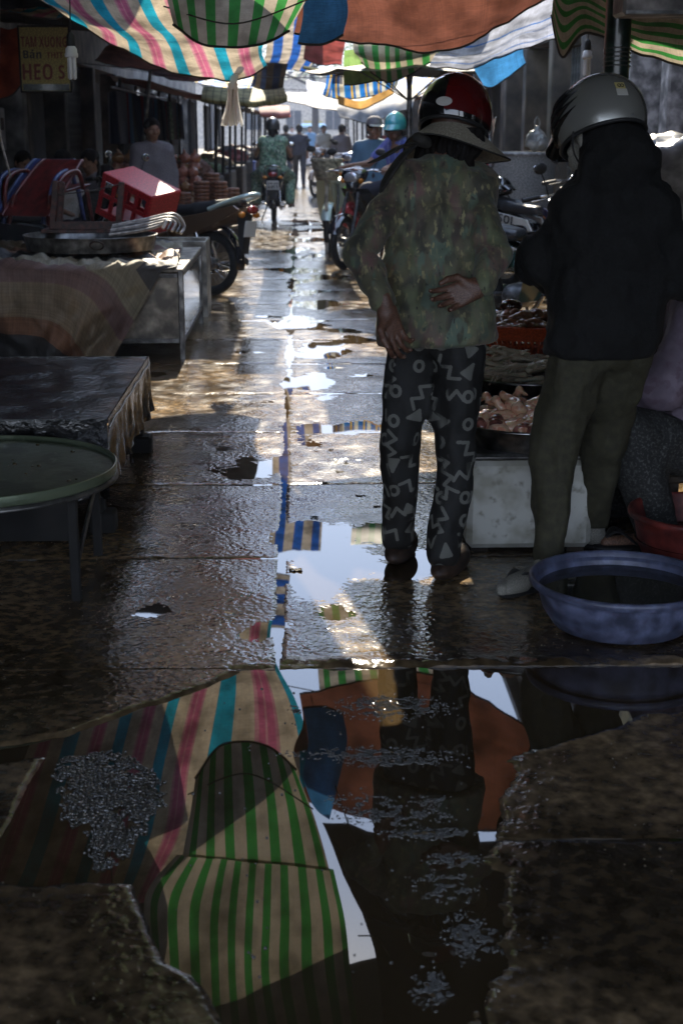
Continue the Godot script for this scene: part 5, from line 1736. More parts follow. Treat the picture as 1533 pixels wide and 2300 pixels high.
func build_poultry() -> void:
	# white foam box carrying the front tray
	var t := thing("foam_box", "scuffed white foam box under the tray of chicken pieces", "box", V(0.80, 0, -5.02))
	part("box_body", MB.new().box(V(0, 0.18, 0), V(0.44, 0.32, 0.46), Basis(), 0.02), M.styro, t)
	part("lid", MB.new().box(V(0, 0.352, 0), V(0.46, 0.024, 0.48), Basis(), 0.01), M.alu_dull, t)
	for x in [-0.17, 0.17]:
		part("foot", MB.new().box(V(x, 0.012, 0), V(0.06, 0.024, 0.4)), M.dark_wood, t)
	var tr := tray("deep metal tray of raw chicken pieces on the white foam box", V(0.83, 0.366, -5.02), 0.26, 0.075, M.alu)
	var kinds := [chicken_piece_mesh(0), chicken_piece_mesh(1), chicken_piece_mesh(2)]
	var lab := ["raw chicken leg quarter lying in the deep metal tray", "raw chicken wing poking up from the deep metal tray", "raw chicken breast lying in the deep metal tray"]
	var nm := ["chicken_drumstick", "chicken_wing", "chicken_breast"]
	for k in 34:
		var a := rng.randf() * TAU
		var r := sqrt(rng.randf()) * 0.19
		var lift := 0.40 + 0.10 * (1.0 - r / 0.22) * rng.randf_range(0.6, 1.0) + rng.randf() * 0.02
		var kd := [0, 2, 1, 0, 2][k % 5] as int
		var b := Basis.from_euler(V(rng.randf_range(-0.5, 0.5), rng.randf() * TAU, rng.randf_range(-0.5, 0.5)))
		solo(nm[kd], kinds[kd], V(0.83 + cos(a) * r, lift, -5.02 + sin(a) * r), b, lab[kd], "chicken piece", "chicken pieces in the front tray")
	var mm := MB.new().ball(Vector3.ZERO, V(0.04, 0.026, 0.032), Basis(), 12, 8).mesh(M.meat)
	for k in 18:
		var a := rng.randf_range(0.1, PI - 0.1)
		var r := rng.randf_range(0.17, 0.225)
		solo("chicken_meat", mm, V(0.83 + cos(a) * r, 0.432 + rng.randf() * 0.02, -5.02 + sin(a) * r), Basis.from_euler(V(rng.randf(), rng.randf() * TAU, rng.randf())), "pink lump of chicken meat at the rim of the deep metal tray", "chicken piece", "chicken pieces in the front tray")
	# low wooden table behind with the feet and the offal
	var tb := thing("low_table", "low plank table carrying the tray of chicken feet and orange basket", "table", V(0.98, 0, -5.82))
	for k in 5:
		part("plank", MB.new().box(V(0, 0.44, -0.42 + 0.21 * k), V(0.74, 0.03, 0.2), Basis(), 0.004), M.dark_wood, tb)
	for x in [-0.33, 0.33]:
		for z in [-0.45, 0.45]:
			part("leg", MB.new().box(V(x, 0.212, z), V(0.05, 0.424, 0.05)), M.dark_wood, tb)
	tray("shallow metal tray heaped with chicken feet", V(0.92, 0.457, -5.58), 0.255, 0.055, M.alu)
	var feet := [chicken_foot_mesh(1), chicken_foot_mesh(2), chicken_foot_mesh(3)]
	for k in 64:
		var a := rng.randf() * TAU
		var r := sqrt(rng.randf()) * 0.2
		var lift := 0.49 + 0.13 * (1.0 - r / 0.22) * rng.randf_range(0.5, 1.0)
		var b := Basis.from_euler(V(rng.randf_range(-0.8, 0.8), (rng.randf_range(-0.7, 0.7) + (PI if rng.randf() < 0.5 else 0.0)), rng.randf_range(-0.25, 0.4))) * Basis.from_scale(Vector3.ONE * 1.12)
		solo("chicken_claw", feet[k % 3], V(0.90 + cos(a) * r - 0.04, lift, -5.60 + sin(a) * r), b, "pale chicken foot heaped in the shallow metal tray", "chicken foot", "chicken feet in the middle tray")
	# orange basket of offal
	var bs := thing("plastic_basket", "round orange plastic basket full of brown offal", "basket", V(0.99, 0.457, -6.12))
	var R := 0.285
	var mb := MB.new().lathe([V2(0.001, 0.004), V2(R * 0.78, 0.004), V2(R * 0.84, 0.06)], 48)
	part("bottom", mb, M.orange_plastic, bs)
	for k in 60:
		var a := TAU * k / 60
		part("slat", MB.new().tube([V(cos(a) * R * 0.84, 0.06, sin(a) * R * 0.84), V(cos(a) * R * 0.93, 0.15, sin(a) * R * 0.93)], 0.007, 4), M.orange_plastic, bs)
	part("rim", MB.new().lathe([V2(R * 0.93, 0.14), V2(R * 0.96, 0.19), V2(R * 1.02, 0.205), V2(R * 1.03, 0.195), V2(R * 0.97, 0.18), V2(R * 0.94, 0.14)], 56), M.orange_plastic, bs)
	part("band", MB.new().lathe([V2(R * 0.90, 0.112), V2(R * 0.915, 0.125)], 56), M.orange_plastic, bs)
	var of := [offal_mesh(0), offal_mesh(1), offal_mesh(2)]
	for k in 70:
		var a := rng.randf() * TAU
		var r := sqrt(rng.randf()) * 0.24
		var lift := 0.60 + 0.09 * (1.0 - r / 0.26) * rng.randf_range(0.5, 1.0)
		solo("offal_piece", of[k % 3], V(0.99 + cos(a) * r, lift, -6.12 + sin(a) * r), Basis.from_euler(V(rng.randf_range(-0.5, 0.5), rng.randf() * TAU, rng.randf_range(-0.5, 0.5))) * Basis.from_scale(Vector3.ONE * rng.randf_range(0.9, 1.3)), "brown piece of offal in the orange basket", "offal", "offal in the orange basket")
	var o := solo("offal_piece", MB.new().ball(Vector3.ZERO, V(0.05, 0.03, 0.04), Basis(), 12, 8).mesh(M.offal_dark), V(0.92, 0.705, -6.2), Basis(), "glossy blackish liver on top of the orange basket's offal", "offal", "offal in the orange basket")
	# basins
	basin("plastic_basin", "pale blue plastic basin of murky water on the wet slabs", V(0.955, 0.004, -4.03), 0.275, 0.155, M.blue_plastic, 0.115)
	basin("plastic_basin", "dark red plastic basin beside the poultry seller's feet", V(1.36, 0.004, -4.62), 0.25, 0.2, M.red_plastic, 0.1)
	# green post, sign box, hanging lamps
	var p := thing("steel_post", "dark green steel post tied with wire beside the striped sheet", "post", V(1.375, 0, -6.4))
	part("pipe", MB.new().tube([V(0, 0, 0), V(0, 2.9, 0)], 0.052, 20), M.green_post, p)
	part("sleeve", MB.new().tube([V(-0.002, 1.66, 0.0), V(-0.002, 2.9, 0.0)], 0.056, 20), M.green_post, p)
	for k in 5:
		var ring := []
		for i in 17:
			ring.append(V(cos(TAU * i / 16) * 0.058, 1.71 + 0.018 * k + 0.006 * sin(TAU * i / 16), sin(TAU * i / 16) * 0.058))
		part("wire_tie", MB.new().tube(ring, 0.003, 5, false), M.steel_dull, p)
	var sb := thing("white_box", "white metal box fixed to the green post", "box", V(1.53, 1.955, -5.85))
	part("case", MB.new().box(V(0, 0, 0), V(0.56, 0.16, 0.2), Basis(), 0.012), M.paint_white, sb)
	part("lid_edge", MB.new().box(V(0, -0.07, 0.102), V(0.54, 0.012, 0.006)), M.steel_dull, sb)
	cfl("unlit white tube lamp hanging before the butcher's sign", V(-0.98, 1.80, -6.5))
	cfl("unlit white tube lamp hanging by the green post", V(1.635, 1.885, -8.4))

func cfl(label: String, at: Vector3) -> void:
	var t := thing("tube_lamp", label, "lamp", at, 0.0, "unlit lamps hanging from wires")
	part("socket", MB.new().lathe([V2(0.012, -0.005), V2(0.02, 0.0), V2(0.018, 0.04), V2(0.008, 0.055), V2(0.001, 0.055)], 16), M.rubber, t)
	part("ballast", MB.new().lathe([V2(0.001, -0.05), V2(0.026, -0.05), V2(0.029, -0.046), V2(0.029, -0.034), V2(0.026, -0.031), V2(0.025, -0.015), V2(0.016, -0.003), V2(0.001, 0.0)], 20), M.cfl, t)
	for k in 4:
		var a := TAU * k / 4 + 0.4
		var c := V(cos(a) * 0.013, 0, sin(a) * 0.013)
		part("glass_tube", MB.new().tube([c + V(0, -0.048, 0), c + V(0, -0.135, 0), c + V(0, -0.142, 0)], [0.0085, 0.0085, 0.003], 10), M.cfl, t)
	part("wire", MB.new().tube(curve([V(0, 0.05, 0), V(0.01, 0.5, 0.02), V(-0.03, 1.1, 0.0)], 6), 0.003, 5), M.rubber, t)

# ------------------------------------------------------------------ stalls on the other side
func build_left_stalls() -> void:
	# round tray on a dark stand
	var t := thing("tray_table", "round greenish metal tray on a dark low stand", "table", V(-1.06, 0, -4.52))
	var r := 0.46
	part("round_tray", MB.new().lathe([V2(0.001, 0.372), V2(r * 0.9, 0.370), V2(r * 0.985, 0.366), V2(r, 0.372), V2(r * 1.002, 0.398), V2(r * 0.992, 0.402), V2(r * 0.98, 0.398), V2(r * 0.972, 0.384), V2(r * 0.5, 0.386), V2(0.001, 0.385)], 72), M.tray_green, t)
	part("tray_lip", MB.new().lathe([V2(r * 0.985, 0.366), V2(r * 1.006, 0.36), V2(r * 1.01, 0.352), V2(r * 0.99, 0.35)], 72), M.alu_dull, t)
	for k in 22:
		var a := rng.randf() * TAU
		var q := sqrt(rng.randf()) * 0.4
		part("water_drop", MB.new().ball(V(cos(a) * q, 0.387, sin(a) * q), V(0.006, 0.003, 0.006) * rng.randf_range(0.6, 1.4), Basis(), 8, 5), M.water, t)
	for x in [-0.34, 0.345]:
		for z in [-0.30, 0.20]:
			part("leg", MB.new().box(V(x, 0.176, z), V(0.03, 0.352, 0.03), Basis(), 0.003), M.soot, t)
		part("side_rail", MB.new().box(V(x, 0.335, -0.05), V(0.028, 0.03, 0.47)), M.soot, t)
	part("brace", MB.new().tube([V(0.345, 0.1, 0.19), V(0.345, 0.25, -0.29)], 0.008, 6), M.steel_dull, t)
	part("front_panel", MB.new().box(V(-0.05, 0.2, -0.32), V(0.62, 0.3, 0.012)), M.soot, t)
	# black vinyl covered stall
	var b := thing("vinyl_stall", "low stall table wrapped in creased black vinyl", "table", V(-1.18, 0, -5.8))
	part("top", MB.new().box(V(0, 0.415, 0), V(0.95, 0.02, 1.44), Basis(), 0.006), M.black_vinyl, b)
	# top sheet with shallow creases
	var rows := []
	for j in 41:
		var row := []
		for i in 31:
			var x := lerpf(-0.478, 0.478, i / 30.0)
			var z := lerpf(-0.728, 0.728, j / 40.0)
			row.append(V(x, 0.437 + 0.009 * n_cloth.get_noise_2d(x * 90.0 + 40.0, z * 60.0), z))
		rows.append(row)
	part("vinyl_top", MB.new().sheet(rows), M.black_vinyl, b)
	for sd in [["x", 0.482], ["z", 0.732], ["z", -0.732]]:
		rows = []
		for j in 15:
			var row := []
			for i in 61:
				var u := i / 60.0
				var k := j / 14.0
				var fold: float = 0.012 * k * sin(u * 43.0 + 2.0 * sin(u * 9.0)) + 0.02 * k * n_cloth.get_noise_2d(u * 260.0, k * 30.0)
				var y := lerpf(0.44, 0.19 if sd[0] == "x" else 0.14, k)
				if sd[0] == "x":
					row.append(V(sd[1] + fold + 0.004, y + 0.004 * sin(u * 21.0) * k, lerpf(-0.732, 0.732, u)))
				else:
					row.append(V(lerpf(-0.482, 0.482, u), y, sd[1] + (fold + 0.004) * signf(sd[1])))
			rows.append(row)
		part("vinyl_skirt", MB.new().sheet(rows), M.black_vinyl, b)
	var seam := []
	for i in 31:
		seam.append(V(0.488, 0.44 - 0.03 - 0.004 * sin(i * 0.9), lerpf(-0.73, 0.73, i / 30.0)))
	part("tape_seam", MB.new().tube(seam, 0.004, 5), M.black_vinyl, b)
	for x in [-0.43, 0.43]:
		for z in [-0.68, 0.66]:
			part("leg", MB.new().box(V(x, 0.2, z), V(0.045, 0.4, 0.045)), M.soot, b)
			part("foot_block", MB.new().box(V(x + 0.01, 0.04, z), V(0.1, 0.08, 0.1), Basis(), 0.008), M.soot, b)
	# display cabinet with a striped cover
	var c := thing("display_cabinet", "low glass-sided cabinet on legs, half hidden by the striped cover", "cabinet", V(-1.42, 0, -10.1))
	var w := 0.66
	var d := 0.88
	for x in [-w, w]:
		for z in [-d, d]:
			part("leg", MB.new().box(V(x, 0.29, z), V(0.035, 0.58, 0.035), Basis(), 0.004), M.steel_dull, c)
	part("top_panel", MB.new().box(V(0, 0.575, 0), V(w * 2 + 0.03, 0.02, d * 2 + 0.03), Basis(), 0.004), M.panel_cream, c)
	part("front_panel", MB.new().box(V(0, 0.34, d - 0.006), V(w * 2 - 0.04, 0.43, 0.012)), M.panel_cream, c)
	part("back_panel", MB.new().box(V(0, 0.34, -d + 0.006), V(w * 2 - 0.04, 0.43, 0.012)), M.panel_cream, c)
	part("bottom_panel", MB.new().box(V(0, 0.125, 0), V(w * 2 - 0.02, 0.02, d * 2 - 0.02)), M.panel_cream, c)
	part("side_glass", MB.new().box(V(w + 0.002, 0.34, 0), V(0.006, 0.42, d * 2 - 0.05)), M.glass_pane, c)
	part("side_glass", MB.new().box(V(-w - 0.002, 0.34, 0), V(0.006, 0.42, d * 2 - 0.05)), M.glass_pane, c)
	for y in [0.125, 0.545]:
		part("edge_rail", MB.new().box(V(w + 0.006, y, 0), V(0.012, 0.03, d * 2 - 0.04), Basis(), 0.002), M.steel_dull, c)
		part("edge_rail", MB.new().box(V(0, y, d + 0.006), V(w * 2 - 0.04, 0.03, 0.012), Basis(), 0.002), M.steel_dull, c)
	# the cover lies on top and falls over the front
	rows = []
	var uvs := []
	for j in 61:
		var row := []
		var ul := []
		for i in 61:
			var u := i / 60.0
			var s := j / 60.0 * 1.66
			var x := lerpf(-2.35, -0.86, u)
			var q := V(x, 0.60, 0)
			var lim := 0.95
			if s < lim:
				q.z = lerpf(-10.75, -9.18, s / lim)
				q.y = 0.605 + 0.1 * absf(n_cloth.get_noise_2d(x * 70.0, q.z * 70.0)) + 0.007 * n_cloth.get_noise_2d(x * 160.0, q.z * 160.0)
				q.x += 0.08 * (s / lim)
			else:
				var k := s - lim
				q.y = 0.605 - k * 0.86
				q.z = -9.17 + 0.012 + 0.2 * k + 0.15 * k * sin(u * 10.0 + 1.0 + 3.0 * k) + 0.2 * k * n_cloth.get_noise_2d(x * 70.0, k * 60.0)
				q.x -= 0.5 * k * smoothstep(0.45, 1.0, u)
				q.y = maxf(q.y, 0.02)
			row.append(q)
			ul.append(V2((s * 0.9 - 0.42 * u * u + 0.05 * sin(u * 7.0 + s * 3.0)) * 1.15, u * 2.0))
		rows.append(row)
		uvs.append(ul)
	tag(part("cabinet_cover", MB.new().sheet(rows, uvs), M.cover), "grubby brown and black striped sheet draped over the low cabinet", "cover")
	# shallow pan, pale crate, tubes, upturned table, chairs, red crate
	var pan := thing("shallow_pan", "wide shallow tin pan with a ring handle behind the striped cover", "pan", V(-1.42, 0.66, -9.9))
	part("pan_wall", MB.new().lathe([V2(0.43, 0.0), V2(0.445, 0.09), V2(0.455, 0.094), V2(0.452, 0.1), V2(0.438, 0.098), V2(0.425, 0.01), V2(0.001, 0.008)], 56), M.alu_dull, pan)
	var ring := []
	for i in 15:
		var a := lerpf(0.15, PI * 2 - 0.15, i / 14.0)
		ring.append(V(0.1 + cos(a) * 0.045, 0.055 + sin(a) * 0.028, 0.44 + 0.02 * sin(a)))
	part("ring_handle", MB.new().tube(ring, 0.006, 6), M.brown_shoe, pan)
	var pc := thing("pale_crate", "pale grey crate with an empty open top past the pan", "crate", V(-0.98, 0.0, -11.6))
	for q in [[V(0, 0.3, 0.22), V(0.5, 0.6, 0.02)], [V(0, 0.3, -0.22), V(0.5, 0.6, 0.02)], [V(0.24, 0.3, 0), V(0.02, 0.6, 0.42)], [V(-0.24, 0.3, 0), V(0.02, 0.6, 0.42)]]:
		part("side_panel", MB.new().box(q[0], q[1], Basis(), 0.004), M.panel_cream, pc)
	part("inner_floor", MB.new().box(V(0, 0.5, 0), V(0.46, 0.02, 0.42)), M.panel_cream, pc)
	var ut := thing("upturned_table", "small maroon wooden table lying upside down with legs in the air", "table", V(-1.42, 0.775, -10.0))
	part("table_top", MB.new().box(V(0, 0.012, 0), V(0.62, 0.024, 0.5), Basis(), 0.004), M.maroon_wood, ut)
	for q in [[V(-0.22, 0.0, 0.2), 0.32], [V(0.18, 0.0, -0.12), 0.3], [V(-0.24, 0, -0.2), 0.3], [V(0.26, 0, 0.2), 0.06]]:
		part("leg", MB.new().box(q[0] + V(0, 0.024 + q[1] * 0.5, 0), V(0.04, q[1], 0.04), Basis(Vector3.FORWARD, 0.12), 0.004), M.maroon_wood, ut)
	part("apron", MB.new().box(V(0.02, 0.05, 0.22), V(0.5, 0.05, 0.02)), M.maroon_wood, ut)
	part("tie_string", MB.new().tube(curve([V(-0.2, 0.25, 0.2), V(0, 0.27, 0.05), V(0.2, 0.31, -0.12)], 5), 0.004, 5), M.dark_wood, ut)
	plastic_chair("overturned plastic chair in deep blue leaning on the upturned table", V(-1.88, 0.80, -10.55), M.chair_blue, 1.15)
	plastic_chair("overturned plastic chair in dull maroon nested in the blue one", V(-1.81, 0.80, -10.42), M.chair_red, 1.1)
	var rc := thing("red_crate", "bright red plastic crate tipped on its side with slotted walls", "crate", V(-1.2, 0.80, -10.55))
	rc.rotation = V(0.1, -0.55, -0.38)
	var cw := V(0.44, 0.3, 0.34)
	part("crate_bottom", MB.new().box(V(cw.x * 0.5, 0.16, 0), V(0.016, cw.y, cw.z), Basis(), 0.004), M.crate_red, rc)
	for s in [-1.0, 1.0]:
		for k in 3:
			part("side_bar", MB.new().box(V(0, 0.03 + 0.13 * k, s * cw.z * 0.5), V(cw.x, 0.05 if k != 1 else 0.03, 0.014), Basis(), 0.003), M.crate_red, rc)
		for k in 5:
			part("side_post", MB.new().box(V(-0.2 + 0.1 * k, 0.16, s * cw.z * 0.5), V(0.03, cw.y, 0.012)), M.crate_red, rc)
		part("long_wall", MB.new().box(V(0, 0.16 + s * 0.15, 0), V(cw.x, 0.014, cw.z), Basis(), 0.003), M.crate_red, rc)
	# bundle of pale bent tubes, each its own folding frame
	for k in 5:
		var z := 0.05 * k
		var tb := part("bent_tube", MB.new().tube(curve([V(-1.25, 0.775 + 0.012 * k, -9.55 - z), V(-1.05, 0.80 + 0.015 * k, -9.6 - z), V(-0.93 + 0.02 * k, 0.83 + 0.016 * k, -9.65 - z), V(-0.88 + 0.025 * k, 0.86 - 0.01 * k, -9.65 - z), V(-0.90 + 0.025 * k, 0.815 - 0.012 * k, -9.6 - z)], 6), 0.011, 8), M.white_tube if k % 2 == 0 else M.steel_dull)
		tag(tb, "pale bent metal tube lying in the bundle across the shallow pan", "tube", "bent tubes in the bundle on the pan")

func plastic_chair(label: String, at: Vector3, m: Material, turn: float) -> void:
	var t := thing("plastic_chair", label, "chair", at, turn, "overturned plastic chairs")
	# lies on its back: the backrest shell arches over, seat stands
	var rows := []
	for j in 13:
		var row := []
		for i in 17:
			var u := lerpf(-1.0, 1.0, i / 16.0)
			var k := j / 12.0
			var a := k * PI * 0.62
			row.append(V(-0.08 + 0.36 * sin(a) - 0.16 * (1.0 - k), 0.02 + 0.42 * sin(a * 0.9 + 0.1), u * (0.2 - 0.06 * k * k)))
		rows.append(row)
	part("back_shell", MB.new().sheet(rows), m, t)
	part("shell_edge", MB.new().tube(curve([rows[0][0], rows[4][0], rows[8][0], rows[12][0], rows[12][8], rows[12][16], rows[8][16], rows[4][16], rows[0][16]], 4), 0.014, 6), m, t)
	part("seat", MB.new().box(V(0.16, 0.24, 0), V(0.34, 0.02, 0.34), Basis(Vector3.FORWARD, -0.12), 0.006), m, t)
	for s in [-1.0, 1.0]:
		part("armrest", MB.new().tube(curve([V(-0.2, 0.05, s * 0.2), V(-0.12, 0.3, s * 0.23), V(0.1, 0.36, s * 0.22), V(0.22, 0.24, s * 0.18)], 5), 0.018, 6), m, t)
		part("leg", MB.new().tube([V(0.3, 0.23, s * 0.15), V(0.33, 0.0, s * 0.17)], [0.02, 0.016], 6), m, t)
		part("leg", MB.new().tube([V(-0.14, 0.2, s * 0.15), V(-0.2, 0.0, s * 0.17)], [0.02, 0.016], 6), m, t)

# ------------------------------------------------------------------ motorbikes: local +x forward, rear axle at x = 0
func bike_materials() -> void:
	var gr := noise_tex("grime", 0.008, 5, 0.45, 1.0, 512)
	mat("tyre", C(0.016, 0.016, 0.016), {"tex": gr, "scale": 4.0, "rough": 0.8})
	mat("chrome", C(0.62, 0.62, 0.62), {"rough": 0.15, "metal": 1.0})
	mat("engine", C(0.16, 0.16, 0.16), {"tex": gr, "scale": 5.0, "rough": 0.45, "metal": 0.6})
	mat("seat_black", C(0.02, 0.021, 0.024), {"rough": 0.42, "spec": 0.55})
	mat("paint_black", C(0.010, 0.011, 0.014), {"rough": 0.15, "coat": 1.0})
	mat("paint_bronze", C(0.14, 0.085, 0.05), {"rough": 0.3, "metal": 0.4, "coat": 0.8})
	mat("paint_navy", C(0.012, 0.016, 0.05), {"rough": 0.15, "coat": 1.0})
	mat("paint_panel", C(0.5, 0.5, 0.48), {"rough": 0.3, "coat": 0.6})
	mat("paint_teal", C(0.03, 0.07, 0.06), {"rough": 0.2, "coat": 0.8})
	mat("rail_pale", C(0.45, 0.55, 0.52), {"rough": 0.3, "metal": 0.3})
	mat("tail_red", C(0.25, 0.012, 0.01), {"rough": 0.12, "coat": 1.0})
	mat("amber", C(0.5, 0.18, 0.02), {"rough": 0.2})
	mat("lens", C(0.45, 0.46, 0.48), {"rough": 0.08, "metal": 0.6, "coat": 1.0})
	mat("mirror", C(0.8, 0.82, 0.84), {"rough": 0.03, "metal": 1.0})
	mat("plate", C(0.62, 0.62, 0.6), {"rough": 0.4})
	mat("ink", C(0.02, 0.02, 0.025), {"rough": 0.6})
	mat("basket_wire", C(0.58, 0.53, 0.4), {"tex": gr, "scale": 4.0, "rough": 0.6})

func lettering(parent: Node, called: String, text: String, size: float, xf: Transform3D, m: Material, bold := true) -> MeshInstance3D:
	var tm := TextMesh.new()
	var fnt := SystemFont.new()
	fnt.font_names = PackedStringArray(["Droid Sans"])
	fnt.font_weight = 700 if bold else 400
	tm.font = fnt
	tm.text = text
	tm.font_size = 32
	tm.pixel_size = size / 32.0
	tm.depth = 0.002
	tm.material = m
	var o := MeshInstance3D.new()
	o.mesh = tm
	o.name = called
	parent.add_child(o, true)
	o.transform = xf
	return o

func wheel(parent: Node, called: String, c: Vector3, r: float, steer := 0.0) -> MeshInstance3D:
	var xf := Transform3D(Basis(Vector3.UP, steer) * Basis(Vector3.RIGHT, PI / 2), c)
	var tw := 0.036
	var prof := []
	for i in 17:
		var a := TAU * i / 16.0
		prof.append(V2(r - tw * 1.15 + cos(a) * tw * 1.15, sin(a) * tw))
	var o := part(called, MB.new().lathe(prof, 48, xf), M.tyre, parent)
	part("rim", MB.new().lathe([V2(r - 0.062, -0.022), V2(r - 0.072, -0.012), V2(r - 0.075, 0.012), V2(r - 0.062, 0.022), V2(r - 0.058, 0.0), V2(r - 0.062, -0.022)], 48, xf), M.chrome, o)
	part("hub", MB.new().lathe([V2(0.001, -0.05), V2(0.03, -0.05), V2(0.052, -0.03), V2(0.055, 0.03), V2(0.03, 0.05), V2(0.001, 0.05)], 24, xf), M.engine, o)
	var sp := MB.new()
	for k in 32:
		var a := TAU * k / 32.0
		var e := a + (0.45 if k % 2 else -0.45)
		sp.tube([xf * V(cos(e) * 0.05, 0.03 if k % 4 < 2 else -0.03, sin(e) * 0.05), xf * V(cos(a) * (r - 0.07), 0.0, sin(a) * (r - 0.07))], 0.0022, 4, false)
	part("spokes", sp, M.chrome, o)
	return o

func blob(lo: Vector3, hi: Vector3, cell: float, caps: Array, cutat = null, cutn = null) -> MB:
	var f := Field.new(lo, hi, cell)
	for q in caps:
		if q.size() == 2:
			f.egg(q[0], q[1], Basis(), 0.03)
		else:
			f.cap(q[0], q[1], q[2], q[3], q[4] if q.size() > 4 else 0.03)
	if cutat != null:
		f.cut(cutat, cutn)
	var mb := MB.new()
	f.net(mb)
	return mb

func motorbike(label: String, at: Vector3, turn: float, o := {}) -> Node3D:
	var t := thing("motorbike", label, "motorbike", at, turn, o.get("group", "motorbikes in the lane"))
	var body: Material = o.get("body", M.paint_black)
	var pan: Material = o.get("panel", body)
	var st: float = o.get("steer", 0.0)
	var fx := 1.22
	var R := 0.285
	wheel(t, "rear_wheel", V(0, R, 0), R)
	var hb := Transform3D(Basis(Vector3.UP, st), V(0.97, 0, 0)) * Transform3D(Basis(), V(-0.97, 0, 0))
	wheel(t, "front_wheel", hb * V(fx, R, 0), R, st)
	for s in [-1.0, 1.0]:
		part("fork_leg", MB.new().tube([hb * V(fx, R, s * 0.075), hb * V(1.06, 0.66, s * 0.075), hb * V(1.0, 0.80, s * 0.06)], [0.022, 0.02, 0.018], 8), M.engine, t)
		part("shock_absorber", MB.new().tube([V(0.02, R + 0.02, s * 0.11), V(0.12, 0.62, s * 0.1)], 0.024, 8), M.chrome, t)
		part("swing_arm", MB.new().tube([V(0, R, s * 0.085), V(0.46, 0.33, s * 0.07)], 0.018, 6), M.engine, t)
		part("footrest", MB.new().tube([V(0.50, 0.27, s * 0.08), V(0.50, 0.27, s * 0.25)], 0.014, 6), M.rubber, t)
	# front mudguard
	var rows := []
	for j in 17:
		var a := lerpf(0.35, 2.35, j / 16.0)
		var row := []
		for i in 7:
			var u := lerpf(-1, 1, i / 6.0)
			row.append(hb * V(fx + cos(a) * (R + 0.025 - 0.018 * u * u), R + sin(a) * (R + 0.025 - 0.018 * u * u), u * 0.058))
		rows.append(row)
	part("front_mudguard", MB.new().sheet(rows), body, t)
	rows = []
	for j in 15:
		var a := lerpf(1.1, 3.35, j / 14.0)
		var row := []
		for i in 7:
			var u := lerpf(-1, 1, i / 6.0)
			row.append(V(cos(a) * (R + 0.05 - 0.02 * u * u), R + 0.02 + sin(a) * (R + 0.06 - 0.02 * u * u), u * 0.07))
		rows.append(row)
	part("rear_mudguard", MB.new().sheet(rows), M.paint_black, t)
	# headlight cowl with bars, mirrors
	var cw := part("cowl", blob(V(0.78, 0.76, -0.22), V(1.18, 1.14, 0.22), 0.014, [[V(0.98, 0.965, -0.07), V(0.98, 0.965, 0.07), 0.075, 0.075, 0.05], [V(0.93, 1.0, -0.1), V(0.93, 1.0, 0.1), 0.04, 0.04, 0.05], [V(1.02, 0.86, 0), V(0.97, 0.96, 0), 0.07, 0.08, 0.05]]), body, t)
	cw.transform = hb
	part("headlight", MB.new().ball(V(1.052, 0.95, 0), V(0.03, 0.06, 0.085), Basis(), 16, 10), M.lens, cw)
	part("speedometer", MB.new().ball(V(0.91, 1.045, 0), V(0.04, 0.012, 0.06), Basis(Vector3.FORWARD, 0.5), 14, 8), M.gloss_black, cw)
	for s in [-1.0, 1.0]:
		part("handlebar", MB.new().tube(curve([V(0.95, 1.0, s * 0.06), V(0.92, 1.03, s * 0.18), V(0.86, 1.02, s * 0.3)], 4), 0.011, 6), M.chrome, cw)
		part("grip", MB.new().tube([V(0.885, 1.026, s * 0.24), V(0.84, 1.012, s * 0.36)], 0.017, 8), M.rubber, cw)
		part("brake_lever", MB.new().tube(curve([V(0.93, 1.02, s * 0.2), V(0.95, 1.015, s * 0.27), V(0.92, 1.005, s * 0.36)], 4), 0.006, 5), M.chrome, cw)
		part("mirror_stalk", MB.new().tube(curve([V(0.92, 1.03, s * 0.2), V(0.94, 1.12, s * 0.25), V(0.93, 1.19, s * 0.28)], 4), 0.005, 5), M.rubber, cw)
		part("mirror", MB.new().ball(V(0.93, 1.215, s * 0.285), V(0.016, 0.038, 0.06), Basis(), 14, 8), M.rubber, cw)
		part("mirror_glass", MB.new().ball(V(0.919, 1.215, s * 0.285), V(0.007, 0.033, 0.054), Basis(), 14, 8), M.mirror, cw)
		part("turn_lamp", MB.new().ball(V(1.03, 0.92, s * 0.105), V(0.03, 0.028, 0.025), Basis(), 10, 7), M.amber, cw)
	# leg shield
	for s in [-1.0, 1.0]:
		rows = []
		for j in 11:
			var k := j / 10.0
			var row := []
			for i in 6:
				var u := i / 5.0
				row.append(V(lerpf(1.02, 0.70, k) - 0.05 * u - 0.03 * sin(k * PI), lerpf(0.84, 0.30, k), s * (0.05 + u * (0.16 + 0.03 * sin(k * PI)))))
			rows.append(row)
		part("leg_shield", MB.new().sheet(rows), pan if o.get("shield_panel", false) else body, t)
	part("frame_spine", MB.new().tube(curve([V(0.98, 0.82, 0), V(0.78, 0.52, 0), V(0.5, 0.50, 0), V(0.2, 0.60, 0), V(-0.3, 0.68, 0)], 5), 0.05, 8), body, t)
	part("engine_block", blob(V(0.32, 0.18, -0.16), V(0.86, 0.50, 0.16), 0.018, [[V(0.46, 0.31, -0.06), V(0.46, 0.31, 0.06), 0.09, 0.09], [V(0.52, 0.33, 0), V(0.76, 0.36, 0), 0.07, 0.055]]), M.engine, t)
	# tail fairing
	part("tail_fairing", blob(V(-0.48, 0.42, -0.2), V(0.52, 0.86, 0.2), 0.018, [[V(0.36, 0.56, -0.05), V(-0.05, 0.65, -0.05), 0.075, 0.07], [V(0.36, 0.56, 0.05), V(-0.05, 0.65, 0.05), 0.075, 0.07], [V(-0.05, 0.66, 0), V(-0.40, 0.76, 0), 0.085, 0.035]]), body, t)
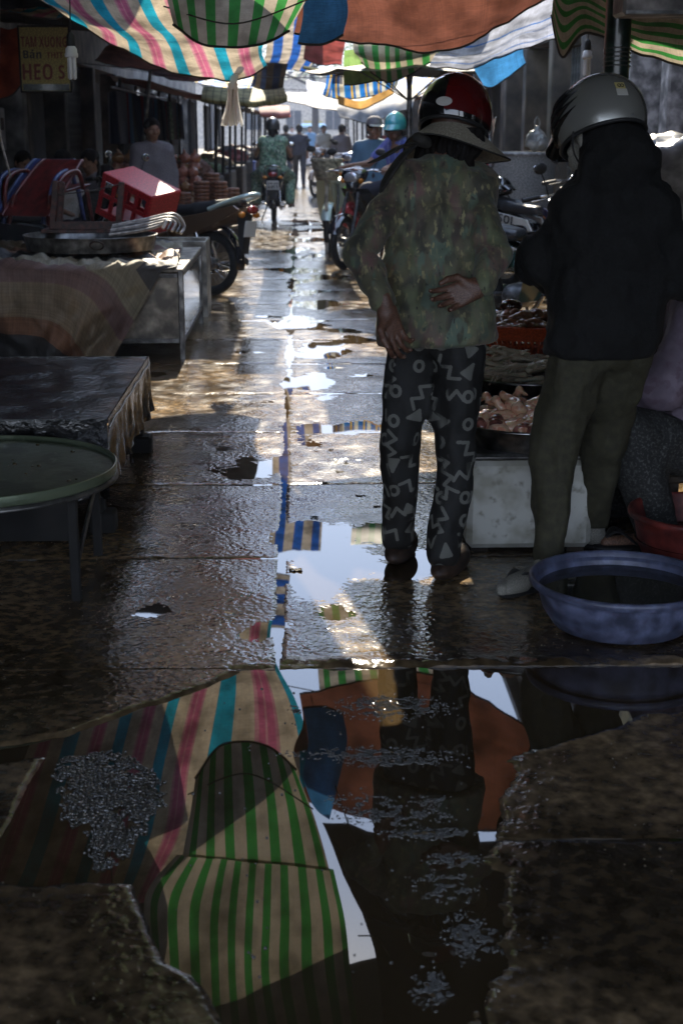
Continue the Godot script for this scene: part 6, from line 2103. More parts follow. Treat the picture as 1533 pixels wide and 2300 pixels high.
	for s in [-1.0, 1.0]:
		var sp := part("side_panel", MB.new().extrude([V2(0.46, 0.56), V2(0.40, 0.66), V2(0.05, 0.72), V2(-0.34, 0.80), V2(-0.40, 0.765), V2(-0.1, 0.62), V2(0.2, 0.52)], 0.018, Transform3D(Basis(Vector3.UP, s * 0.10), V(0, 0, s * 0.135)), 0.005), pan, t)
		if o.has("word"):
			var x := Transform3D(Basis(Vector3.UP, s * 0.10) * Basis(Vector3.FORWARD, 0.17 * s) if s > 0 else Basis(Vector3.UP, PI + s * 0.10) * Basis(Vector3.FORWARD, -0.17), V(0.08, 0.672, s * 0.148))
			lettering(sp, "lettering", o.word, 0.11, x, M.ink)
	part("seat", blob(V(-0.44, 0.66, -0.2), V(0.58, 0.92, 0.2), 0.016, [[V(0.44, 0.735, -0.03), V(0.12, 0.755, -0.06), 0.045, 0.055], [V(0.44, 0.735, 0.03), V(0.12, 0.755, 0.06), 0.045, 0.055], [V(0.12, 0.765, -0.05), V(-0.3, 0.825, -0.03), 0.055, 0.045], [V(0.12, 0.765, 0.05), V(-0.3, 0.825, 0.03), 0.055, 0.045]]), M.seat_black, t)
	var rail: Material = o.get("rail", M.chrome)
	for s in [-1.0, 1.0]:
		part("grab_rail", MB.new().tube(curve([V(-0.05, 0.76, s * 0.13), V(-0.25, 0.83, s * 0.13), V(-0.42, 0.885, s * 0.1), V(-0.48, 0.90, 0)], 5), o.get("rail_r", 0.012), 8), rail, t)
	part("tail_lamp", MB.new().ball(V(-0.43, 0.765, 0), V(0.04, 0.04, 0.075), Basis(), 14, 9), M.tail_red, t)
	for s in [-1.0, 1.0]:
		part("turn_lamp", MB.new().ball(V(-0.39, 0.72, s * 0.12), V(0.03, 0.028, 0.04), Basis(), 10, 7), M.amber, t)
	part("plate_bracket", MB.new().extrude([V2(-0.40, 0.74), V2(-0.30, 0.70), V2(-0.32, 0.46), V2(-0.36, 0.38)], 0.10, Transform3D(), 0.0), M.rubber, t)
	var pl := part("number_plate", MB.new().box(V(-0.405, 0.60, 0), V(0.006, 0.14, 0.19), Basis(Vector3.FORWARD, -0.12), 0.002), M.plate, t)
	if o.has("plate"):
		lettering(pl, "lettering", o.plate[0], 0.07, Transform3D(Basis(Vector3.UP, -PI / 2), V(-0.412, 0.635, 0)), M.ink)
		lettering(pl, "lettering", o.plate[1], 0.08, Transform3D(Basis(Vector3.UP, -PI / 2), V(-0.412, 0.572, 0)), M.ink)
	part("exhaust", MB.new().tube(curve([V(0.74, 0.34, 0.05), V(0.62, 0.2, 0.1), V(0.3, 0.2, 0.13), V(0.0, 0.25, 0.15), V(-0.28, 0.31, 0.15)], 5), [0.018, 0.018, 0.018, 0.018, 0.018, 0.018, 0.018, 0.018, 0.019, 0.02, 0.022, 0.03, 0.042, 0.045, 0.047, 0.048, 0.048, 0.047, 0.045, 0.042, 0.036], 10), M.chrome, t)
	part("chain_case", MB.new().extrude([V2(-0.06, 0.24), V2(-0.06, 0.34), V2(0.48, 0.37), V2(0.48, 0.27)], 0.03, Transform3D(Basis(), V(0, 0, -0.1)), 0.006), body, t)
	part("kick_stand", MB.new().tube([V(0.42, 0.26, -0.1), V(0.36, 0.01, -0.2)], 0.012, 6), M.engine, t)
	if o.get("lean", 0.0) != 0.0:
		t.rotation.x = 0.0
		t.basis = Basis(Vector3.UP, turn) * Basis(Vector3.RIGHT, o.lean)
	return t

func build_bikes() -> void:
	# rider coming towards us, and his bike
	var fw := V(-0.74, 0, 0.67).normalized()
	var tn := atan2(-fw.z, fw.x)
	var base := V(1.31, 0, -16.22)
	motorbike("black motorbike with a spoked front wheel under the man in the teal helmet", base, tn, {"steer": 0.35, "body": M.paint_black, "panel": M.engine})
	person("motorbike rider in a teal helmet and a blue striped shirt, reaching for the handlebar", base, tn, {
		"pelvis": V(0.16, 0.86, 0), "chest": V(0.24, 1.16, 0), "neck": V(0.30, 1.34, 0), "head": V(0.36, 1.46, 0), "face": V(0.93, -0.12, -0.3),
		"arms": [[V(0.26, 1.28, -0.18), V(0.5, 1.12, -0.27), V(0.76, 1.06, -0.30)], [V(0.26, 1.28, 0.18), V(0.46, 1.08, 0.3), V(0.76, 1.06, 0.32)]],
		"legs": [[V(0.18, 0.84, -0.1), V(0.58, 0.80, -0.2), V(0.5, 0.38, -0.22), V(0.66, 0.31, -0.22)], [V(0.18, 0.84, 0.1), V(0.58, 0.80, 0.2), V(0.5, 0.38, 0.22), V(0.66, 0.31, 0.22)]],
		"hands": [[V(0.7, -0.1, -0.3), V(0.1, -1, 0), 1.0, [0.7, 0.7, 0.7, 0.7]], [V(0.7, -0.1, 0.3), V(0.1, -1, 0), -1.0, [0.7, 0.7, 0.7, 0.7]]],
		"shirt": M.blue_stripe_shirt, "trousers": M.navy, "sleeve": 0.32, "shoe": M.rubber, "hair": M.hair, "show_face": true, "cell": 0.016, "fat": 1.08, "hand_cell": 0.006})
	var rider := get_child(get_child_count() - 1)
	helmet(rider, "helmet", V(0.345, 1.50, 0), basis_to(V(0.93, -0.12, -0.3)), M.teal_shell, {"r": 0.128, "peak": true, "panels": [[M.sticker, PI - 0.5, PI - 0.1, 3, 7]]})
	person("man in a grey cap and a blue printed shirt talking to the teal-helmeted rider", V(0.86, 0, -16.9), 0.0, {
		"pelvis": V(0, 0.84, 0), "chest": V(0.0, 1.14, 0), "neck": V(0, 1.33, 0.01), "head": V(0.01, 1.46, 0.04), "face": V(0.22, -0.2, 0.9),
		"arms": [[V(-0.165, 1.245, 0), V(-0.23, 1.0, 0.02), V(-0.18, 0.80, 0.16)], [V(0.165, 1.245, 0), V(0.24, 1.0, 0.02), V(0.2, 0.80, 0.14)]],
		"legs": [[V(-0.1, 0.82, 0), V(-0.11, 0.44, 0.02), V(-0.12, 0.08, 0), V(-0.13, 0.03, 0.16)], [V(0.1, 0.82, 0), V(0.11, 0.44, 0.02), V(0.12, 0.08, 0), V(0.13, 0.03, 0.16)]],
		"shirt": M.blue_shirt, "trousers": M.navy, "sleeve": 0.4, "hair": M.hair, "shoe": M.rubber, "show_face": true, "cell": 0.018})
	rider = get_child(get_child_count() - 1)
	var cb := basis_to(V(0.22, -0.1, 0.9))
	var cap := part("cap", MB.new().lathe([V2(0.1, 0.0), V2(0.099, 0.03), V2(0.085, 0.065), V2(0.05, 0.088), V2(0.001, 0.094)], 24, Transform3D(cb, V(0.01, 1.505, 0.03)), Vector2(0.92, 1.05)), M.grey_shirt, rider)
	var rows := []
	for j in 4:
		var row := []
		for i in 11:
			var a := lerpf(PI / 2 - 0.9, PI / 2 + 0.9, i / 10.0)
			row.append(V(0.01, 1.508, 0.03) + cb * V(cos(a) * 0.092 * (1.0 + 0.1 * j), 0.004 - 0.012 * j * 0.33, sin(a) * (0.1 + 0.03 * j)))
		rows.append(row)
	part("cap_peak", MB.new().sheet(rows), M.sticker, cap)

	# rider going away
	base = V(-0.41, 0, -23.3)
	tn = PI / 2
	motorbike("dark motorbike seen from behind with a white number plate under the rider in green", base, tn, {"body": M.paint_black, "panel": M.engine, "plate": ["54-S9", "4451"]})
	person("motorbike rider from behind in green floral clothes and a dark helmet", base, tn, {
		"pelvis": V(0.05, 0.85, 0), "chest": V(0.06, 1.14, 0), "neck": V(0.08, 1.33, 0), "head": V(0.12, 1.46, 0), "face": V(1, -0.1, 0),
		"arms": [[V(0.06, 1.27, -0.17), V(0.2, 1.06, -0.27), V(0.5, 1.02, -0.28)], [V(0.06, 1.27, 0.17), V(0.2, 1.04, 0.28), V(0.5, 1.02, 0.28)]],
		"legs": [[V(0.06, 0.82, -0.12), V(0.36, 0.70, -0.27), V(0.18, 0.30, -0.27), V(0.3, 0.26, -0.3)], [V(0.06, 0.82, 0.12), V(0.36, 0.70, 0.27), V(0.18, 0.30, 0.27), V(0.3, 0.26, 0.3)]],
		"shirt": M.floral, "trousers": M.floral, "sleeve": 0.1, "leg_loose": 0.035, "cuff": 0.055, "leg_len": 0.9, "hair": M.hair, "hair_back": 0.08, "shoe": M.brown_shoe, "cell": 0.02})
	rider = get_child(get_child_count() - 1)
	helmet(rider, "helmet", V(0.11, 1.50, 0), basis_to(V(1, -0.1, 0)), M.dark_shell, {"r": 0.128})
	person("front rider in navy sitting ahead of the rider in green", base, tn, {
		"pelvis": V(0.36, 0.86, 0), "chest": V(0.42, 1.1, 0), "neck": V(0.46, 1.26, 0), "head": V(0.5, 1.36, 0), "face": V(1, -0.1, 0),
		"arms": [[V(0.43, 1.2, -0.17), V(0.56, 1.0, -0.27), V(0.8, 1.02, -0.3)], [V(0.43, 1.2, 0.17), V(0.56, 1.0, 0.27), V(0.8, 1.02, 0.3)]],
		"legs": [[V(0.38, 0.82, -0.12), V(0.66, 0.68, -0.3), V(0.5, 0.34, -0.26), V(0.64, 0.29, -0.26)], [V(0.38, 0.82, 0.12), V(0.66, 0.68, 0.32), V(0.5, 0.34, 0.26), V(0.64, 0.29, 0.26)]],
		"shirt": M.navy, "trousers": M.navy, "sleeve": 0.5, "hair": M.hair, "shoe": M.rubber, "cell": 0.025})
	# scooter parked on the left
	motorbike("bronze scooter with a pale grab rail parked past the low cabinet", V(-0.80, 0, -12.95), atan2(0.50, -0.87), {"body": M.paint_bronze, "panel": M.paint_bronze, "rail": M.rail_pale, "rail_r": 0.02, "lean": 0.06, "group": "parked motorbikes"})
	# parked on the right
	tn = atan2(-0.8, 0.6)
	motorbike("parked motorbike with a white and red lettered side panel before the metal tub", V(1.93, 0, -13.5), tn, {"body": M.paint_black, "panel": M.paint_panel, "word": "REPSOL", "lean": 0.05, "group": "parked motorbikes"})
	motorbike("parked dark motorbike with a teal stripe, standing nearest the orange basket", V(1.30, 0, -10.5), atan2(-0.8, 0.6), {"body": M.paint_teal, "panel": M.paint_black, "lean": 0.05, "group": "parked motorbikes"})
	motorbike("parked navy motorbike with a bright round mirror against the shop gate", V(2.35, 0, -12.2), atan2(-0.97, 0.1), {"body": M.paint_navy, "panel": M.paint_navy, "lean": 0.04, "group": "parked motorbikes"})
	motorbike("dusty motorbike with a front basket waiting behind the teal-helmeted rider", V(0.62, 0, -18.9), atan2(-0.97, -0.2), {"body": M.rail_pale, "panel": M.rail_pale, "group": "parked motorbikes"})
	motorbike("black motorbike parked against the shop behind the plastic chairs", V(-2.55, 0, -12.2), 0.3, {"body": M.paint_black, "lean": 0.05, "group": "parked motorbikes"})
	# loose helmet on the seat
	var h := thing("loose_helmet", "black and red helmet resting on the lettered motorbike's seat", "helmet", V(1.87, 0.905, -13.55))
	helmet(h, "shell", V(0, 0, 0), basis_to(V(0.6, 0.25, 0.7)), M.gloss_black, {"r": 0.115, "panels": [[M.bright_red, -0.4, 0.4, 1, 1], [M.sticker, PI * 0.5 + 0.9, PI * 0.5 + 1.25, 2, 8]]})
	# front basket with vegetables, bag of shopping on the dusty bike
	var bk := thing("bike_basket", "pale round woven basket tied on the dusty motorbike", "basket", V(0.33, 0.86, -17.5))
	var mb := MB.new()
	part("weave", MB.new().lathe([V2(0.001, 0.0), V2(0.12, 0.0), V2(0.16, 0.12), V2(0.19, 0.24), V2(0.2, 0.25), V2(0.185, 0.25), V2(0.155, 0.12), V2(0.11, 0.02), V2(0.001, 0.02)], 28, Transform3D(), Vector2.ONE, 0.02), M.basket_wire, bk)
	for k in 3:
		part("hoop", MB.new().lathe([V2(0.135 + 0.03 * k, 0.05 + 0.085 * k), V2(0.142 + 0.03 * k, 0.057 + 0.085 * k), V2(0.136 + 0.03 * k, 0.065 + 0.085 * k)], 28), M.basket_wire, bk)
	part("post", MB.new().box(V(0, -0.43, 0), V(0.04, 0.86, 0.04)), M.panel_cream, bk)
	shopping_bag("red and white plastic bag of shopping hanging on the black motorbike", V(0.56, 0.40, -15.9), mat("bag_red", C(0.6, 0.12, 0.13), {"tex": blotch_tex("bag", C(1, 0.9, 0.9), [[C(0.75, 0.08, 0.1), 0.03, 0.5, 0.06], [C(0.9, 0.55, 0.3), 0.05, 0.66, 0.05]], 128), "scale": 4.0, "rough": 0.3, "back": 0.4}), 1.0)
	shopping_bag("small neon green bundle hanging above the red and white bag", V(0.54, 0.72, -16.1), mat("neon_green", C(0.25, 0.8, 0.05), {"rough": 0.4}), 0.45)

func shopping_bag(label: String, at: Vector3, m: Material, s := 1.0) -> void:
	var t := thing("shopping_bag", label, "bag", at)
	var f := Field.new(V(-0.2, -0.02, -0.18) * s, V(0.2, 0.42, 0.18) * s, 0.012 * s)
	f.egg(V(0, 0.12, 0) * s, V(0.13, 0.12, 0.1) * s, Basis(), 0.05)
	f.egg(V(0.04, 0.09, 0.03) * s, V(0.09, 0.08, 0.09) * s, Basis(), 0.03)
	f.cap(V(0, 0.2, 0) * s, V(0, 0.27, 0) * s, 0.05 * s, 0.02 * s, 0.05)
	f.ripple(n_cloth, 0.03 * s, Vector3(260, 160, 260))
	var mb := MB.new()
	f.net(mb)
	part("sack", mb, m, t)
	for q in [-1.0, 1.0]:
		part("handle", MB.new().tube(curve([V(q * 0.015, 0.26, 0) * s, V(q * 0.03, 0.33, 0.01) * s, V(0, 0.4, 0) * s], 4), 0.008 * s, 5), m, t)

# ------------------------------------------------------------------ the rest of the market
func standing(label: String, at: Vector3, turn: float, shirt: Material, trousers: Material, o := {}) -> Node3D:
	var s: float = o.get("stride", 0.1)
	var g := {
		"pelvis": V(0, 0.84, 0), "chest": V(0.0, 1.13, 0), "neck": V(0, 1.32, 0.01), "head": V(0, 1.45, 0.03), "face": V(o.get("look", 0.0), -0.15, 1),
		"arms": [[V(-0.165, 1.235, 0), V(-0.22, 0.99, 0.03 + s * 0.5), V(-0.2, 0.76, 0.12 + s)], [V(0.165, 1.235, 0), V(0.22, 0.99, 0.0 - s * 0.5), V(0.22, 0.75, 0.05 - s)]],
		"legs": [[V(-0.09, 0.81, 0), V(-0.1, 0.44, 0.03 - s), V(-0.1, 0.08, -s * 2.0), V(-0.11, 0.03, 0.15 - s * 2.0)], [V(0.09, 0.81, 0), V(0.1, 0.44, 0.03 + s), V(0.1, 0.08, s * 1.5), V(0.11, 0.03, 0.15 + s * 1.5)]],
		"hands": [[V(0, -1, 0.2), V(0.6, 0, 0.3), 1.0, [0.3, 0.3, 0.3, 0.3]], [V(0, -1, 0.1), V(-0.6, 0, 0.3), -1.0, [0.3, 0.3, 0.3, 0.3]]],
		"hand_cell": 0.009, "head_cell": 0.011, "cell": 0.024, "shirt": shirt, "trousers": trousers, "hair": M.hair, "shoe": M.rubber, "sleeve": o.get("sleeve", 0.45)}
	if o.get("back", 0.0) > 0.0:
		g.hair_back = o.back
	return person(label, at, turn, g, o.get("group", ""))

func seated(label: String, at: Vector3, turn: float, shirt: Material, o := {}) -> Node3D:
	return person(label, at, turn, {
		"pelvis": V(0, 0.50, 0), "chest": V(0.0, 0.80, 0.03), "neck": V(0, 1.0, 0.06), "head": V(0, 1.13, 0.09), "face": V(0.1, -0.3, 1),
		"arms": [[V(-0.17, 0.93, 0.04), V(-0.22, 0.70, 0.12), V(-0.1, 0.62, 0.3)], [V(0.17, 0.93, 0.04), V(0.22, 0.70, 0.12), V(0.1, 0.62, 0.3)]],
		"legs": [[V(-0.09, 0.48, 0.02), V(-0.13, 0.50, 0.40), V(-0.13, 0.08, 0.38), V(-0.14, 0.03, 0.54)], [V(0.09, 0.48, 0.02), V(0.13, 0.50, 0.40), V(0.13, 0.08, 0.38), V(0.14, 0.03, 0.54)]],
		"hand_cell": 0.009, "head_cell": 0.010, "cell": 0.022, "shirt": shirt, "trousers": M.navy, "hair": M.hair, "hair_back": o.get("back", 0.05), "shoe": M.rubber, "sleeve": 0.6}, "people seated by the shop wall")

func build_background() -> void:
	# butcher's sign
	var s := thing("hanging_sign", "dim yellow hand-painted sign with dark red words hung from the awning", "sign", V(-2.02, 1.99, -12.0))
	part("board", MB.new().box(V(0, 0, 0), V(0.39, 0.5, 0.02), Basis(), 0.004), mat("sign_yellow", C(0.4, 0.33, 0.09), {"tex": noise_tex("speck", 0.05, 4, 0.6, 1.0, 512), "scale": 3.0, "rough": 0.6}), s)
	part("lower_band", MB.new().box(V(0, -0.215, 0.011), V(0.37, 0.05, 0.004)), M.green_post, s)
	for q in [[V(0, 0.25, 0), V(0.41, 0.015, 0.03)], [V(0, -0.25, 0), V(0.41, 0.015, 0.03)], [V(-0.2, 0, 0), V(0.015, 0.5, 0.03)], [V(0.2, 0, 0), V(0.015, 0.5, 0.03)]]:
		part("sign_frame", MB.new().box(q[0], q[1]), M.soot, s)
	var red := mat("sign_red", C(0.12, 0.02, 0.012), {"rough": 0.6})
	lettering(s, "lettering", "TAM XUONG", 0.10, Transform3D(Basis.from_scale(V(0.62, 1.1, 1)), V(0, 0.13, 0.012)), red)
	lettering(s, "lettering", "Bán", 0.085, Transform3D(Basis(), V(-0.1, 0.035, 0.012)), M.ink)
	lettering(s, "lettering", "THIT", 0.06, Transform3D(Basis(), V(0.08, 0.03, 0.012)), red)
	lettering(s, "lettering", "HEO", 0.17, Transform3D(Basis.from_scale(V(0.75, 1, 1)), V(-0.065, -0.1, 0.012)), red)
	lettering(s, "lettering", "S", 0.15, Transform3D(Basis.from_scale(V(0.75, 1, 1)), V(0.13, -0.1, 0.012)), red)
	part("cord", MB.new().tube([V(-0.15, 0.25, 0), V(-0.15, 0.6, 0)], 0.004, 5), M.rubber, s)
	part("cord", MB.new().tube([V(0.15, 0.25, 0), V(0.15, 0.6, 0)], 0.004, 5), M.rubber, s)
	# people by the shop wall
	seated("seated woman with dark hair tied up, seen over the plastic chairs", V(-2.75, 0, -14.6), 0.5, M.dark_cloth, {"back": 0.02})
	seated("seated man with short hair and a pale shirt behind the plastic chairs", V(-2.42, 0, -14.8), 0.9, M.white_shirt, {"back": 0.0})
	seated("seated woman with long loose hair beside the red crate", V(-2.1, 0, -15.2), -0.6, M.grey_shirt, {"back": 0.16})
	seated("small figure with face bent low behind the blue chair", V(-1.85, -0.12, -13.8), 0.7, M.dark_cloth, {"back": 0.03})
	standing("man in a loose grey shirt standing by the dried shrimp stall", V(-1.55, 0, -15.6), 0.4, M.grey_shirt, M.navy, {"stride": 0.0, "sleeve": 0.9})
	for a in [[V(-2.75, 0, -14.68), "woman with tied hair"], [V(-2.42, 0, -14.88), "man in the pale shirt"], [V(-2.1, 0, -15.28), "woman with long loose hair"]]:
		var st := thing("stool", "small dark stool under the seated " + a[1], "stool", a[0], 0.0, "stools by the shop wall")
		part("seat", MB.new().box(V(0, 0.375, 0), V(0.3, 0.03, 0.3), Basis(), 0.008), M.chair_red, st)
		for x in [-0.12, 0.12]:
			for z in [-0.12, 0.12]:
				part("leg", MB.new().tube([V(x, 0.36, z), V(x * 1.15, 0.0, z * 1.15)], 0.014, 6), M.chair_red, st)
	# leaning pole and hanging cable
	tag(part("leaning_pole", MB.new().tube([V(-2.06, 0, -18.0), V(-1.72, 2.4, -17.8)], 0.022, 8), M.steel_dull), "thin grey pole leaning by the man in the loose grey shirt", "pole")
	tag(part("hanging_cable", MB.new().tube(curve([V(-1.75, 2.5, -9.0), V(-1.83, 1.9, -9.2), V(-1.9, 1.5, -9.4), V(-1.86, 1.15, -9.5)], 6), 0.007, 6), M.white_tube), "pale cable dangling before the orange red sheet", "cable")
	var mb := thing("meter_box", "grey electric meter box on the shop wall above the seated people", "box", V(-3.1, 1.45, -15.0))
	part("case", MB.new().box(V(0, 0, 0), V(0.22, 0.42, 0.3), Basis(), 0.01), M.gate, mb)
	part("window", MB.new().box(V(0.112, 0.05, 0), V(0.004, 0.12, 0.16)), M.gloss_black, mb)
	# dried shrimp stall
	var st := thing("shrimp_stall", "stepped wooden stall heaped with bags of dried shrimp", "stall", V(-1.45, 0, -17.6))
	for k in 4:
		part("step_board", MB.new().box(V(-0.3 - 0.02 * k, 0.42 + 0.17 * k, -0.1 - 0.3 * k), V(1.1, 0.03, 0.32), Basis(), 0.004), M.dark_wood, st)
		part("riser", MB.new().box(V(-0.3 - 0.02 * k, 0.21 + 0.085 * k, -0.1 - 0.3 * k), V(1.06, 0.39 + 0.17 * k, 0.28)), M.dark_wood, st)
	var f := Field.new(V(-0.12, -0.08, -0.1), V(0.12, 0.13, 0.1), 0.013)
	f.egg(V(0, 0.0, 0), V(0.09, 0.06, 0.07), Basis(), 0.03)
	f.cap(V(0, 0.05, 0), V(0.01, 0.1, 0), 0.025, 0.015, 0.03)
	f.ripple(n_cloth, 0.02, Vector3(260, 260, 260))
	var bag := MB.new()
	f.net(bag)
	var bag_a := bag.mesh(mat("bag_pink", C(0.55, 0.22, 0.15), {"tex": noise_tex("speck", 0.05, 4, 0.6, 1.0, 512), "scale": 8.0, "rough": 0.25, "coat": 0.6}))
	var bag2 := MB.new()
	bag2.append(bag)
	var bag_b := bag2.mesh(mat("bag_amber", C(0.5, 0.27, 0.13), {"tex": noise_tex("speck", 0.05, 4, 0.6, 1.0, 512), "scale": 8.0, "rough": 0.25, "coat": 0.6}))
	for k in 4:
		for i in 8:
			for j in 2:
				var o := solo("shrimp_bag", bag_a if rng.randf() < 0.65 else bag_b, V(-2.2 + 0.135 * i + rng.randf_range(-0.02, 0.02) - 0.02 * k, 0.485 + 0.17 * k + 0.1 * j, -17.68 - 0.3 * k + rng.randf_range(-0.06, 0.06)), Basis(Vector3.UP, rng.randf() * TAU), "", "", "")
				tag(o, "clear bag of pinkish dried shrimp on the stepped stall" if o.mesh == bag_a else "clear bag of amber dried shrimp on the stepped stall", "bag", "bags on the dried shrimp stall")
	# stacks of pressed cakes in front
	var disc := MB.new().lathe([V2(0.001, -0.02), V2(0.085, -0.02), V2(0.098, -0.01), V2(0.098, 0.012), V2(0.085, 0.022), V2(0.001, 0.022)], 20, Transform3D(), Vector2.ONE, 0.01).mesh(mat("cake", C(0.42, 0.19, 0.11), {"tex": noise_tex("grime", 0.008, 5, 0.45, 1.0, 512), "scale": 5.0, "rough": 0.5}))
	for q in [[-1.14, -17.1, 9], [-0.93, -17.1, 9], [-1.03, -17.32, 11], [-0.8, -17.35, 7], [-1.36, -17.15, 6]]:
		var box := thing("display_crate", ["low wooden crate under a stack of nine pressed cakes, beside the stall", "low wooden crate under the outer stack of nine pressed cakes", "low wooden crate under the tallest stack of pressed cakes", "low wooden crate under the stack of seven pressed cakes", "low wooden crate under the shortest stack of pressed cakes"][[-1.14, -0.93, -1.03, -0.8, -1.36].find(q[0])], "crate", V(q[0], 0, q[1]), 0.0, "crates before the dried shrimp stall")
		for y in [0.1, 0.25, 0.4]:
			part("slat", MB.new().box(V(0, y, 0.095), V(0.2, 0.11, 0.01)), M.dark_wood, box)
			part("slat", MB.new().box(V(0.095, y, 0), V(0.01, 0.11, 0.18)), M.dark_wood, box)
			part("slat", MB.new().box(V(-0.095, y, 0), V(0.01, 0.11, 0.18)), M.dark_wood, box)
		part("lid", MB.new().box(V(0, 0.465, 0), V(0.21, 0.02, 0.21)), M.dark_wood, box)
		for k in q[2]:
			solo("pressed_cake", disc, V(q[0] + rng.randf_range(-0.006, 0.006), 0.497 + 0.043 * k, q[1] + rng.randf_range(-0.006, 0.006)), Basis(), "flat orange brown pressed cake in a stack before the shrimp stall", "cake", "pressed cakes in stacks")
	# baskets and heaps of produce along the left
	for k in 7:
		var at := V(-1.2 - 0.25 * (k % 2), 0, -18.7 - 1.05 * k)
		var b := thing("produce_basket", ["woven basket heaped with onions past the pressed cakes", "woven basket of pale roots on the shop side", "woven basket of greens past the pale roots", "woven basket of reddish roots by the yellow awning", "woven basket of white radish under the yellow awning", "woven basket of dark greens by the rider in green", "woven basket of orange fruit ahead of the rider in green"][k], "basket", at, 0.0, "produce baskets along the shop side")
		part("weave", MB.new().lathe([V2(0.001, 0.0), V2(0.2, 0.0), V2(0.26, 0.15), V2(0.3, 0.3), V2(0.315, 0.31), V2(0.29, 0.3), V2(0.2, 0.1)], 28, Transform3D(), Vector2.ONE, 0.015), M.basket_wire, b)
		var col: Color = [C(0.4, 0.26, 0.16), C(0.5, 0.42, 0.28), C(0.1, 0.22, 0.05), C(0.35, 0.1, 0.06), C(0.55, 0.52, 0.45), C(0.05, 0.13, 0.04), C(0.5, 0.22, 0.04)][k]
		var hm := mat("produce_%d" % k, col, {"rough": 0.6})
		var r := RandomNumberGenerator.new()
		r.seed = k
		var one := MB.new().ball(Vector3.ZERO, V(0.05, 0.042, 0.05), Basis(), 10, 7).mesh(hm)
		for i in 34:
			var a := r.randf() * TAU
			var q := sqrt(r.randf()) * 0.24
			same("produce", one, b, Transform3D(Basis(Vector3.UP, a) * Basis.from_scale(Vector3.ONE * r.randf_range(0.8, 1.2)), V(cos(a) * q, 0.27 + 0.16 * (1.0 - q / 0.26) * r.randf_range(0.6, 1.0), sin(a) * q)))
	# garments on a rail and cartons against the shops
	var cols := [M.navy, M.grey_shirt, M.red_shirt, M.blue_shirt, M.dark_cloth, M.floral]
	var rail := part("clothes_rail", MB.new().tube([V(-2.3, 1.95, -18.4), V(-2.3, 1.95, -29.0)], 0.015, 6), M.steel_dull)
	tag(rail, "long steel rail hung with garments before the shop houses", "rail")
	for k in 34:
		var z := -18.6 - 0.3 * k
		var mbx := MB.new()
		var rows := []
		for j in 6:
			var row := []
			for i in 9:
				var u := i / 8.0
				row.append(V(0.02 * sin(u * 9.0 + k) * j * 0.4, -0.02 - 0.13 * j - 0.05 * absf(u - 0.5) * (1.0 if j == 0 else 0.0), lerpf(-0.13, 0.13, u) * (1.0 + 0.04 * j)))
			rows.append(row)
		mbx.sheet(rows)
		var o := part("hanging_garment", mbx, cols[(k * 7) % 6])
		o.position = V(-2.3 + rng.randf_range(-0.02, 0.02), 1.94, z)
		o.rotation.y = rng.randf_range(-0.5, 0.5) + 0.9
		tag(o, "dim %s garment hanging on the long rail" % ["navy", "grey", "red", "blue", "brown", "green"][(k * 7) % 6], "garment", "garments on the long rail")
	var carton := mat("carton", C(0.34, 0.24, 0.14), {"tex": noise_tex("speck", 0.05, 4, 0.6, 1.0, 512), "scale": 2.0, "rough": 0.8})
	for k in 16:
		var c := thing("carton", ["brown carton at the bottom of its stack by the shop wall", "brown carton on top of its stack by the shop wall"][k % 2], "carton", V(-2.75 + 0.1 * (k % 3), 0.41 * (k % 2), -16.6 - 0.75 * (k / 2)), rng.randf_range(-0.2, 0.2), "cartons by the shop wall")
		part("carton_body", MB.new().box(V(0, 0.2, 0), V(0.5, 0.4, 0.5), Basis(), 0.006), carton, c)
		part("tape", MB.new().box(V(0, 0.402, 0), V(0.06, 0.004, 0.5)), M.bamboo, c)
	# big metal tub on a trestle, red crate, plastic bags
	var tb := thing("metal_tub", "big dull metal tub on a trestle behind the parked motorbikes", "tub", V(2.3, 0, -15.3))
	part("tub_wall", MB.new().lathe([V2(0.36, 0.62), V2(0.40, 1.2), V2(0.415, 1.205), V2(0.415, 1.22), V2(0.39, 1.22), V2(0.35, 0.66), V2(0.001, 0.66)], 48), mat("tub_zinc", C(0.42, 0.41, 0.39), {"tex": noise_tex("speck", 0.05, 4, 0.6, 1.0, 512), "scale": 2.0, "rough": 0.5, "metal": 0.2}), tb)
	part("tub_rim", MB.new().lathe([V2(0.412, 1.19), V2(0.422, 1.205), V2(0.412, 1.222)], 48), M.white_tube, tb)
	part("tub_handle", MB.new().tube(curve([V(-0.38, 1.15, 0.12), V(-0.36, 1.07, 0.18), V(-0.31, 1.07, 0.26), V(-0.3, 1.15, 0.28)], 4), 0.008, 6), M.steel_dull, tb)
	for x in [-0.25, 0.25]:
		for z in [-0.25, 0.25]:
			part("trestle_leg", MB.new().box(V(x, 0.31, z), V(0.05, 0.62, 0.05)), M.dark_wood, tb)
	var cr := thing("red_crate", "red crate with a white cloth beside the metal tub", "crate", V(1.83, 0, -15.3))
	part("crate_wall", MB.new().box(V(0, 1.08, 0), V(0.3, 0.24, 0.4), Basis(), 0.01), M.crate_red, cr)
	part("crate_stand", MB.new().box(V(0, 0.48, 0), V(0.3, 0.96, 0.36)), M.dark_wood, cr)
	part("cloth", MB.new().box(V(0, 1.21, 0), V(0.33, 0.02, 0.42), Basis(), 0.006), M.plastic_bag, cr)
	shopping_bag("knotted white plastic bag on the red crate by the tub", V(1.9, 1.215, -15.2), M.plastic_bag, 0.75)
	shopping_bag("clear bulging bag lying on the metal tub's far side", V(2.5, 1.22, -15.4), M.film_white, 0.9)
	# plastic wrapped cart at the edge
	var pw := thing("wrapped_cart", "cart shrouded in translucent plastic by the folding gate", "cart", V(2.08, 0, -8.1))
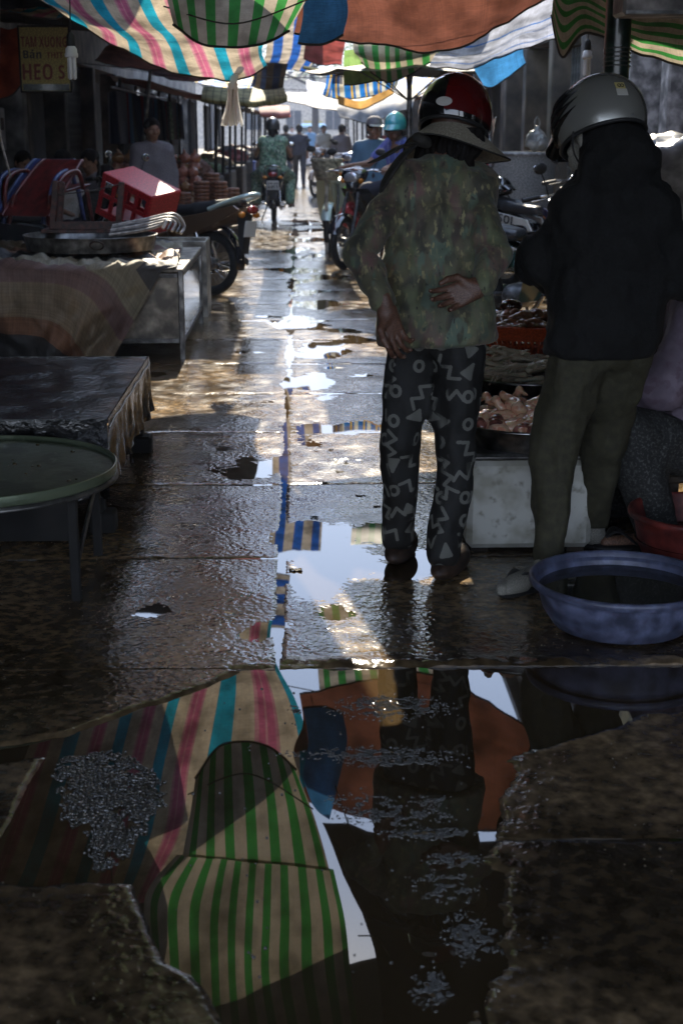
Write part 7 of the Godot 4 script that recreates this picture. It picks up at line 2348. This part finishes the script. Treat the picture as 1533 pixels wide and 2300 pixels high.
	f = Field.new(V(-0.4, 0, -0.5), V(0.4, 1.6, 0.5), 0.03)
	f.cap(V(-0.02, 0.2, -0.1), V(0.0, 1.2, -0.05), 0.24, 0.22, 0.1)
	f.cap(V(0.05, 0.2, 0.15), V(0.03, 1.22, 0.1), 0.24, 0.19, 0.1)
	f.ripple(n_cloth, 0.06, Vector3(120, 30, 120))
	var wm := MB.new()
	f.net(wm)
	part("shroud", wm, M.film_white, pw)
	# market umbrella
	var um := thing("market_umbrella", "grey market umbrella on a pole with spread ribs behind the helmeted woman", "umbrella", V(1.02, 0, -13.6))
	part("pole", MB.new().tube([V(0, 0, 0), V(0, 2.06, 0)], 0.024, 10), M.steel_dull, um)
	part("foot", MB.new().lathe([V2(0.001, 0.0), V2(0.2, 0.0), V2(0.19, 0.05), V2(0.05, 0.08), V2(0.001, 0.09)], 20), M.plaster_grey, um)
	for k in 8:
		var a := TAU * k / 8
		var a2 := TAU * (k + 1) / 8
		var rows := []
		for j in 7:
			var row := []
			for i in 5:
				var u := i / 4.0
				var q := j / 6.0
				var d := V(cos(a), 0, sin(a)).lerp(V(cos(a2), 0, sin(a2)), u)
				row.append(d * (0.95 * q + 0.01) + V(0, 2.03 - 0.07 * q * q - 0.03 * sin(u * PI) * q, 0))
			rows.append(row)
		part("canopy_panel", MB.new().sheet(rows), mat("umbrella_grey", C(0.06, 0.065, 0.06), {"rough": 0.7}), um)
		part("rib", MB.new().tube([V(0, 2.015, 0), V(cos(a) * 0.93, 1.945, sin(a) * 0.93)], 0.006, 5), M.steel_dull, um)
		part("stretcher", MB.new().tube([V(0, 1.70, 0), V(cos(a) * 0.5, 1.985, sin(a) * 0.5)], 0.006, 5), M.steel_dull, um)
	# stalls further down both sides
	var goods := [C(0.3, 0.12, 0.07), C(0.14, 0.2, 0.06), C(0.42, 0.33, 0.2), C(0.33, 0.05, 0.04), C(0.3, 0.3, 0.32)]
	var where := [[-1.75, -20.6], [-1.7, -23.6], [-1.65, -27.0], [-1.6, -31.0], [-1.6, -36.0], [-1.6, -42.0], [2.05, -21.5], [2.0, -25.0], [1.95, -29.0], [2.0, -35.0], [2.0, -41.0]]
	var said := ["brown heap under the yellow awning", "green heap past the yellow awning", "tan heap level with the rider in green", "red heap ahead of the rider in green", "grey heap facing the far blue table", "brown heap at the far shaded end", "green heap past the metal tub", "tan heap past the talking men", "red heap before the woman in red", "grey heap past the woman in red", "brown heap at the far end opposite the shaded stalls"]
	for k in where.size():
		var q: Array = where[k]
		var sgn := signf(-q[0])
		var tt := thing("market_stall", "dark covered stall with a " + said[k], "stall", V(q[0], 0, q[1]), 0.0, "covered stalls down the lane")
		part("counter", MB.new().box(V(0, 0.4, 0), V(1.3, 0.8, 2.0), Basis(), 0.02), M.dark_wood, tt)
		for z in [-0.95, 0.95]:
			part("post", MB.new().tube([V(sgn * 0.62, 0.0, z), V(sgn * 0.66, 1.85, z)], 0.025, 6), M.soot, tt)
			part("post", MB.new().tube([V(-sgn * 0.6, 0.0, z), V(-sgn * 0.6, 2.1, z)], 0.025, 6), M.soot, tt)
		var rr := []
		for j in 9:
			var row := []
			for i in 9:
				row.append(V(lerpf(-0.75, 0.82, i / 8.0) * sgn, lerpf(2.15, 1.82, i / 8.0) - 0.05 * sin(PI * j / 8.0) + 0.03 * sin(j * 2.1 + i * 1.3 + k), lerpf(-1.2, 1.2, j / 8.0)))
			rr.append(row)
		part("awning", MB.new().sheet(rr), M.sheet_dark if k % 3 else M.sheet_brown, tt)
		part("back_cloth", MB.new().box(V(-sgn * 0.64, 1.4, 0), V(0.02, 1.2, 1.9)), M.soot, tt)
		var hp := Field.new(V(-0.6, 0.7, -0.95), V(0.6, 1.2, 0.95), 0.04)
		for i in 6:
			hp.egg(V(rng.randf_range(-0.3, 0.3), 0.82, rng.randf_range(-0.7, 0.7)), V(0.26, rng.randf_range(0.12, 0.25), 0.24), Basis(), 0.05)
		hp.ripple(n_cloth, 0.08, Vector3(220, 220, 220))
		var hm2 := MB.new()
		hp.net(hm2)
		part("goods_heap", hm2, mat("goods_%d" % (k % 5), goods[k % 5], {"tex": noise_tex("grime", 0.008, 5, 0.45, 1.0, 512), "scale": 6.0, "rough": 0.6}), tt)
	# shoppers far down the lane
	var far := [
		["man in dark clothes walking far down the lane with a white bag", V(0.02, 0, -38), PI, M.navy, M.navy, 0.12],
		["person in a black shirt walking beside the one with the white bag", V(-0.35, 0, -41), PI, M.black_cloth, M.navy, 0.15],
		["man in a grey shirt standing beside a bicycle far down the lane", V(1.05, 0, -36), 2.6, M.grey_shirt, M.navy, 0.08],
		["person in a pale shirt past the man in grey", V(0.75, 0, -44), 0.2, M.white_shirt, M.navy, 0.1],
		["woman in a red shirt standing by the far stalls", V(1.75, 0, -33), 0.1, M.red_shirt, M.navy, 0.05],
		["person in a blue shirt far by the sunlit end", V(0.45, 0, -58), 0.0, M.blue_shirt, M.navy, 0.1],
		["person in a pale shirt far by the sunlit end", V(-0.3, 0, -66), 0.4, M.white_shirt, M.grey_shirt, 0.12],
		["shopkeeper in dim brown behind the lettered motorbike", V(2.05, 0, -17.5), -0.6, M.red_shirt, M.navy, 0.0]]
	for a in far:
		standing(a[0], a[1], a[2], a[3], a[4], {"stride": a[5], "group": "shoppers far down the lane"})
	shopping_bag("white bag carried by the man in dark clothes", V(0.30, 0.42, -38.0), M.plastic_bag, 1.2)
	for k in 3:
		var tbx := thing("blue_table", ["blue plastic table by the woman in red", "blue plastic table past the woman in red", "blue plastic table facing the shop side's far baskets"][k], "table", [V(1.35, 0, -30.5), V(1.5, 0, -37), V(-1.3, 0, -31)][k], 0.0, "blue tables down the lane")
		part("table_top", MB.new().box(V(0, 0.78, 0), V(0.8, 0.04, 0.8), Basis(), 0.01), mat("table_blue", C(0.02, 0.06, 0.32), {"rough": 0.4}), tbx)
		part("skirt", MB.new().box(V(0, 0.62, 0), V(0.76, 0.28, 0.76), Basis(), 0.01), M.table_blue, tbx)
		for x in [-0.35, 0.35]:
			for z in [-0.35, 0.35]:
				part("leg", MB.new().box(V(x, 0.24, z), V(0.05, 0.48, 0.05)), M.table_blue, tbx)
	motorbike("motorbike parked far down beside the man in the grey shirt", V(0.85, 0, -33.0), atan2(-0.9, -0.4), {"body": M.paint_bronze, "group": "parked motorbikes"})
	motorbike("motorbike parked by the far blue table", V(1.2, 0, -27.0), atan2(-0.95, -0.3), {"body": M.paint_navy, "group": "parked motorbikes"})
	# van at the end
	var vn := thing("van", "pale blue van facing the lane at its sunlit end", "van", V(0.95, 0, -98))
	var vm := mat("van_blue", C(0.35, 0.5, 0.58), {"rough": 0.3, "coat": 0.6})
	part("body", MB.new().box(V(0, 1.05, 0), V(1.75, 1.5, 3.6), Basis(), 0.12), vm, vn)
	part("windscreen", MB.new().box(V(0, 1.42, 1.79), V(1.5, 0.55, 0.05), Basis(Vector3.RIGHT, -0.1), 0.02), M.gloss_black, vn)
	part("roof_board", MB.new().box(V(0, 1.9, 1.2), V(1.2, 0.16, 0.1)), M.bamboo, vn)
	part("bumper", MB.new().box(V(0, 0.42, 1.84), V(1.7, 0.16, 0.1), Basis(), 0.03), M.gate, vn)
	for x in [-0.62, 0.62]:
		part("headlight", MB.new().ball(V(x, 0.78, 1.8), V(0.13, 0.13, 0.04)), M.lens, vn)
		for z in [-1.1, 1.2]:
			wheel(vn, "wheel", V(x * 1.3, 0.3, z), 0.3, PI / 2)
	# trees beyond the end of the lane
	tree("leafy street tree whose crown shows over the far sheets", V(0.8, 0, -78), 9.0, 3.6, 1)
	tree("broad street tree beside the sunlit house", V(-5.5, 0, -92), 10.0, 4.2, 2)
	tree("young street tree past the van", V(5.5, 0, -104), 8.0, 3.0, 3)
	# scraps on the wet slabs
	var spots := [[V(0.20, 0.006, -6.25), 0.07], [V(-0.02, 0.006, -4.62), 0.022], [V(0.17, 0.006, -6.05), 0.018], [V(0.24, 0.006, -5.62), 0.02], [V(0.30, 0.006, -5.45), 0.015], [V(0.05, 0.006, -5.3), 0.014], [V(-0.62, 0.006, -4.9), 0.012], [V(0.1, 0.006, -5.85), 0.012], [V(0.34, 0.006, -6.35), 0.016], [V(0.14, 0.006, -6.5), 0.012]]
	for i in spots.size():
		var q: Array = spots[i]
		var rows := []
		for j in 7:
			var row := []
			for k in 9:
				var x := (k / 8.0 - 0.5) * 2.0
				var z := (j / 6.0 - 0.5) * 1.3
				var e := 1.0 + 0.5 * n_mid.get_noise_2d(x * 0.3 + i * 3.0, z * 0.3)
				row.append(q[0] + V(x * e, -0.1 + 0.35 * n_mid.get_noise_2d(x * 0.25 + i, z * 0.25 + 5.0), z * e) * q[1])
			rows.append(row)
		var o := part("litter_scrap", MB.new().sheet(rows), M.film_white if i == 0 else M.dark_wood)
		tag(o, "crumpled grey plastic scrap on the wet slabs" if i == 0 else "small dark scrap of litter on the wet slabs", "litter", "litter on the wet slabs")

func tree(label: String, at: Vector3, h: float, r: float, seed_: int) -> void:
	var t := thing("street_tree", label, "tree", at)
	var g := RandomNumberGenerator.new()
	g.seed = seed_ * 91
	var tr := MB.new().tube(curve([V(0, 0, 0), V(0.1, h * 0.25, 0.05), V(-0.05, h * 0.5, 0), V(0.1, h * 0.8, 0)], 4), [0.22, 0.21, 0.2, 0.19, 0.18, 0.17, 0.16, 0.15, 0.13, 0.11, 0.09, 0.07, 0.05], 8)
	for k in 9:
		var a := g.randf() * TAU
		var y := h * g.randf_range(0.35, 0.75)
		tr.tube(curve([V(0, y, 0), V(cos(a) * r * 0.4, y + 0.6, sin(a) * r * 0.4), V(cos(a) * r * 0.8, y + 1.2, sin(a) * r * 0.8)], 3), [0.09, 0.08, 0.07, 0.06, 0.05, 0.03, 0.02], 6)
	part("trunk", tr, M.dark_wood, t)
	var leaf := MB.new()
	for k in 5200:
		var d := V(g.randfn(), g.randfn(), g.randfn()).normalized()
		var c := V(d.x * r, d.y * r * 0.75, d.z * r) * pow(g.randf(), 0.4)
		if n_cloth.get_noise_3d(c.x * 12.0, c.y * 12.0, c.z * 12.0 + seed_ * 50.0) < -0.12:
			continue
		c += V(0, h * 0.72, 0)
		var b := Basis.from_euler(V(g.randf() * TAU, g.randf() * TAU, g.randf() * TAU))
		var s := g.randf_range(0.08, 0.17)
		var i0 := leaf.p(c + b * V(-s, 0, 0))
		leaf.p(c + b * V(0, s * 0.2, s * 0.5))
		leaf.p(c + b * V(s, 0, 0))
		leaf.p(c + b * V(0, s * 0.2, -s * 0.5))
		leaf.quad(i0, i0 + 1, i0 + 2, i0 + 3)
	part("crown", leaf, mat("leaf", C(0.10, 0.17, 0.035), {"rough": 0.5, "back": 0.7}), t)

# ------------------------------------------------------------------ scene
func _ready() -> void:
	rng.seed = 7
	var cam := Camera3D.new()
	cam.name = "camera"
	cam.position = V(0, 1.45, 0)
	cam.rotation = V(-deg_to_rad(15.07), -deg_to_rad(1.671), 0)
	add_child(cam)
	cam.current = true
	var ca := CameraAttributesPhysical.new()
	ca.frustum_focal_length = 12.0 * 3194.0 / 1150.0
	ca.frustum_focus_distance = 5.2
	ca.exposure_aperture = 3.4
	ca.frustum_near = 0.05
	ca.frustum_far = 600.0
	cam.attributes = ca
	var env := Environment.new()
	env.background_mode = Environment.BG_SKY
	var sky := Sky.new()
	var sm := ProceduralSkyMaterial.new()
	sm.sky_top_color = Color(0.72, 0.81, 0.97)
	sm.sky_horizon_color = Color(0.94, 0.97, 1.0)
	sm.sky_curve = 0.15
	sm.ground_bottom_color = Color(0.3, 0.28, 0.25)
	sm.ground_horizon_color = Color(0.6, 0.6, 0.6)
	sm.sky_energy_multiplier = 1.0
	sm.energy_multiplier = SKY_E
	sky.sky_material = sm
	env.sky = sky
	env.tonemap_mode = Environment.TONE_MAPPER_LINEAR
	env.tonemap_exposure = EXPO
	env.sdfgi_enabled = true
	env.ssao_enabled = true
	env.ssil_enabled = true
	env.fog_enabled = true
	env.fog_density = 0.0012
	env.fog_light_color = Color(0.85, 0.9, 1.0)
	var we := WorldEnvironment.new()
	we.name = "world_environment"
	we.environment = env
	add_child(we)
	var sun := DirectionalLight3D.new()
	sun.name = "sun"
	sun.light_energy = 1.6
	sun.light_angular_distance = 0.5
	sun.light_color = Color(1.0, 0.95, 0.86)
	sun.shadow_enabled = true
	add_child(sun)
	sun.look_at_from_position(Vector3.ZERO, SUN_DIR, Vector3.FORWARD)

	n_low.frequency = 1.1
	n_low.fractal_octaves = 3
	n_low.seed = 3
	n_mid.frequency = 7.0
	n_mid.fractal_octaves = 3
	n_mid.seed = 11
	n_fine.frequency = 42.0
	n_fine.fractal_octaves = 2
	n_fine.seed = 5
	n_cloth.frequency = 0.05
	n_cloth.fractal_octaves = 3
	materials()
	build_ground()
	build_shops()
	build_canopy()
	people_materials()
	build_shoppers()
	stall_materials()
	build_poultry()
	build_left_stalls()
	bike_materials()
	build_bikes()
	build_background()
	#PARTS
	build_foam()
	build_grit()
